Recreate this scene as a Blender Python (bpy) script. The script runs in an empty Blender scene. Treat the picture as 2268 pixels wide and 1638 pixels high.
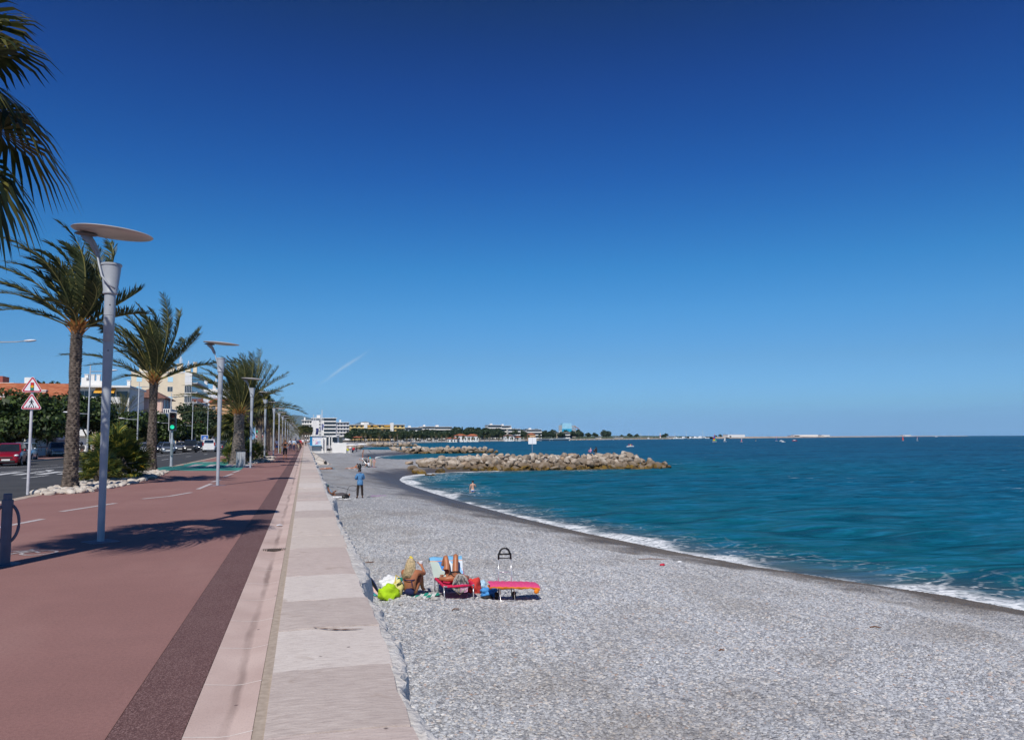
import bpy, bmesh, math, random
import numpy as np
from mathutils import Vector, Matrix, Euler
sc = bpy.context.scene
C = sc.collection
R = math.radians
rnd = random.Random(7)

# ------------------------------------------------------------------ camera
AX = ((0.96763881, 0.0171198, 0.25175792), (-0.25229783, 0.08373203, 0.9640201), (-0.00457637, -0.99634124, 0.08534165))
CAMZ = 1.7
cam = bpy.data.cameras.new("camera")
cam.sensor_width = 36.0; cam.lens = 36.0 * 1750 / 2268
cam.clip_start = 0.1; cam.clip_end = 60000
co = bpy.data.objects.new("camera", cam); C.objects.link(co)
right = Vector([a[0] for a in AX]); down = Vector([a[1] for a in AX]); fwd = Vector([a[2] for a in AX])
mw = Matrix((right, -down, -fwd)).transposed().to_4x4(); mw.translation = (0, 0, CAMZ)
co.matrix_world = mw
sc.camera = co

def P(px, py, z=0.0):
    """ground point at height z seen at a pixel of the 2268-wide photo (used to measure the place)"""
    u, v = (px - 1134) / 1750, (py - 819) / 1750
    r = right * u + down * v + fwd
    t = (z - CAMZ) / r.z
    return Vector((r.x * t, r.y * t, z))
def HZ(px, py, dist):
    """point at a given forward distance along the ray of a pixel"""
    u, v = (px - 1134) / 1750, (py - 819) / 1750
    r = right * u + down * v + fwd
    return Vector((0, 0, CAMZ)) + r * dist

# ------------------------------------------------------------------ sky, sun, exposure
SUN = Vector((-0.40, -0.93, 1.0)).normalized()
el = math.asin(SUN.z); az = math.atan2(SUN.x, SUN.y)
w = bpy.data.worlds.new("World"); sc.world = w; w.use_nodes = True
wn = w.node_tree.nodes; wl = w.node_tree.links
bg = wn["Background"]
sky = wn.new("ShaderNodeTexSky"); sky.sky_type = 'NISHITA'; sky.sun_disc = False
sky.sun_elevation = el; sky.sun_rotation = az; sky.air_density = 1.0; sky.dust_density = 0.6; sky.ozone_density = 2.5; sky.altitude = 0
gm = wn.new("ShaderNodeGamma"); gm.inputs[1].default_value = 1.0
tc = wn.new("ShaderNodeTexCoord"); sx = wn.new("ShaderNodeSeparateXYZ"); wl.new(tc.outputs['Generated'], sx.inputs[0])
cr = wn.new("ShaderNodeValToRGB"); wl.new(sx.outputs[2], cr.inputs[0])   # darker, polarised blue towards the zenith
def ramp(node, stops, interp='LINEAR'):
    e = node.color_ramp.elements; node.color_ramp.interpolation = interp
    while len(e) > 1: e.remove(e[-1])
    e[0].position = stops[0][0]; e[0].color = tuple(stops[0][1]) + (1,)
    for p, c in stops[1:]:
        n = e.new(p); n.color = tuple(c) + (1,)
SKYSTOPS = [(0.0, (0.51, 1.02, 2.15)), (0.0047, (0.48, 0.95, 2.0)), (0.0161, (0.41, 0.80, 1.68)), (0.0388, (0.385, 0.745, 1.30)), (0.0956, (0.325, 0.64, 1.01)), (0.1521, (0.246, 0.648, 1.015)), (0.2077, (0.157, 0.596, 0.981)), (0.2618, (0.11, 0.492, 0.93)),
            (0.314, (0.079, 0.392, 0.875)), (0.3641, (0.064, 0.320, 0.796)), (0.4116, (0.060, 0.265, 0.72)), (0.4564, (0.054, 0.220, 0.601)), (0.4984, (0.058, 0.19, 0.47)), (1.0, (0.14, 0.26, 0.50))]
ramp(cr, SKYSTOPS)
mx = wn.new("ShaderNodeMix"); mx.data_type = 'RGBA'; mx.blend_type = 'MULTIPLY'; mx.inputs[0].default_value = 1
wl.new(sky.outputs[0], mx.inputs[6]); wl.new(cr.outputs[0], mx.inputs[7]); # one thin wisp of high cloud
def sdir(px, py): return (HZ(px, py, 1.0) - Vector((0, 0, CAMZ))).normalized()
A_, B_ = sdir(705, 852), sdir(815, 778); n_ = A_.cross(B_).normalized(); m_ = (A_ + B_).normalized(); l_ = (B_ - A_).normalized()
def wmath(op, a, b=None):
    q = wn.new("ShaderNodeMath"); q.operation = op
    for i, x in enumerate((a, b)):
        if x is None: continue
        if isinstance(x, (int, float)): q.inputs[i].default_value = x
        else: wl.new(x, q.inputs[i])
    return q.outputs[0]
def wdot(v):
    q = wn.new("ShaderNodeVectorMath"); q.operation = 'DOT_PRODUCT'; wl.new(tc.outputs['Generated'], q.inputs[0]); q.inputs[1].default_value = v; return q.outputs['Value']
wz = wn.new("ShaderNodeTexNoise"); wz.inputs['Scale'].default_value = 60; wz.inputs['Detail'].default_value = 5; wl.new(tc.outputs['Generated'], wz.inputs[0])
dist = wmath('ADD', wdot(n_), wmath('MULTIPLY', wmath('SUBTRACT', wz.outputs[0], 0.5), 0.004))
g1 = wmath('POWER', 2.718, wmath('MULTIPLY', wmath('POWER', wmath('ABSOLUTE', wmath('DIVIDE', dist, 0.0016)), 2.0), -1.0)); g2 = wmath('POWER', 2.718, wmath('MULTIPLY', wmath('POWER', wmath('ABSOLUTE', wmath('DIVIDE', wdot(l_), 0.032)), 4.0), -1.0))
wisp = wmath('MULTIPLY', wmath('MULTIPLY', g1, g2), wmath('MULTIPLY', wz.outputs[0], 0.5))
mw_ = wn.new("ShaderNodeMix"); mw_.data_type = 'RGBA'; wl.new(wisp, mw_.inputs[0]); wl.new(mx.outputs[2], mw_.inputs[6]); mw_.inputs[7].default_value = (6.5, 7.5, 8.5, 1)
wl.new(mw_.outputs[2], bg.inputs[0])
bg.inputs[1].default_value = 0.1
sl = bpy.data.lights.new("sun", 'SUN'); sl.energy = 4.2; sl.angle = R(0.5); sl.color = (1.0, 0.955, 0.88)
so = bpy.data.objects.new("sun", sl); C.objects.link(so)
so.rotation_euler = SUN.to_track_quat('Z', 'Y').to_euler()
sc.view_settings.view_transform = 'Standard'; sc.view_settings.look = 'None'; sc.view_settings.gamma = 1
sc.view_settings.exposure = 0.0
try: sc.cycles.use_denoising = True
except Exception: pass
sc.cycles.max_bounces = 6; sc.cycles.transparent_max_bounces = 12
sc.cycles.sample_clamp_indirect = 4

# ------------------------------------------------------------------ helpers
class MB:
    """collects shapes into one mesh"""
    def __init__(s): s.v = []; s.f = []; s.m = []; s.cur = 0
    def add(s, vs, fs):
        n = len(s.v); s.v += [tuple(v) for v in vs]
        s.f += [tuple(i + n for i in f) for f in fs]; s.m += [s.cur] * len(fs); return s
    def box(s, c, d, rz=0, tilt=None):
        cx, cy, cz = c; a, b, h = d[0] / 2, d[1] / 2, d[2] / 2
        m = Matrix.Rotation(rz, 3, 'Z')
        if tilt: m = m @ Euler(tilt).to_matrix()
        vs = []
        for z in (-h, h):
            for x, y in ((-a, -b), (a, -b), (a, b), (-a, b)):
                p = m @ Vector((x, y, z)); vs.append((p.x + cx, p.y + cy, p.z + cz))
        return s.add(vs, [(3, 2, 1, 0), (4, 5, 6, 7), (0, 1, 5, 4), (1, 2, 6, 5), (2, 3, 7, 6), (3, 0, 4, 7)])
    def bb(s, x0, x1, y0, y1, z0, z1): return s.box(((x0 + x1) / 2, (y0 + y1) / 2, (z0 + z1) / 2), (x1 - x0, y1 - y0, z1 - z0))
    def quad(s, a, b, c, d): return s.add([a, b, c, d], [(0, 1, 2, 3)])
    def tube(s, pts, r, n=8, cap=True, flat=1.0):
        pts = [Vector(p) for p in pts]; k = len(pts)
        rs = r if isinstance(r, (list, tuple)) else [r] * k
        vs = []; up = None
        for i, p in enumerate(pts):
            t = (pts[min(i + 1, k - 1)] - pts[max(i - 1, 0)])
            t = t.normalized() if t.length > 1e-9 else Vector((0, 0, 1))
            if up is None:
                up = Vector((0, 0, 1)) if abs(t.z) < 0.9 else Vector((1, 0, 0))
            a = t.cross(up)
            if a.length < 1e-6: a = t.orthogonal()
            a.normalize(); b = t.cross(a).normalized(); up = -b if False else up
            for j in range(n):
                q = 2 * math.pi * j / n
                vs.append(p + a * math.cos(q) * rs[i] + b * math.sin(q) * rs[i] * flat)
        fs = []
        for i in range(k - 1):
            for j in range(n):
                fs.append((i * n + j, i * n + (j + 1) % n, (i + 1) * n + (j + 1) % n, (i + 1) * n + j))
        if cap: fs.append(tuple(range(n))[::-1]); fs.append(tuple(range((k - 1) * n, k * n)))
        return s.add(vs, fs)
    def lathe(s, prof, n=16, c=(0, 0, 0), m=None):
        vs = []; k = len(prof); c = Vector(c)
        for r, z in prof:
            for j in range(n):
                q = 2 * math.pi * j / n; p = Vector((r * math.cos(q), r * math.sin(q), z))
                vs.append((m @ p if m else p) + c)
        fs = [(i * n + j, i * n + (j + 1) % n, (i + 1) * n + (j + 1) % n, (i + 1) * n + j) for i in range(k - 1) for j in range(n)]
        fs.append(tuple(range(n))[::-1]); fs.append(tuple(range((k - 1) * n, k * n)))
        return s.add(vs, fs)
    def ball(s, c, r, nu=10, nv=7, m=None):
        rx, ry, rz = (r, r, r) if not isinstance(r, (tuple, list)) else r
        vs = []; c = Vector(c)
        for i in range(nv + 1):
            t = math.pi * i / nv
            for j in range(nu):
                q = 2 * math.pi * j / nu
                p = Vector((rx * math.sin(t) * math.cos(q), ry * math.sin(t) * math.sin(q), -rz * math.cos(t)))
                vs.append((m @ p if m else p) + c)
        fs = [(i * nu + j, i * nu + (j + 1) % nu, (i + 1) * nu + (j + 1) % nu, (i + 1) * nu + j) for i in range(nv) for j in range(nu)]
        return s.add(vs, fs)
    def prism(s, poly, vec):
        n = len(poly); a = [Vector(p) for p in poly]; v = Vector(vec)
        return s.add(a + [p + v for p in a], [tuple(range(n))[::-1], tuple(range(n, 2 * n))] + [(i, (i + 1) % n, n + (i + 1) % n, n + i) for i in range(n)])
    def grid(s, rows):
        n = len(rows[0]); vs = [p for r in rows for p in r]
        return s.add(vs, [(i * n + j, i * n + j + 1, (i + 1) * n + j + 1, (i + 1) * n + j) for i in range(len(rows) - 1) for j in range(n - 1)])
    def build(s, name, mat, parent=None, smooth=False, bevel=0, fixn=True, loc=None):
        me = bpy.data.meshes.new(name); me.from_pydata(s.v, [], s.f)
        for mt in (mat if isinstance(mat, (list, tuple)) else [mat]): me.materials.append(mt)
        if isinstance(mat, (list, tuple)): me.polygons.foreach_set('material_index', s.m)
        if fixn or bevel:
            bm = bmesh.new(); bm.from_mesh(me)
            if bevel:
                bmesh.ops.remove_doubles(bm, verts=bm.verts, dist=1e-5)
                es = [e for e in bm.edges if len(e.link_faces) == 2 and e.calc_face_angle(0) > 0.6]
                bmesh.ops.bevel(bm, geom=es, offset=bevel, segments=2, affect='EDGES', clamp_overlap=True)
            bmesh.ops.recalc_face_normals(bm, faces=bm.faces); bm.to_mesh(me); bm.free()
        if smooth: me.polygons.foreach_set('use_smooth', [True] * len(me.polygons))
        if smooth == 'auto':
            me.set_sharp_from_angle(angle=R(40))
        o = bpy.data.objects.new(name, me); C.objects.link(o)
        if parent: o.parent = parent
        if loc is not None: o.location = loc
        return o

def tag(o, label, cat, group=None, kind=None):
    if label: o['label'] = label
    if cat: o['category'] = cat
    if group: o['group'] = group
    if kind: o['kind'] = kind
    return o
def thing(name, label, cat, loc=(0, 0, 0), rz=0, group=None):
    o = bpy.data.objects.new(name, None); o.empty_display_size = 0.2; C.objects.link(o)
    o.location = loc; o.rotation_euler = (0, 0, rz)
    return tag(o, label, cat, group)
def struct(o, kind='structure'):
    o['kind'] = kind; return o
def dup(root, loc, rz=0, label=None, group=None, scale=None):
    """copy a thing with its parts and their sub-parts"""
    def cp(o, par):
        c = o.copy(); C.objects.link(c)
        if par: c.parent = par
        for ch in kids.get(o.name, ()): cp(ch, c)
        return c
    kids = {}
    def collect(o):
        kids[o.name] = list(o.children)
        for ch in o.children: collect(ch)
    collect(root)
    r = cp(root, None)
    r.location = loc; r.rotation_euler = (0, 0, rz)
    if scale: r.scale = (scale, scale, scale)
    if label: r['label'] = label
    if group: r['group'] = group
    return r

# ------------------------------------------------------------------ materials
def newmat(name):
    m = bpy.data.materials.new(name); m.use_nodes = True
    nt = m.node_tree; return m, nt.nodes, nt.links, nt.nodes["Principled BSDF"]
_mc = {}
def M(name, col, rough=0.6, metal=0, var=0.12, scale=6, bump=0, bscale=None, spec=0.4, hue=None, emit=0, alpha=None, coat=0, obj=True):
    """simple weathered material: base colour broken up by two noises"""
    if name in _mc: return _mc[name]
    m, n, l, b = newmat(name)
    b.inputs['Roughness'].default_value = rough; b.inputs['Metallic'].default_value = metal
    b.inputs['Specular IOR Level'].default_value = spec
    if coat: b.inputs['Coat Weight'].default_value = coat; b.inputs['Coat Roughness'].default_value = 0.08
    t = n.new("ShaderNodeTexCoord"); nz = n.new("ShaderNodeTexNoise"); nz.inputs['Scale'].default_value = scale; nz.inputs['Detail'].default_value = 5
    l.new(t.outputs['Object'] if obj else t.outputs['Generated'], nz.inputs[0])
    r = n.new("ShaderNodeValToRGB"); d = hue or col
    ramp(r, [(0.3, [c * (1 - var) for c in col]), (0.7, [min(1, c * (1 + var)) for c in d])])
    l.new(nz.outputs[0], r.inputs[0]); l.new(r.outputs[0], b.inputs['Base Color'])
    if bump:
        nb = n.new("ShaderNodeTexNoise"); nb.inputs['Scale'].default_value = bscale or scale * 4; nb.inputs['Detail'].default_value = 4
        l.new(t.outputs['Object'], nb.inputs[0])
        bp = n.new("ShaderNodeBump"); bp.inputs['Strength'].default_value = bump; bp.inputs['Distance'].default_value = 0.03
        l.new(nb.outputs[0], bp.inputs['Height']); l.new(bp.outputs[0], b.inputs['Normal'])
    if emit:
        b.inputs['Emission Color'].default_value = tuple(col) + (1,); b.inputs['Emission Strength'].default_value = emit
    _mc[name] = m; return m
def srgb(r, g, b):
    f = lambda c: (c / 255 / 12.92) if c <= 10 else ((c / 255 + 0.055) / 1.055) ** 2.4
    return (f(r), f(g), f(b))
class NT:
    """tiny node helper"""
    def __init__(s, name): s.m, s.n, s.l, s.b = newmat(name); s.geo = s.n.new("ShaderNodeNewGeometry"); s.pos = s.geo.outputs['Position']
    def map(s, scale=(1, 1, 1), rz=0):
        mp = s.n.new("ShaderNodeMapping"); mp.inputs['Scale'].default_value = scale; mp.inputs['Rotation'].default_value = (0, 0, rz)
        s.l.new(s.pos, mp.inputs[0]); return mp.outputs[0]
    def noise(s, sc_, vec=None, det=4, out=0, dist=0):
        q = s.n.new("ShaderNodeTexNoise"); q.inputs['Scale'].default_value = sc_; q.inputs['Detail'].default_value = det; q.inputs['Distortion'].default_value = dist
        s.l.new(vec if vec is not None else s.pos, q.inputs[0]); return q.outputs[out]
    def voro(s, sc_, vec=None, out='Color', feat='F1', rndm=1.0):
        q = s.n.new("ShaderNodeTexVoronoi"); q.feature = feat; q.inputs['Scale'].default_value = sc_; q.inputs['Randomness'].default_value = rndm
        s.l.new(vec if vec is not None else s.pos, q.inputs[0]); return q.outputs[out]
    def ramp(s, x, stops, interp='LINEAR'):
        q = s.n.new("ShaderNodeValToRGB"); ramp(q, stops, interp); s.l.new(x, q.inputs[0]); return q.outputs[0]
    def f(s, x, a, b, c=0.0, d=1.0):
        q = s.n.new("ShaderNodeMapRange"); s.l.new(x, q.inputs[0])
        for i, v in enumerate((a, b, c, d)): q.inputs[i + 1].default_value = v
        return q.outputs[0]
    def math(s, op, a, b=None):
        q = s.n.new("ShaderNodeMath"); q.operation = op
        for i, x in enumerate((a, b)):
            if x is None: continue
            if isinstance(x, (int, float)): q.inputs[i].default_value = x
            else: s.l.new(x, q.inputs[i])
        return q.outputs[0]
    def mix(s, fac, a, b, blend='MIX'):
        q = s.n.new("ShaderNodeMix"); q.data_type = 'RGBA'; q.blend_type = blend
        for i, x in ((0, fac), (6, a), (7, b)):
            if isinstance(x, (int, float)): q.inputs[i].default_value = x
            elif isinstance(x, (tuple, list)): q.inputs[i].default_value = tuple(x) + (1,)
            else: s.l.new(x, q.inputs[i])
        return q.outputs[2]
    def attr(s, name, out='Fac', typ='GEOMETRY'):
        q = s.n.new("ShaderNodeAttribute"); q.attribute_name = name; q.attribute_type = typ; return q.outputs[out]
    def bump(s, h, strength, dist, prev=None):
        q = s.n.new("ShaderNodeBump"); q.inputs['Strength'].default_value = strength; q.inputs['Distance'].default_value = dist
        s.l.new(h, q.inputs['Height'])
        if prev is not None: s.l.new(prev, q.inputs['Normal'])
        return q.outputs[0]
    def set(s, **k):
        for a, v in k.items():
            key = {'col': 'Base Color', 'rough': 'Roughness', 'spec': 'Specular IOR Level', 'nor': 'Normal', 'ior': 'IOR', 'sss': 'Subsurface Weight', 'alpha': 'Alpha', 'trans': 'Transmission Weight'}[a]
            if isinstance(v, (int, float)): s.b.inputs[key].default_value = v
            elif isinstance(v, tuple): s.b.inputs[key].default_value = v + (1,)
            else: s.l.new(v, s.b.inputs[key])
        return s.m
# ------------------------------------------------------------------ ground materials
q = NT("pink asphalt")
c = q.ramp(q.noise(0.35, det=6), [(0.3, (0.258, 0.124, 0.112)), (0.55, (0.298, 0.148, 0.134)), (0.75, (0.335, 0.176, 0.158))])
c = q.mix(q.f(q.noise(3.0, det=5), 0.35, 0.75), c, q.mix(0.5, c, (0.23, 0.115, 0.105)))
c = q.mix(q.f(q.noise(0.9, vec=q.map((1, 0.25, 1)), det=6), 0.55, 0.75, 0, 0.5), c, (0.37, 0.215, 0.19))
c = q.mix(q.f(q.noise(140, det=2), 0.4, 0.7), c, q.mix(0.5, c, (0.42, 0.27, 0.23)))
c = q.mix(q.f(q.noise(34, det=3), 0.40, 0.66, 0, 0.45), c, q.mix(0.6, c, (0.16, 0.08, 0.075)))
c = q.mix(q.f(q.noise(0.23, vec=q.map((1, 0.4, 1)), det=7, dist=1.0), 0.60, 0.70, 0, 0.35), c, q.mix(0.6, c, (0.15, 0.09, 0.085)))
c = q.mix(q.f(q.voro(0.62, out='Distance'), 0.045, 0.02), c, (0.10, 0.075, 0.075))
c = q.mix(q.f(q.voro(1.9, out='Distance'), 0.02, 0.014), c, (0.09, 0.07, 0.07))
m_prom = q.set(col=c, rough=0.85, spec=0.25, nor=q.bump(q.noise(160, det=2), 0.35, 0.004))
q = NT("brown exposed aggregate")
c = q.ramp(q.voro(150), [(0.2, (0.085, 0.042, 0.040)), (0.6, (0.145, 0.072, 0.068)), (0.9, (0.33, 0.21, 0.195))])
c = q.mix(q.f(q.noise(1.2, det=4), 0.3, 0.7), c, q.mix(0.25, c, (0.22, 0.14, 0.13)))
m_band = q.set(col=c, rough=0.8, spec=0.25, nor=q.bump(q.noise(200, det=2), 0.4, 0.004))
q = NT("pink concrete gutter")
c = q.ramp(q.noise(1.4, det=7), [(0.3, (0.53, 0.39, 0.345)), (0.7, (0.66, 0.51, 0.455))])
c = q.mix(q.f(q.noise(90, det=2), 0.5, 0.75), c, q.mix(0.4, c, (0.35, 0.26, 0.24)))
c = q.mix(q.f(q.voro(3.1, out='Distance'), 0.05, 0.03), c, (0.17, 0.12, 0.12))
sgx = q.n.new("ShaderNodeSeparateXYZ"); q.l.new(q.pos, sgx.inputs[0])
gx = q.math('ADD', sgx.outputs[0], q.f(q.noise(2.5, vec=q.map((1, 0.3, 1)), det=4), 0.3, 0.7, -0.03, 0.03))
c = q.mix(q.math('MULTIPLY', q.math('MULTIPLY', q.f(gx, -0.47, -0.44), q.f(gx, -0.385, -0.415)), q.f(q.noise(1.3, vec=q.map((1, 0.5, 1)), det=6), 0.35, 0.65, 0.1, 0.75)), c, (0.24, 0.17, 0.15))
m_gut = q.set(col=c, rough=0.85, spec=0.2, nor=q.bump(q.noise(120, det=3), 0.3, 0.004))
q = NT("asphalt")
c = q.ramp(q.noise(0.5, det=6), [(0.3, (0.045, 0.046, 0.05)), (0.7, (0.075, 0.075, 0.078))])
c = q.mix(q.f(q.noise(60, det=2), 0.45, 0.7), c, (0.085, 0.085, 0.088))
m_road = q.set(col=c, rough=0.85, spec=0.25)
def stone_slab(name, a, b, d):
    q = NT(name)
    v = q.map((3.5, 13, 6))
    c = q.ramp(q.noise(2.2, vec=v, det=7), [(0.28, d), (0.48, a), (0.72, b)])
    c = q.mix(q.f(q.noise(1.1, det=5), 0.35, 0.7), c, q.mix(0.4, c, d))
    c = q.mix(q.f(q.voro(2.3, out='Distance'), 0.05, 0.03), c, (0.16, 0.12, 0.11))
    c = q.mix(q.f(q.noise(55, det=3), 0.55, 0.72, 0, 0.6), c, q.mix(0.5, c, (0.30, 0.24, 0.22)))
    c = q.mix(q.f(q.noise(2.6, det=7, dist=1.5), 0.62, 0.72, 0, 0.5), c, (0.36, 0.27, 0.22))
    h = q.noise(5, vec=v, det=6)
    return q.set(col=c, rough=0.75, spec=0.25, nor=q.bump(h, 0.5, 0.012))
m_slab = [stone_slab("coping white", (0.68, 0.60, 0.55), (0.76, 0.685, 0.63), (0.58, 0.505, 0.46)),
          stone_slab("coping grey", (0.54, 0.455, 0.41), (0.63, 0.54, 0.49), (0.46, 0.38, 0.345)),
          stone_slab("coping pink", (0.58, 0.475, 0.43), (0.65, 0.55, 0.50), (0.49, 0.40, 0.36)),
          stone_slab("coping cream", (0.63, 0.54, 0.48), (0.70, 0.61, 0.55), (0.54, 0.455, 0.405))]
q = NT("rough wall stone")
c = q.ramp(q.noise(3, det=8), [(0.3, (0.50, 0.475, 0.46)), (0.6, (0.66, 0.635, 0.61)), (0.8, (0.74, 0.72, 0.70))])
c = q.mix(q.f(q.noise(9, det=6), 0.55, 0.75, 0, 0.7), c, (0.40, 0.355, 0.325))
m_wall = q.set(col=c, rough=0.85, spec=0.2, nor=q.bump(q.noise(14, det=6), 0.9, 0.04))
q = NT("sand joint"); m_joint = q.set(col=q.ramp(q.noise(20), [(0.3, (0.36, 0.285, 0.225)), (0.7, (0.50, 0.41, 0.33))]), rough=0.9)
q = NT("road paint"); m_paint = q.set(col=q.ramp(q.noise(12, det=5), [(0.3, (0.42, 0.36, 0.36)), (0.6, (0.6, 0.545, 0.54))]), rough=0.7)
q = NT("road paint white"); m_paint2 = q.set(col=q.ramp(q.noise(6, det=5), [(0.3, (0.5, 0.5, 0.5)), (0.6, (0.72, 0.72, 0.72))]), rough=0.7)
q = NT("green paint"); m_green = q.set(col=q.ramp(q.noise(1.5, det=6), [(0.3, (0.028, 0.20, 0.165)), (0.7, (0.055, 0.30, 0.25))]), rough=0.7)
q = NT("kerb stone"); m_kerb = q.set(col=q.ramp(q.noise(2.5, det=6), [(0.3, (0.40, 0.30, 0.235)), (0.7, (0.55, 0.44, 0.36))]), rough=0.85)

# ------------------------------------------------------------------ promenade, road, far pavement
YS = [-12, 0, 4, 8, 12, 16, 20, 26, 34, 44, 60, 80, 110, 150, 200, 260, 340, 450, 600]
def strip(name, x0, x1, z, mat, y0=-12, y1=600, t=0.0):
    ys = [y0] + [y for y in YS if y0 < y < y1] + [y1]
    b = MB(); b.grid([[(x0, y, z), (x1, y, z)] for y in ys])
    if t:
        b.grid([[(x0, y, z - t), (x0, y, z)] for y in ys])
    return struct(b.build(name, mat, fixn=True))
b = MB(); b.bb(-2600, 0.3, -300, 5200, -1.2, -0.40)
struct(b.build("ground", M("land soil", (0.20, 0.17, 0.14), 0.9, var=0.25, scale=0.05)))
strip("promenade", -7.86, -1.075, 0.0, m_prom)
strip("dark_band", -1.07, -0.655, 0.003, m_band)
GP = [(-0.65, 0.006), (-0.45, -0.016), (-0.40, -0.016), (-0.285, 0.0), (-0.27, 0.002)]
b = MB(); b.grid([[(x, y, z) for x, z in GP] for y in YS + [600]])      # shallow V-shaped gutter stones
struct(b.build("gutter", m_gut))
b = MB()
for y in range(-4, 240): b.grid([[(x + 0.002, y + o_ + 0.05 * (0.45 + x), z + 0.0015) for x, z in GP] for o_ in (0.0, 0.011)])
struct(b.build("gutter_joints", M("pale mortar", (0.78, 0.70, 0.65), 0.9, var=0.1, scale=9)))
b = MB(); b.grid([[(-0.268, y, -0.001), (-0.2, y, 0.0)] for y in (-12, 600)]); struct(b.build("sand_joint", m_joint))
b = MB(); b.bb(-22.3, -8.2, -60, 600, -0.5, -0.13); struct(b.build("road", m_road))
# kerb stones along the promenade, open at the crossing
b = MB()
y = -30.0
while y < 330:
    l = 1.0
    if not (46.2 < y + l / 2 < 52.6):
        b.bb(-8.2, -7.86, y + 0.005, y + l - 0.005, -0.35, 0.004)
    y += l
struct(b.build("kerb", m_kerb, bevel=0.012))
b = MB(); b.grid([[(-8.25, y, -0.12), (-7.86, y, -0.002)] for y in (46.2, 52.6)]); struct(b.build("kerb_ramp", m_prom))
b = MB(); b.bb(-22.6, -22.3, -60, 600, -0.3, 0.0); struct(b.build("far_kerb", m_kerb))
b = MB(); b.bb(-27.5, -22.6, -60, 600, -0.3, -0.002); struct(b.build("far_pavement", m_prom))

def flat(name, polys, mat, z, kind=None):
    b = MB()
    for p in polys: b.add([(v[0], v[1], z) for v in p], [tuple(range(len(p)))])
    o = struct(b.build(name, mat, fixn=False))
    for pl in o.data.polygons:
        pass
    bm = bmesh.new(); bm.from_mesh(o.data)
    for f in bm.faces:
        f.normal_update()
        if f.normal.z < 0: f.normal_flip()
    bm.to_mesh(o.data); bm.free()
    return o
def PX(pts, z=0.0): return [P(a, b_, z) for a, b_ in pts]
def seg(a, c, wd):
    a, c = Vector(a[:2]), Vector(c[:2]); n = (c - a).normalized(); n = Vector((-n.y, n.x)) * wd / 2
    return [a + n, c + n, c - n, a - n]
dashes = [((-40, 1175), (95, 1149)), ((135, 1132.5), (256, 1114)), ((315, 1104.5), (424, 1090)), ((438, 1083), (468, 1070.6)), ((469, 1067), (489, 1062)), ((495, 1055.8), (515, 1048.8)), ((516, 1046), (531.6, 1041))]
D = []
pts_curve = []
for a, c in dashes:
    A, B_ = P(*a), P(*c)
    if c[0] == 424:   # this one bends
        mid = P(375, 1098.5); D += [seg(A, mid, 0.15), seg(mid, B_, 0.15)]
    else: D.append(seg(A, B_, 0.15))
y = 62.0
while y < 240: D.append(seg((-4.2, y), (-4.2, y + 2.6), 0.14)); y += 5.2
flat("cycle_lane_dashes", D, m_paint, 0.005)
g1 = [(342, 1041), (343, 1037), (362, 1033.6), (385, 1031.8), (408, 1030.4), (404, 1026), (449, 1022.2), (505, 1022.2), (550, 1027.8), (530, 1041.6), (440, 1042)]
flat("green_crossing_surface", [PX(g1)], m_green, 0.004)
bars = [[(412, 1034), (425, 1034), (452, 1027.5), (432, 1027.5)], [(452, 1033.6), (470, 1033.6), (480, 1028.2), (467, 1028.2)],
        [(493, 1033.6), (512.5, 1033.6), (523.7, 1028.2), (503.5, 1028.2)], [(531.5, 1033.6), (550, 1033.6), (562, 1028.2), (544, 1028.2)], [(447, 1024), (475, 1024), (470, 1023.2), (450, 1023.2)]]
flat("crossing_bars", [PX(p) for p in bars], m_paint, 0.008)
# cycle symbols painted on the lane
def bike_symbol(c, s, rz):
    out = []; m = Matrix.Rotation(rz, 2)
    def L(a, c2, w=0.07): out.append([Vector(c) + m @ (v * s) for v in seg(a, c2, w)])
    for wx in (-0.55, 0.55):
        for k in range(14):
            a0, a1 = 2 * math.pi * k / 14, 2 * math.pi * (k + 1) / 14
            L((wx + 0.34 * math.cos(a0), 0.34 * math.sin(a0)), (wx + 0.34 * math.cos(a1), 0.34 * math.sin(a1)))
    for a, c2 in (((-0.55, 0), (-0.2, 0.5)), ((-0.2, 0.5), (0.35, 0.5)), ((0.35, 0.5), (-0.02, 0.02)), ((-0.02, 0.02), (-0.55, 0)), ((-0.02, 0.02), (-0.25, 0.62)), ((0.55, 0), (0.33, 0.68)), ((0.33, 0.68), (0.5, 0.72)), ((-0.38, 0.63), (-0.12, 0.63))): L(a, c2)
    return out
flat("cycle_symbol", bike_symbol(P(412, 1063.5)[:2], 1.0, R(12)) + bike_symbol(P(20, 1228)[:2], 0.7, R(12)), m_paint, 0.006)
Z = -0.126
rl = [seg(P(-60, 1037.5, Z), P(128, 1029.5, Z), 0.16), seg(P(-60, 1051, Z), P(168, 1030.5, Z), 0.14), seg(P(168, 1030.5, Z), P(340.6, 1010.4, Z), 0.14), seg(P(340.6, 1010.4, Z), P(445, 999.7, Z), 0.14),
      seg(P(50, 1058.7, Z), P(106.7, 1051.8, Z), 0.14), seg(P(357.4, 1018, Z), P(373, 1016, Z), 0.14), seg(P(411.8, 1010.9, Z), P(423, 1009.6, Z), 0.14), seg(P(451.6, 1005.7, Z), P(459.5, 1004.6, Z), 0.14),
      seg(P(58, 1047.6, Z), P(104, 1042.4, Z), 0.2), [P(100, 1040.6, Z), P(121, 1040.2, Z), P(107, 1044.2, Z)], seg(P(78, 1043.8, Z), P(90, 1043.2, Z), 0.3)]
for i in range(12): rl.append([(-9.2 - i * 1.05, 47.2), (-9.7 - i * 1.05, 47.2), (-9.7 - i * 1.05, 51.2), (-9.2 - i * 1.05, 51.2)])
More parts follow.
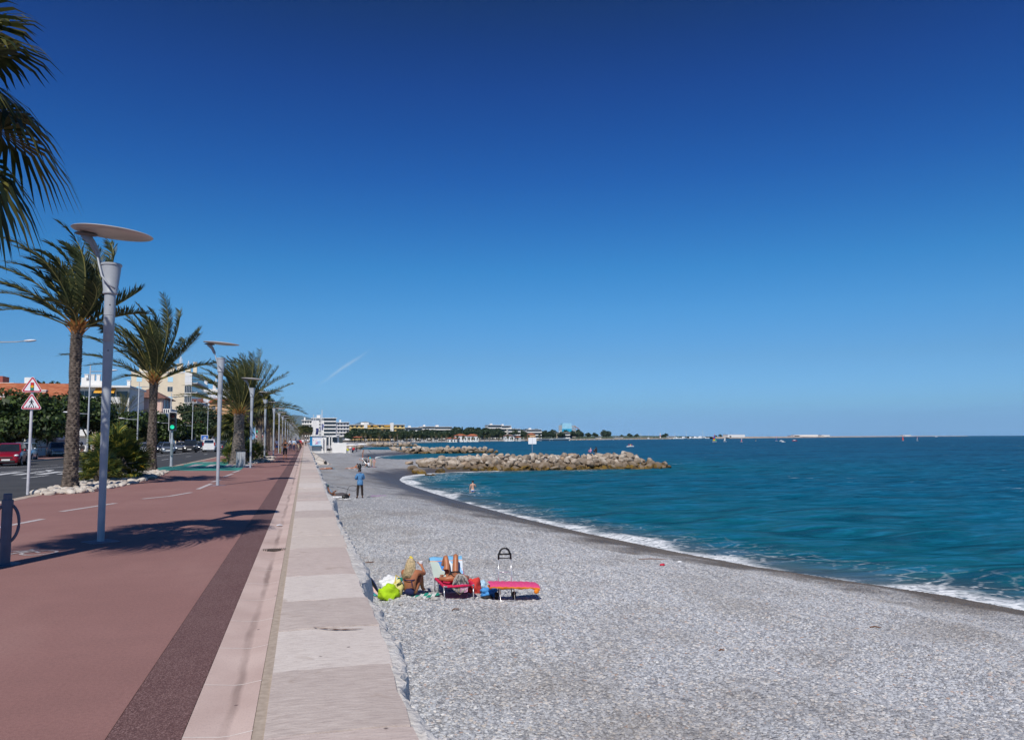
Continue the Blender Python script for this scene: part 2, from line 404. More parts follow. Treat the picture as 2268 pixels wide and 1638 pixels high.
y = 118
while y < 400: rl.append(seg((-11.6, y), (-11.6, y + 3), 0.13)); rl.append(seg((-15.2, y), (-15.2, y + 8), 0.13)); y += 8
flat("road_markings", rl, m_paint2, Z)

# ------------------------------------------------------------------ sea wall
def nz1(x, s=0.0): return (math.sin(x * 1.7 + s) + math.sin(x * 3.9 + 1.3 + s * 2) * 0.6 + math.sin(x * 9.1 + 0.4 + s) * 0.35) / 1.95
wall = thing("sea_wall", "long pale stone sea wall with wide flat coping slabs between promenade and beach", "wall", (0.2, 8, -2.3))
wo = Vector((-0.2, -8, 2.3))
b = MB(); y = -8.0; k = 0
known = []
r2 = random.Random(21)
for v in (1638, 1493, 1400, 1336, 1280, 1218, 1190, 1150, 1133, 1112):  # slab joints as laid near the viewer
    known.append(P(600, v).y)
js = [-8, -6.9, -5.7, -4.6, -3.4, -2.4, -1.2, 0.1, 1.3, 2.5, 3.6] + known
while js[-1] < 470: js.append(js[-1] + r2.uniform(0.6, 1.9) * (1 if js[-1] < 150 else 2.5))
tint = {11: 1, 12: 0, 13: 1, 14: 0, 15: 2, 16: 3, 17: 3, 18: 1, 19: 0}
tint[10] = 2
for i in range(len(js) - 1):
    y0, y1 = js[i], js[i + 1]; b.cur = tint.get(i, r2.choice((0, 1, 2, 3, 3, 2)))
    dz = r2.uniform(-0.004, 0.006); n = 7 if y0 < 40 else 2
    m = 0.004; rows = []
    sk = r2.uniform(-0.03, 0.03); ed = r2.uniform(-0.02, 0.02)
    nr = 5 if y0 < 40 else 2
    for jy in range(nr):
        t = jy / (nr - 1); row = []
        for jx in range(n):
            u = jx / (n - 1); xx = -0.2 + u * (0.86 + ed) + (nz1(y0 * 5 + t * 6, 2) * 0.018 if jx == n - 1 else 0)
            yy = y0 + m + (y1 - y0 - 2 * m) * t + sk * u
            zz = 0.012 + dz + nz1(xx * 5 + y0 * 3, t * 4) * 0.004 - (0.008 if jx in (0, n - 1) else 0)
            row.append((xx + wo.x, yy + wo.y, zz + wo.z))
        rows.append(row)
    b.grid(rows)
    # skirts so that the slab has thickness
    for row, s in ((rows[0], 1), (rows[-1], 1)):
        b.grid([row, [(p[0], p[1], p[2] - 0.12) for p in row]])
    b.grid([[r_[-1] for r_ in rows], [(r_[-1][0], r_[-1][1], r_[-1][2] - 0.12) for r_ in rows]])
    b.grid([[r_[0] for r_ in rows], [(r_[0][0], r_[0][1], r_[0][2] - 0.05) for r_ in rows]])
b.build('coping', m_slab, wall, smooth='auto')
b = MB(); top_, bot_ = [], []
for i in range(17):
    u = i / 16; p = P(693 + 112 * u, 1388 + 4 * math.sin(u * 3) + 2 * u, 0.02); wd = 0.018 * math.sin(math.pi * u) ** 0.6 * (1 + 0.5 * nz1(u * 19)) + 0.002
    top_.append((p.x + wo.x, p.y + wd + wo.y, 0.0215 + wo.z)); bot_.append((p.x + wo.x, p.y - wd * 0.6 + wo.y, 0.0215 + wo.z))
b.grid([top_, bot_]); b.build('crack', M("earthy crack", (0.20, 0.115, 0.08), 0.95, var=0.4, scale=30), wall, fixn=False)
_lat = np.random.RandomState(12).uniform(-1, 1, (4096,))
def vn(a, c):
    """value noise on a lattice"""
    i, j = math.floor(a), math.floor(c); u, v = a - i, c - j; u, v = u * u * (3 - 2 * u), v * v * (3 - 2 * v); h = lambda p, q_: _lat[(p * 131 + q_ * 57) % 4096]
    return (h(i, j) * (1 - u) + h(i + 1, j) * u) * (1 - v) + (h(i, j + 1) * (1 - u) + h(i + 1, j + 1) * u) * v
b = MB(); rows = []
y = -8.0; ys = []
while y < 470:
    ys.append(y); y += 0.055 if 2 < y < 34 else (0.4 if y < 120 else 3)
zs = [0.0, -0.004, -0.010, -0.018, -0.032, -0.06, -0.14, -0.35, -0.8, -1.3, -2.3]
BULGE = [0.0, 0.05, 0.10, 0.145, 0.18, 0.205, 0.22, 0.235, 0.25, 0.27, 0.30]
for yy in ys:
    amp = max(0.0, 0.42 + 0.58 * vn(yy * 0.55, 3.3) + 0.32 * vn(yy * 1.9, 8.1))
    row = [(0.55, yy, -0.03)]
    for k2, zz in enumerate(zs):
        f_ = min(1, k2 / 2)
        out = 0.652 + BULGE[k2] * (0.22 + 0.85 * amp) + f_ * (0.030 * vn(yy * 4.3, zz * 5 + 20) + 0.022 * vn(yy * 9.7, zz * 14 + 40) + 0.014 * vn(yy * 19, zz * 33 + 60))
        row.append((out, yy, zz - 0.010 + f_ * 0.020 * vn(yy * 9.7, k2 * 1.7 + 80)))
    rows.append([(p[0] + wo.x, p[1] + wo.y, p[2] + wo.z) for p in row])
b.grid(rows)
b.build('wall_face', m_wall, wall, smooth='auto')

# ------------------------------------------------------------------ beach terrain and sea
SHORE = np.array([(30, -30), (24, -10), (21.2, 4), (19.3, 12), (18.4, 17.2), (18.0, 19.4), (17.0, 21.6), (15.65, 24.9), (14.5, 29.5), (13.2, 36.5), (12.1, 44.8), (11.3, 53.8), (10.45, 66.2), (9.9, 80), (10.2, 89), (11.5, 96.5), (14.5, 102.5), (19.5, 106.5), (28, 108.5), (40, 109),
                  (46, 113), (44, 121), (36, 128), (28, 134), (22, 142), (18, 152), (15.5, 168), (15.5, 185), (17, 200), (19.5, 210), (23.5, 219), (28, 230), (33, 240), (36, 250), (28, 262), (22, 285), (20, 320), (22, 370), (30, 420), (42, 440), (60, 452), (62, 462), (48, 480), (40, 520),
                  (48, 600), (75, 700), (120, 800), (190, 930), (280, 1050), (370, 1160), (470, 1280), (600, 1400), (780, 1600), (1000, 1850), (1280, 2250), (1500, 2600), (1900, 2900)], float)
poly = np.vstack([SHORE, [(1900, 5200), (-2600, 5200), (-2600, -30)]])
def sdist(x, y, segs=SHORE, close=poly):
    """signed distance to the shoreline, positive on land"""
    x = np.asarray(x, float); y = np.asarray(y, float); d = np.full(x.shape, 1e9)
    for a, c in zip(segs[:-1], segs[1:]):
        v = c - a; t = np.clip(((x - a[0]) * v[0] + (y - a[1]) * v[1]) / (v @ v), 0, 1)
        d = np.minimum(d, np.hypot(x - a[0] - t * v[0], y - a[1] - t * v[1]))
    ins = np.zeros(x.shape, bool)
    for a, c in zip(close, np.roll(close, -1, 0)):
        cond = (a[1] > y) != (c[1] > y)
        with np.errstate(divide='ignore', invalid='ignore'):
            xi = (c[0] - a[0]) * (y - a[1]) / (c[1] - a[1] if c[1] != a[1] else 1e-9) + a[0]
        ins ^= cond & (x < xi)
    return np.where(ins, d, -d)
SEA = -2.9
_rb = np.random.RandomState(31)
BUMPS = [(2 * math.pi / l, _rb.uniform(0, 3.14), _rb.uniform(0, 6.28)) for l in (0.85, 1.0, 1.15, 1.35, 1.6, 1.9, 2.3, 2.8, 3.5)]
def beach_z(d, x, y):
    z = SEA + np.interp(d, [-30, -6, 0, 1.2, 3.0, 5.5, 9.0, 14, 30, 60], [-4, -1.0, 0, 0.22, 0.50, 0.80, 0.97, 1.03, 1.05, 1.1])
    for k, th, ph in BUMPS: z = z + np.sin(k * (x * math.cos(th) + y * math.sin(th)) + ph + 0.9 * np.sin(0.23 * x + ph) + 0.8 * np.sin(0.19 * y - ph)) * 0.0105 * np.clip(d / 3 - 0.3, 0, 1)
    z = z + 0.07 * np.exp(-((d - 6.2 - 0.5 * np.sin(y * 0.17)) / 0.5) ** 2) + 0.05 * np.exp(-((d - 9.5 - 0.7 * np.sin(y * 0.13 + 2)) / 0.6) ** 2)
    z = z + (np.sin(x * 0.9 + y * 0.31) * 0.03 + np.sin(y * 0.55 - x * 0.4 + 1) * 0.035 + np.sin(x * 2.1 - y * 1.3) * 0.012) * np.clip(d / 4, 0, 1)
    # shingle bank thrown up behind the first breakwater, and the ridge before the second bay
    z = z + 0.75 * np.exp(-((y - 119) / 6.0) ** 2) * np.clip((x - 9) / 12, 0, 1) * np.clip(d / 3.0, 0, 1)
    return z
def zb(x, y): return float(beach_z(sdist(np.array([x]), np.array([y])), np.array([x]), np.array([y]))[0])
def spaced(a, c, s0, grow):
    out = [a]; s = s0
    while out[-1] < c: out.append(out[-1] + s); s *= grow
    return np.array(out)
def sheet(name, xs, ys, zf, mat, keep=None, attrs=None, smooth=True):
    X_, Y_ = np.meshgrid(xs, ys); d = sdist(X_, Y_); Z_ = zf(d, X_, Y_)
    n = len(xs); v = np.stack([X_.ravel(), Y_.ravel(), Z_.ravel()], 1)
    i = (np.arange(len(ys) - 1)[:, None] * n + np.arange(n - 1)[None, :]).ravel()
    f = np.stack([i, i + 1, i + 1 + n, i + n], 1)
    if keep is not None:
        k = keep(d, X_, Y_).ravel(); f = f[k[f].any(1)]
        used = np.unique(f); remap = np.full(len(v), -1); remap[used] = np.arange(len(used)); f = remap[f]; v = v[used]; d = d.ravel()[used]
    me = bpy.data.meshes.new(name); me.vertices.add(len(v)); me.vertices.foreach_set('co', v.astype(np.float32).ravel())
    me.loops.add(len(f) * 4); me.loops.foreach_set('vertex_index', f.astype(np.int32).ravel())
    me.polygons.add(len(f)); me.polygons.foreach_set('loop_start', (np.arange(len(f)) * 4).astype(np.int32))
    me.polygons.foreach_set('use_smooth', np.ones(len(f), bool))
    me.update(); me.validate()
    at = me.attributes.new('shore', 'FLOAT', 'POINT'); at.data.foreach_set('value', d.ravel().astype(np.float32))
    me.materials.append(mat); o = bpy.data.objects.new(name, me); C.objects.link(o); return struct(o)

# shingle
q = NT("shingle")
sh = q.attr('shore')
cell = q.voro(34); cell2 = q.voro(13); cell3 = q.voro(4.5)
STONES = [(0.0, (0.16, 0.17, 0.20)), (0.12, (0.30, 0.315, 0.35)), (0.38, (0.42, 0.435, 0.475)), (0.62, (0.49, 0.505, 0.54)), (0.78, (0.57, 0.57, 0.58)), (0.86, (0.52, 0.46, 0.405)), (0.95, (0.74, 0.735, 0.73)), (1.0, (0.36, 0.22, 0.16))]
def ch(x, k):
    sp = q.n.new("ShaderNodeSeparateColor"); q.l.new(x, sp.inputs[0]); return sp.outputs[k]
c = q.ramp(ch(cell, 0), STONES)
c = q.mix(0.42, c, q.ramp(ch(cell2, 1), STONES))
c = q.mix(0.22, c, q.ramp(ch(cell3, 2), [(0, (0.24, 0.24, 0.25)), (0.5, (0.46, 0.465, 0.48)), (1, (0.72, 0.72, 0.73))]))
dd = q.voro(34, out='Distance'); dd2 = q.voro(13, out='Distance')
c = q.mix(q.f(dd, 0.40, 0.66, 0, 0.42), c, (0.13, 0.13, 0.135))
c = q.mix(q.f(dd2, 0.55, 0.75, 0, 0.3), c, (0.14, 0.135, 0.135))
patch = q.f(q.noise(0.35, vec=q.map((1.0, 0.8, 1)), det=6), 0.50, 0.68)
c = q.mix(q.math('MULTIPLY', patch, 0.75), c, q.mix(0.6, c, (0.23, 0.20, 0.17)))
c = q.mix(q.f(q.noise(0.11, vec=q.map((1.6, 0.7, 1)), det=5), 0.42, 0.62, 0, 0.30), c, q.mix(0.6, c, (0.22, 0.205, 0.19)))
wn_ = q.math('ADD', sh, q.f(q.noise(0.5, det=5), 0.3, 0.7, -1.3, 1.3))
wet = q.f(wn_, 4.9, 2.4)
c = q.mix(wet, c, q.mix(0.84, c, (0.058, 0.042, 0.030)))
m_shingle = q.set(col=c, rough=q.f(wet, 0, 1, 0.8, 0.42), spec=0.3, nor=q.bump(q.math('ADD', dd, q.math('MULTIPLY', dd2, 1.4)), 0.8, 0.025))
xs = np.concatenate([np.arange(0.45, 24, 0.22), spaced(24, 90, 0.6, 1.06)]); ys = np.concatenate([np.arange(-2, 60, 0.25), np.arange(60, 300, 1.5), spaced(300, 560, 4, 1.05)])
sheet("beach", xs, ys, beach_z, m_shingle, keep=lambda d, x, y: d > -8)
# water
q = NT("sea water")
sh = q.attr('shore')
c = q.ramp(q.f(sh, 0, -420), [(0.0, (0.018, 0.115, 0.14)), (0.012, (0.004, 0.128, 0.165)), (0.06, (0.0012, 0.110, 0.185)), (0.16, (0.001, 0.080, 0.178)), (0.45, (0.001, 0.060, 0.150)), (1.0, (0.001, 0.048, 0.132))])
v1 = q.map((0.40, 1.15, 1), R(12)); v2 = q.map((0.02, 0.11, 1), R(5))
n1 = q.noise(1.15, vec=v1, det=7, dist=0.4); n2 = q.noise(4.2, vec=v1, det=4); n3 = q.noise(1.0, vec=v2, det=5); n4 = q.noise(0.55, vec=v1, det=8, dist=0.5); n5 = q.noise(0.085, vec=q.map((0.4, 1, 1), R(8)), det=7, dist=0.5)
c = q.mix(q.f(n3, 0.35, 0.7), c, q.mix(0.35, c, (0.001, 0.035, 0.07)))
farw = q.f(sh, -15, -120)
c = q.mix(q.f(n1, 0.50, 0.68, 0, 0.9), c, (0.012, 0.175, 0.30))
c = q.mix(q.f(n4, 0.52, 0.68, 0, 0.7), c, (0.010, 0.15, 0.28))
c = q.mix(q.f(n4, 0.46, 0.34, 0, 0.7), c, (0.001, 0.045, 0.075))
c = q.mix(q.math('MULTIPLY', farw, q.f(n5, 0.52, 0.66, 0, 0.55)), c, (0.008, 0.12, 0.25))
c = q.mix(q.math('MULTIPLY', farw, q.f(n5, 0.47, 0.36, 0, 0.55)), c, (0.001, 0.04, 0.085))
c = q.mix(q.f(n2, 0.30, 0.60, 0.45, 0), c, (0.001, 0.045, 0.09))
# foam: surf line along the shore, washes in the bay corner, a few crests
fn = q.noise(2.6, det=8, dist=1.4); fl = q.noise(0.16, det=4); sy = q.n.new("ShaderNodeSeparateXYZ"); q.l.new(q.pos, sy.inputs[0])
bay = q.math('MULTIPLY', q.f(sy.outputs[1], 58, 84), q.f(sy.outputs[1], 110, 100))   # the sheltered corner by the breakwater keeps more foam
wid = q.math('ADD', q.f(fl, 0.40, 0.60, -0.15, 1.35), q.math('MULTIPLY', bay, 0.7))
dS = q.math('ADD', q.math('MULTIPLY', sh, -1.0), q.f(fn, 0.3, 0.7, -0.45, 0.45))     # metres seaward, frayed
band = q.math('MULTIPLY', q.math('SUBTRACT', 1.0, q.f(q.math('SUBTRACT', dS, wid), -0.25, 0.35)), q.f(dS, -0.6, -0.2))
foam = q.math('MULTIPLY', band, q.f(fn, 0.34, 0.56, 0.25, 1.0))
cellw = q.voro(1.3, out='Distance', feat='DISTANCE_TO_EDGE', vec=q.map((0.7, 1, 1), R(-30)))
lace = q.math('MULTIPLY', q.f(cellw, 0.10, 0.015), q.math('MULTIPLY', q.f(q.math('SUBTRACT', sh, q.math('MULTIPLY', bay, -3.5)), -5.0, -1.5), q.f(fl, 0.40, 0.58)))
foam = q.math('MAXIMUM', foam, q.math('MULTIPLY', lace, q.f(fn, 0.42, 0.60, 0, 0.8)))
crest = q.f(q.math('MULTIPLY', n1, q.noise(0.06, det=4)), 0.43, 0.46)
foam = q.math('MAXIMUM', foam, q.math('MULTIPLY', crest, 0.45))
foam = q.math('MINIMUM', foam, 1.0)
c = q.mix(q.f(sh, -3.5, -0.3, 0, 0.62), c, (0.115, 0.115, 0.125))
c = q.mix(foam, c, (0.82, 0.84, 0.86))
hh = q.math('ADD', n1, q.math('ADD', q.math('MULTIPLY', n2, 0.30), q.math('MULTIPLY', n4, 2.4)))
nor = q.bump(hh, 0.9, 0.42)
q.n.remove(q.b)
df = q.n.new("ShaderNodeBsdfDiffuse"); q.l.new(c, df.inputs[0]); q.l.new(q.bump(hh, 0.7, 0.25), df.inputs['Normal'])
gl = q.n.new("ShaderNodeBsdfGlossy"); gl.inputs['Roughness'].default_value = 0.13; gl.inputs[0].default_value = (0.9, 0.95, 1, 1); q.l.new(nor, gl.inputs['Normal'])
fr = q.n.new("ShaderNodeFresnel"); fr.inputs[0].default_value = 1.33; q.l.new(nor, fr.inputs['Normal'])
fac = q.math('MULTIPLY', q.math('MINIMUM', q.math('MULTIPLY', fr.outputs[0], 0.60), 0.175), q.f(foam, 0, 1, 1, 0))
ms = q.n.new("ShaderNodeMixShader"); q.l.new(fac, ms.inputs[0]); q.l.new(df.outputs[0], ms.inputs[1]); q.l.new(gl.outputs[0], ms.inputs[2]); q.l.new(ms.outputs[0], q.n["Material Output"].inputs[0])
m_sea = q.m
rs_ = np.random.RandomState(4)
WV = [(2 * math.pi / l, rs_.uniform(-0.75, 0.75) + 1.25, rs_.uniform(0, 6.28), l) for l in (2.1, 2.5, 2.9, 3.4, 3.9, 4.6, 5.5, 6.7, 8.1, 9.7, 12.0, 15.0)]
def sea_z(d, x, y):
    far = np.clip(1 - y / 260, 0, 1) * np.clip(-d / 5, 0, 1); z = 0
    for k, th, ph, l in WV: z = z + np.sin(k * (x * math.cos(th) + y * math.sin(th)) + ph + 0.8 * np.sin(0.13 * x + ph) + 0.7 * np.sin(0.17 * y + 2 * ph)) * 0.0085 * l ** 0.75
    z = z * far
    # a small breaker just off the shore
    z = z + 0.20 * np.exp(-((d + 1.3 + 0.5 * np.sin(y * 0.5)) / 0.6) ** 2) * np.clip(np.sin(y * 0.23 + 0.5) + 0.2, 0, 1) * np.exp(-((y - 60) / 40) ** 2)
    return SEA + z
xs = np.concatenate([np.arange(8, 60, 0.4), spaced(60, 22000, 0.8, 1.07)]); ys = np.concatenate([np.arange(2, 112, 0.4), spaced(112, 32000, 0.8, 1.06)])
sheet("sea", xs, ys, sea_z, m_sea, keep=lambda d, x, y: d < 4)
# pebbles lying loose over the shingle near the viewer: too many to count
def pebble_field():
    xs = np.arange(0.8, 24, 0.22); ys = np.arange(6.0, 52, 0.25)
    def kp(d, x, y): return (d > 0.25) & (x * 0.968 - y * 0.2523 < (x * 0.2518 + y * 0.964) * 0.68) & (x > 0.85)
    o = sheet("pebbles", xs, ys, lambda d, x, y: beach_z(d, x, y) - 0.004, m_shingle, keep=kp)
    o['kind'] = 'stuff'
    q = NT("pebble stone")
    r0 = q.attr('tone', 'Fac', 'INSTANCER')
    c = q.ramp(r0, STONES)
    c = q.mix(q.f(q.noise(40, det=4), 0.35, 0.7), c, q.mix(0.3, c, (0.6, 0.6, 0.6)))
    wn2 = q.math('ADD', q.attr('shore', 'Fac', 'INSTANCER'), q.f(q.noise(0.5, det=5), 0.3, 0.7, -1.3, 1.3))
    c = q.mix(q.f(wn2, 5.0, 2.5), c, q.mix(0.87, c, (0.055, 0.039, 0.027)))
    pt = q.f(q.noise(0.35, vec=q.map((1.0, 0.8, 1)), det=6), 0.50, 0.68)
    c = q.mix(q.math('MULTIPLY', pt, 0.7), c, q.mix(0.6, c, (0.20, 0.17, 0.145)))
    c = q.mix(q.f(q.noise(0.11, vec=q.map((1.6, 0.7, 1)), det=5), 0.42, 0.62, 0, 0.25), c, q.mix(0.6, c, (0.22, 0.205, 0.19)))
    q.set(col=c, rough=0.75, spec=0.3)
    ng = bpy.data.node_groups.new("pebble scatter", 'GeometryNodeTree')
    ng.interface.new_socket(name="Geometry", in_out='INPUT', socket_type='NodeSocketGeometry'); ng.interface.new_socket(name="Geometry", in_out='OUTPUT', socket_type='NodeSocketGeometry')
    N = ng.nodes.new; L = ng.links.new
    gi, go = N("NodeGroupInput"), N("NodeGroupOutput")
    ds = N("GeometryNodeDistributePointsOnFaces"); L(gi.outputs[0], ds.inputs['Mesh'])
    ps = N("GeometryNodeInputPosition"); sx_ = N("ShaderNodeSeparateXYZ"); L(ps.outputs[0], sx_.inputs[0])
    mr = N("ShaderNodeMapRange"); L(sx_.outputs[1], mr.inputs[0])
    for i, v in enumerate((8, 44, 2300, 200)): mr.inputs[i + 1].default_value = v
    L(mr.outputs[0], ds.inputs['Density'])
    ico = N("GeometryNodeMeshIcoSphere"); ico.inputs['Radius'].default_value = 1; ico.inputs['Subdivisions'].default_value = 2
    ss = N("GeometryNodeSetShadeSmooth"); L(ico.outputs[0], ss.inputs[0])
    sm = N("GeometryNodeSetMaterial"); sm.inputs['Material'].default_value = q.m; L(ss.outputs[0], sm.inputs[0])
    ip = N("GeometryNodeInstanceOnPoints"); L(ds.outputs[0], ip.inputs['Points']); L(sm.outputs[0], ip.inputs['Instance'])
    rr = N("FunctionNodeRandomValue"); rr.data_type = 'FLOAT_VECTOR'; rr.inputs[0].default_value = (-0.35, -0.35, 0); rr.inputs[1].default_value = (0.35, 0.35, 6.28)
    L(rr.outputs[0], ip.inputs['Rotation'])
    # size: mostly small, a few large
    ra = N("FunctionNodeRandomValue"); ra.data_type = 'FLOAT'; ra.inputs[2].default_value = 0; ra.inputs[3].default_value = 1; ra.inputs['Seed'].default_value = 3
    pw = N("ShaderNodeMath"); pw.operation = 'POWER'; L(ra.outputs[1], pw.inputs[0]); pw.inputs[1].default_value = 3.6
    ml = N("ShaderNodeMath"); ml.operation = 'MULTIPLY_ADD'; L(pw.outputs[0], ml.inputs[0]); ml.inputs[1].default_value = 0.030; ml.inputs[2].default_value = 0.0062
    rs = N("FunctionNodeRandomValue"); rs.data_type = 'FLOAT_VECTOR'; rs.inputs[0].default_value = (0.8, 0.6, 0.3); rs.inputs[1].default_value = (1.4, 1.0, 0.55); rs.inputs['Seed'].default_value = 9
    vm = N("ShaderNodeVectorMath"); vm.operation = 'SCALE'; L(rs.outputs[0], vm.inputs[0]); L(ml.outputs[0], vm.inputs['Scale'])
    L(vm.outputs[0], ip.inputs['Scale'])
    st = N("GeometryNodeStoreNamedAttribute"); st.domain = 'INSTANCE'; st.data_type = 'FLOAT'; st.inputs['Name'].default_value = 'tone'
    rt = N("FunctionNodeRandomValue"); rt.data_type = 'FLOAT'; rt.inputs['Seed'].default_value = 17; L(rt.outputs[1], st.inputs['Value'])
    L(ip.outputs[0], st.inputs['Geometry']); L(st.outputs[0], go.inputs[0])
    md = o.modifiers.new("scatter", 'NODES'); md.node_group = ng
    return o
pebble_field()
# ------------------------------------------------------------------ foliage helpers
def leafmat(name, stops, trans=0.25, rough=0.5, nscale=1.2):
    q = NT(name)
    rp = q.geo.outputs['Random Per Island']
    c = q.ramp(rp, stops)
    c = q.mix(q.f(q.noise(nscale, det=3), 0.35, 0.7, 0, 0.4), c, stops[0][1])
    q.set(col=c, rough=rough, spec=0.35)
    tr = q.n.new("ShaderNodeBsdfTranslucent"); q.l.new(c, tr.inputs[0])
    ms = q.n.new("ShaderNodeMixShader"); ms.inputs[0].default_value = trans
    q.l.new(q.b.outputs[0], ms.inputs[1]); q.l.new(tr.outputs[0], ms.inputs[2])
    q.l.new(ms.outputs[0], q.n["Material Output"].inputs[0]); return q.m
m_date = leafmat("date palm leaflet", [(0.0, (0.032, 0.045, 0.018)), (0.5, (0.06, 0.078, 0.03)), (0.85, (0.10, 0.115, 0.045)), (1, (0.17, 0.155, 0.06))])
m_rachis = M("palm rachis", (0.28, 0.24, 0.07), 0.6, var=0.3, scale=3)
m_fan = leafmat("fan palm leaf", [(0.0, (0.022, 0.035, 0.012)), (0.5, (0.055, 0.07, 0.022)), (0.85, (0.13, 0.125, 0.03)), (1, (0.30, 0.26, 0.06))])
m_bush = leafmat("dwarf palm leaf", [(0.0, (0.045, 0.075, 0.022)), (0.45, (0.12, 0.165, 0.042)), (0.78, (0.25, 0.26, 0.055)), (1, (0.50, 0.40, 0.06))], nscale=2.2)
m_dry = M("dry palm leaf", (0.20, 0.145, 0.085), 0.8, var=0.4, scale=3)
m_trunk = M("palm bark", (0.085, 0.064, 0.05), 0.9, var=0.5, scale=9, bump=0.9, bscale=30, hue=(0.15, 0.118, 0.095))
m_trunk2 = M("grey palm bark", (0.21, 0.175, 0.15), 0.9, var=0.4, scale=7, bump=0.8, bscale=25)
m_boot = M("orange leaf base", (0.38, 0.16, 0.045), 0.7, var=0.35, scale=8)
WIND = Vector((-0.9, 0.35, 0.0))

def palm_trunk(h, r0, r1, flare=1.45, rows=None, n=34, lean=(0, 0), rough=1.0, seed=1):
    """trunk covered in overlapping leaf scars"""
    rr = random.Random(seed); b = MB(); rows = rows or int(h / 0.085); sub = 4; pts = []; nsc = 9
    offs = [rr.uniform(-0.3, 0.3) for _ in range(rows + 2)]
    jit = [[rr.uniform(0.5, 1.3) for _ in range(nsc)] for _ in range(rows + 2)]
    for i in range(rows * sub + 1):
        k = i // sub; v = (i % sub) / sub; z = h * i / (rows * sub); t = z / h
        base = r0 + (r1 - r0) * min(1, t * 1.6) + (flare - 1) * r0 * math.exp(-z / 0.35)
        base *= 1 + 0.05 * math.sin(z * 2.1 + seed)
        ring = []
        for j in range(n):
            a = 2 * math.pi * j / n; u = (j / n * nsc + 0.5 * (k % 2) + offs[k]) % nsc
            fu = abs((u % 1) - 0.5) * 2
            lip = max(0.0, 1 - fu ** 2) * (v ** 1.5)
            r = base * (1 + rough * (0.13 * lip * jit[k][int(u) % nsc] - 0.05 * fu))
            ring.append((r * math.cos(a) + lean[0] * t * t, r * math.sin(a) + lean[1] * t * t, z + 0.02 * lip))
        pts.append(ring + [ring[0]])
    b.grid(pts); return b
def frond(b, o, az_, el_, L, rr, wind=0.05, grav=0.034, nl=30, wl=0.45, lw=0.055):
    d = Vector((math.cos(az_) * math.cos(el_), math.sin(az_) * math.cos(el_), math.sin(el_)))
    p = Vector(o); n = 16; ds = L / n; pts = [p.copy()]; ts = [d.copy()]
    for i in range(n):
        d = (d + WIND * wind * (i / n) * 1.8 + Vector((0, 0, -grav * (0.4 + i / n * 1.6)))).normalized()
        p = p + d * ds; pts.append(p.copy()); ts.append(d.copy())
    b.cur = 1
    b.tube(pts, [0.028 * (1 - 0.85 * i / n) + 0.003 for i in range(n + 1)], n=4, cap=False)
    b.cur = 0
    for k in range(nl):
        t = 0.14 + 0.86 * (k + rr.random() * 0.5) / nl; x = t * n; i = min(int(x), n - 1); q = pts[i].lerp(pts[i + 1], x - i); tg = ts[i]
        side = tg.cross(Vector((0, 0, 1)))
        if side.length < 0.1: side = Vector((1, 0, 0))
        side.normalize(); up = side.cross(tg).normalized()
        l = wl * (0.45 + 1.1 * math.sin(math.pi * min(1, (0.12 + t * 0.80)))) * rr.uniform(0.8, 1.15)
        for s in (-1, 1):
            dr = (tg * rr.uniform(0.95, 1.4) + side * s * rr.uniform(0.7, 1.0) + up * rr.uniform(0.1, 0.55) + WIND * wind * 5 * rr.uniform(0.6, 1.4)).normalized()
            wv = tg * lw * 0.5
            m_ = q + dr * l * 0.6 + Vector((0, 0, -0.02 * l)); e = q + dr * l + WIND * 0.05 * l * 2 + Vector((0, 0, -0.10 * l))
            b.add([q - wv, q + wv, m_ + wv * 0.8, e, m_ - wv * 0.8], [(0, 1, 2, 3, 4)])
def date_palm(name, label, loc, h, r, L, nf, seed, lean=(0, 0), short=1.0, group='date palms along the promenade', elmin=-0.25, nl=30, wind=0.05, boots=True, trunkmat=None):
    t = thing(name, label, 'palm tree', loc, 0, group); rr = random.Random(seed)
    palm_trunk(h, r, r * 0.8, lean=lean, seed=seed, n=36, rough=2.0).build('trunk', trunkmat or m_trunk, t)
    b = MB(); o = Vector((lean[0], lean[1], h))
    for i in range(nf):
        u = (i + 0.5) / nf; el_ = 1.45 - (1.45 - elmin) * u ** 1.35 + rr.uniform(-0.12, 0.12); a = i * 2.39996 + rr.uniform(-0.25, 0.25)
        off = Vector((math.cos(a), math.sin(a), 0)) * 0.12
        sc_ = short if math.cos(a + 0.25) > 0.35 and el_ < 0.95 else 1.0
        frond(b, o + off + Vector((0, 0, 0.35 * (1 - u))), a, el_, L * sc_ * rr.uniform(0.85, 1.08) * (0.85 + 0.3 * min(1, u * 2)), rr, wind=wind, nl=nl)
    b.build('crown', [m_date, m_rachis], t, fixn=False)
    if boots:
        b = MB()
        for i in range(30):
            a = i * 2.39996; z = h - 0.25 + 0.55 * i / 30; d = Vector((math.cos(a), math.sin(a), 1.5)).normalized()
            p = Vector((lean[0], lean[1], z)) + Vector((math.cos(a), math.sin(a), 0)) * r * 0.62
            b.tube([p, p + d * 0.2, p + d * 0.36 + Vector((math.cos(a), math.sin(a), 0)) * 0.06], [0.06, 0.045, 0.02], n=5, flat=0.6)
        b.build('leaf_base', m_boot, t)
    return t
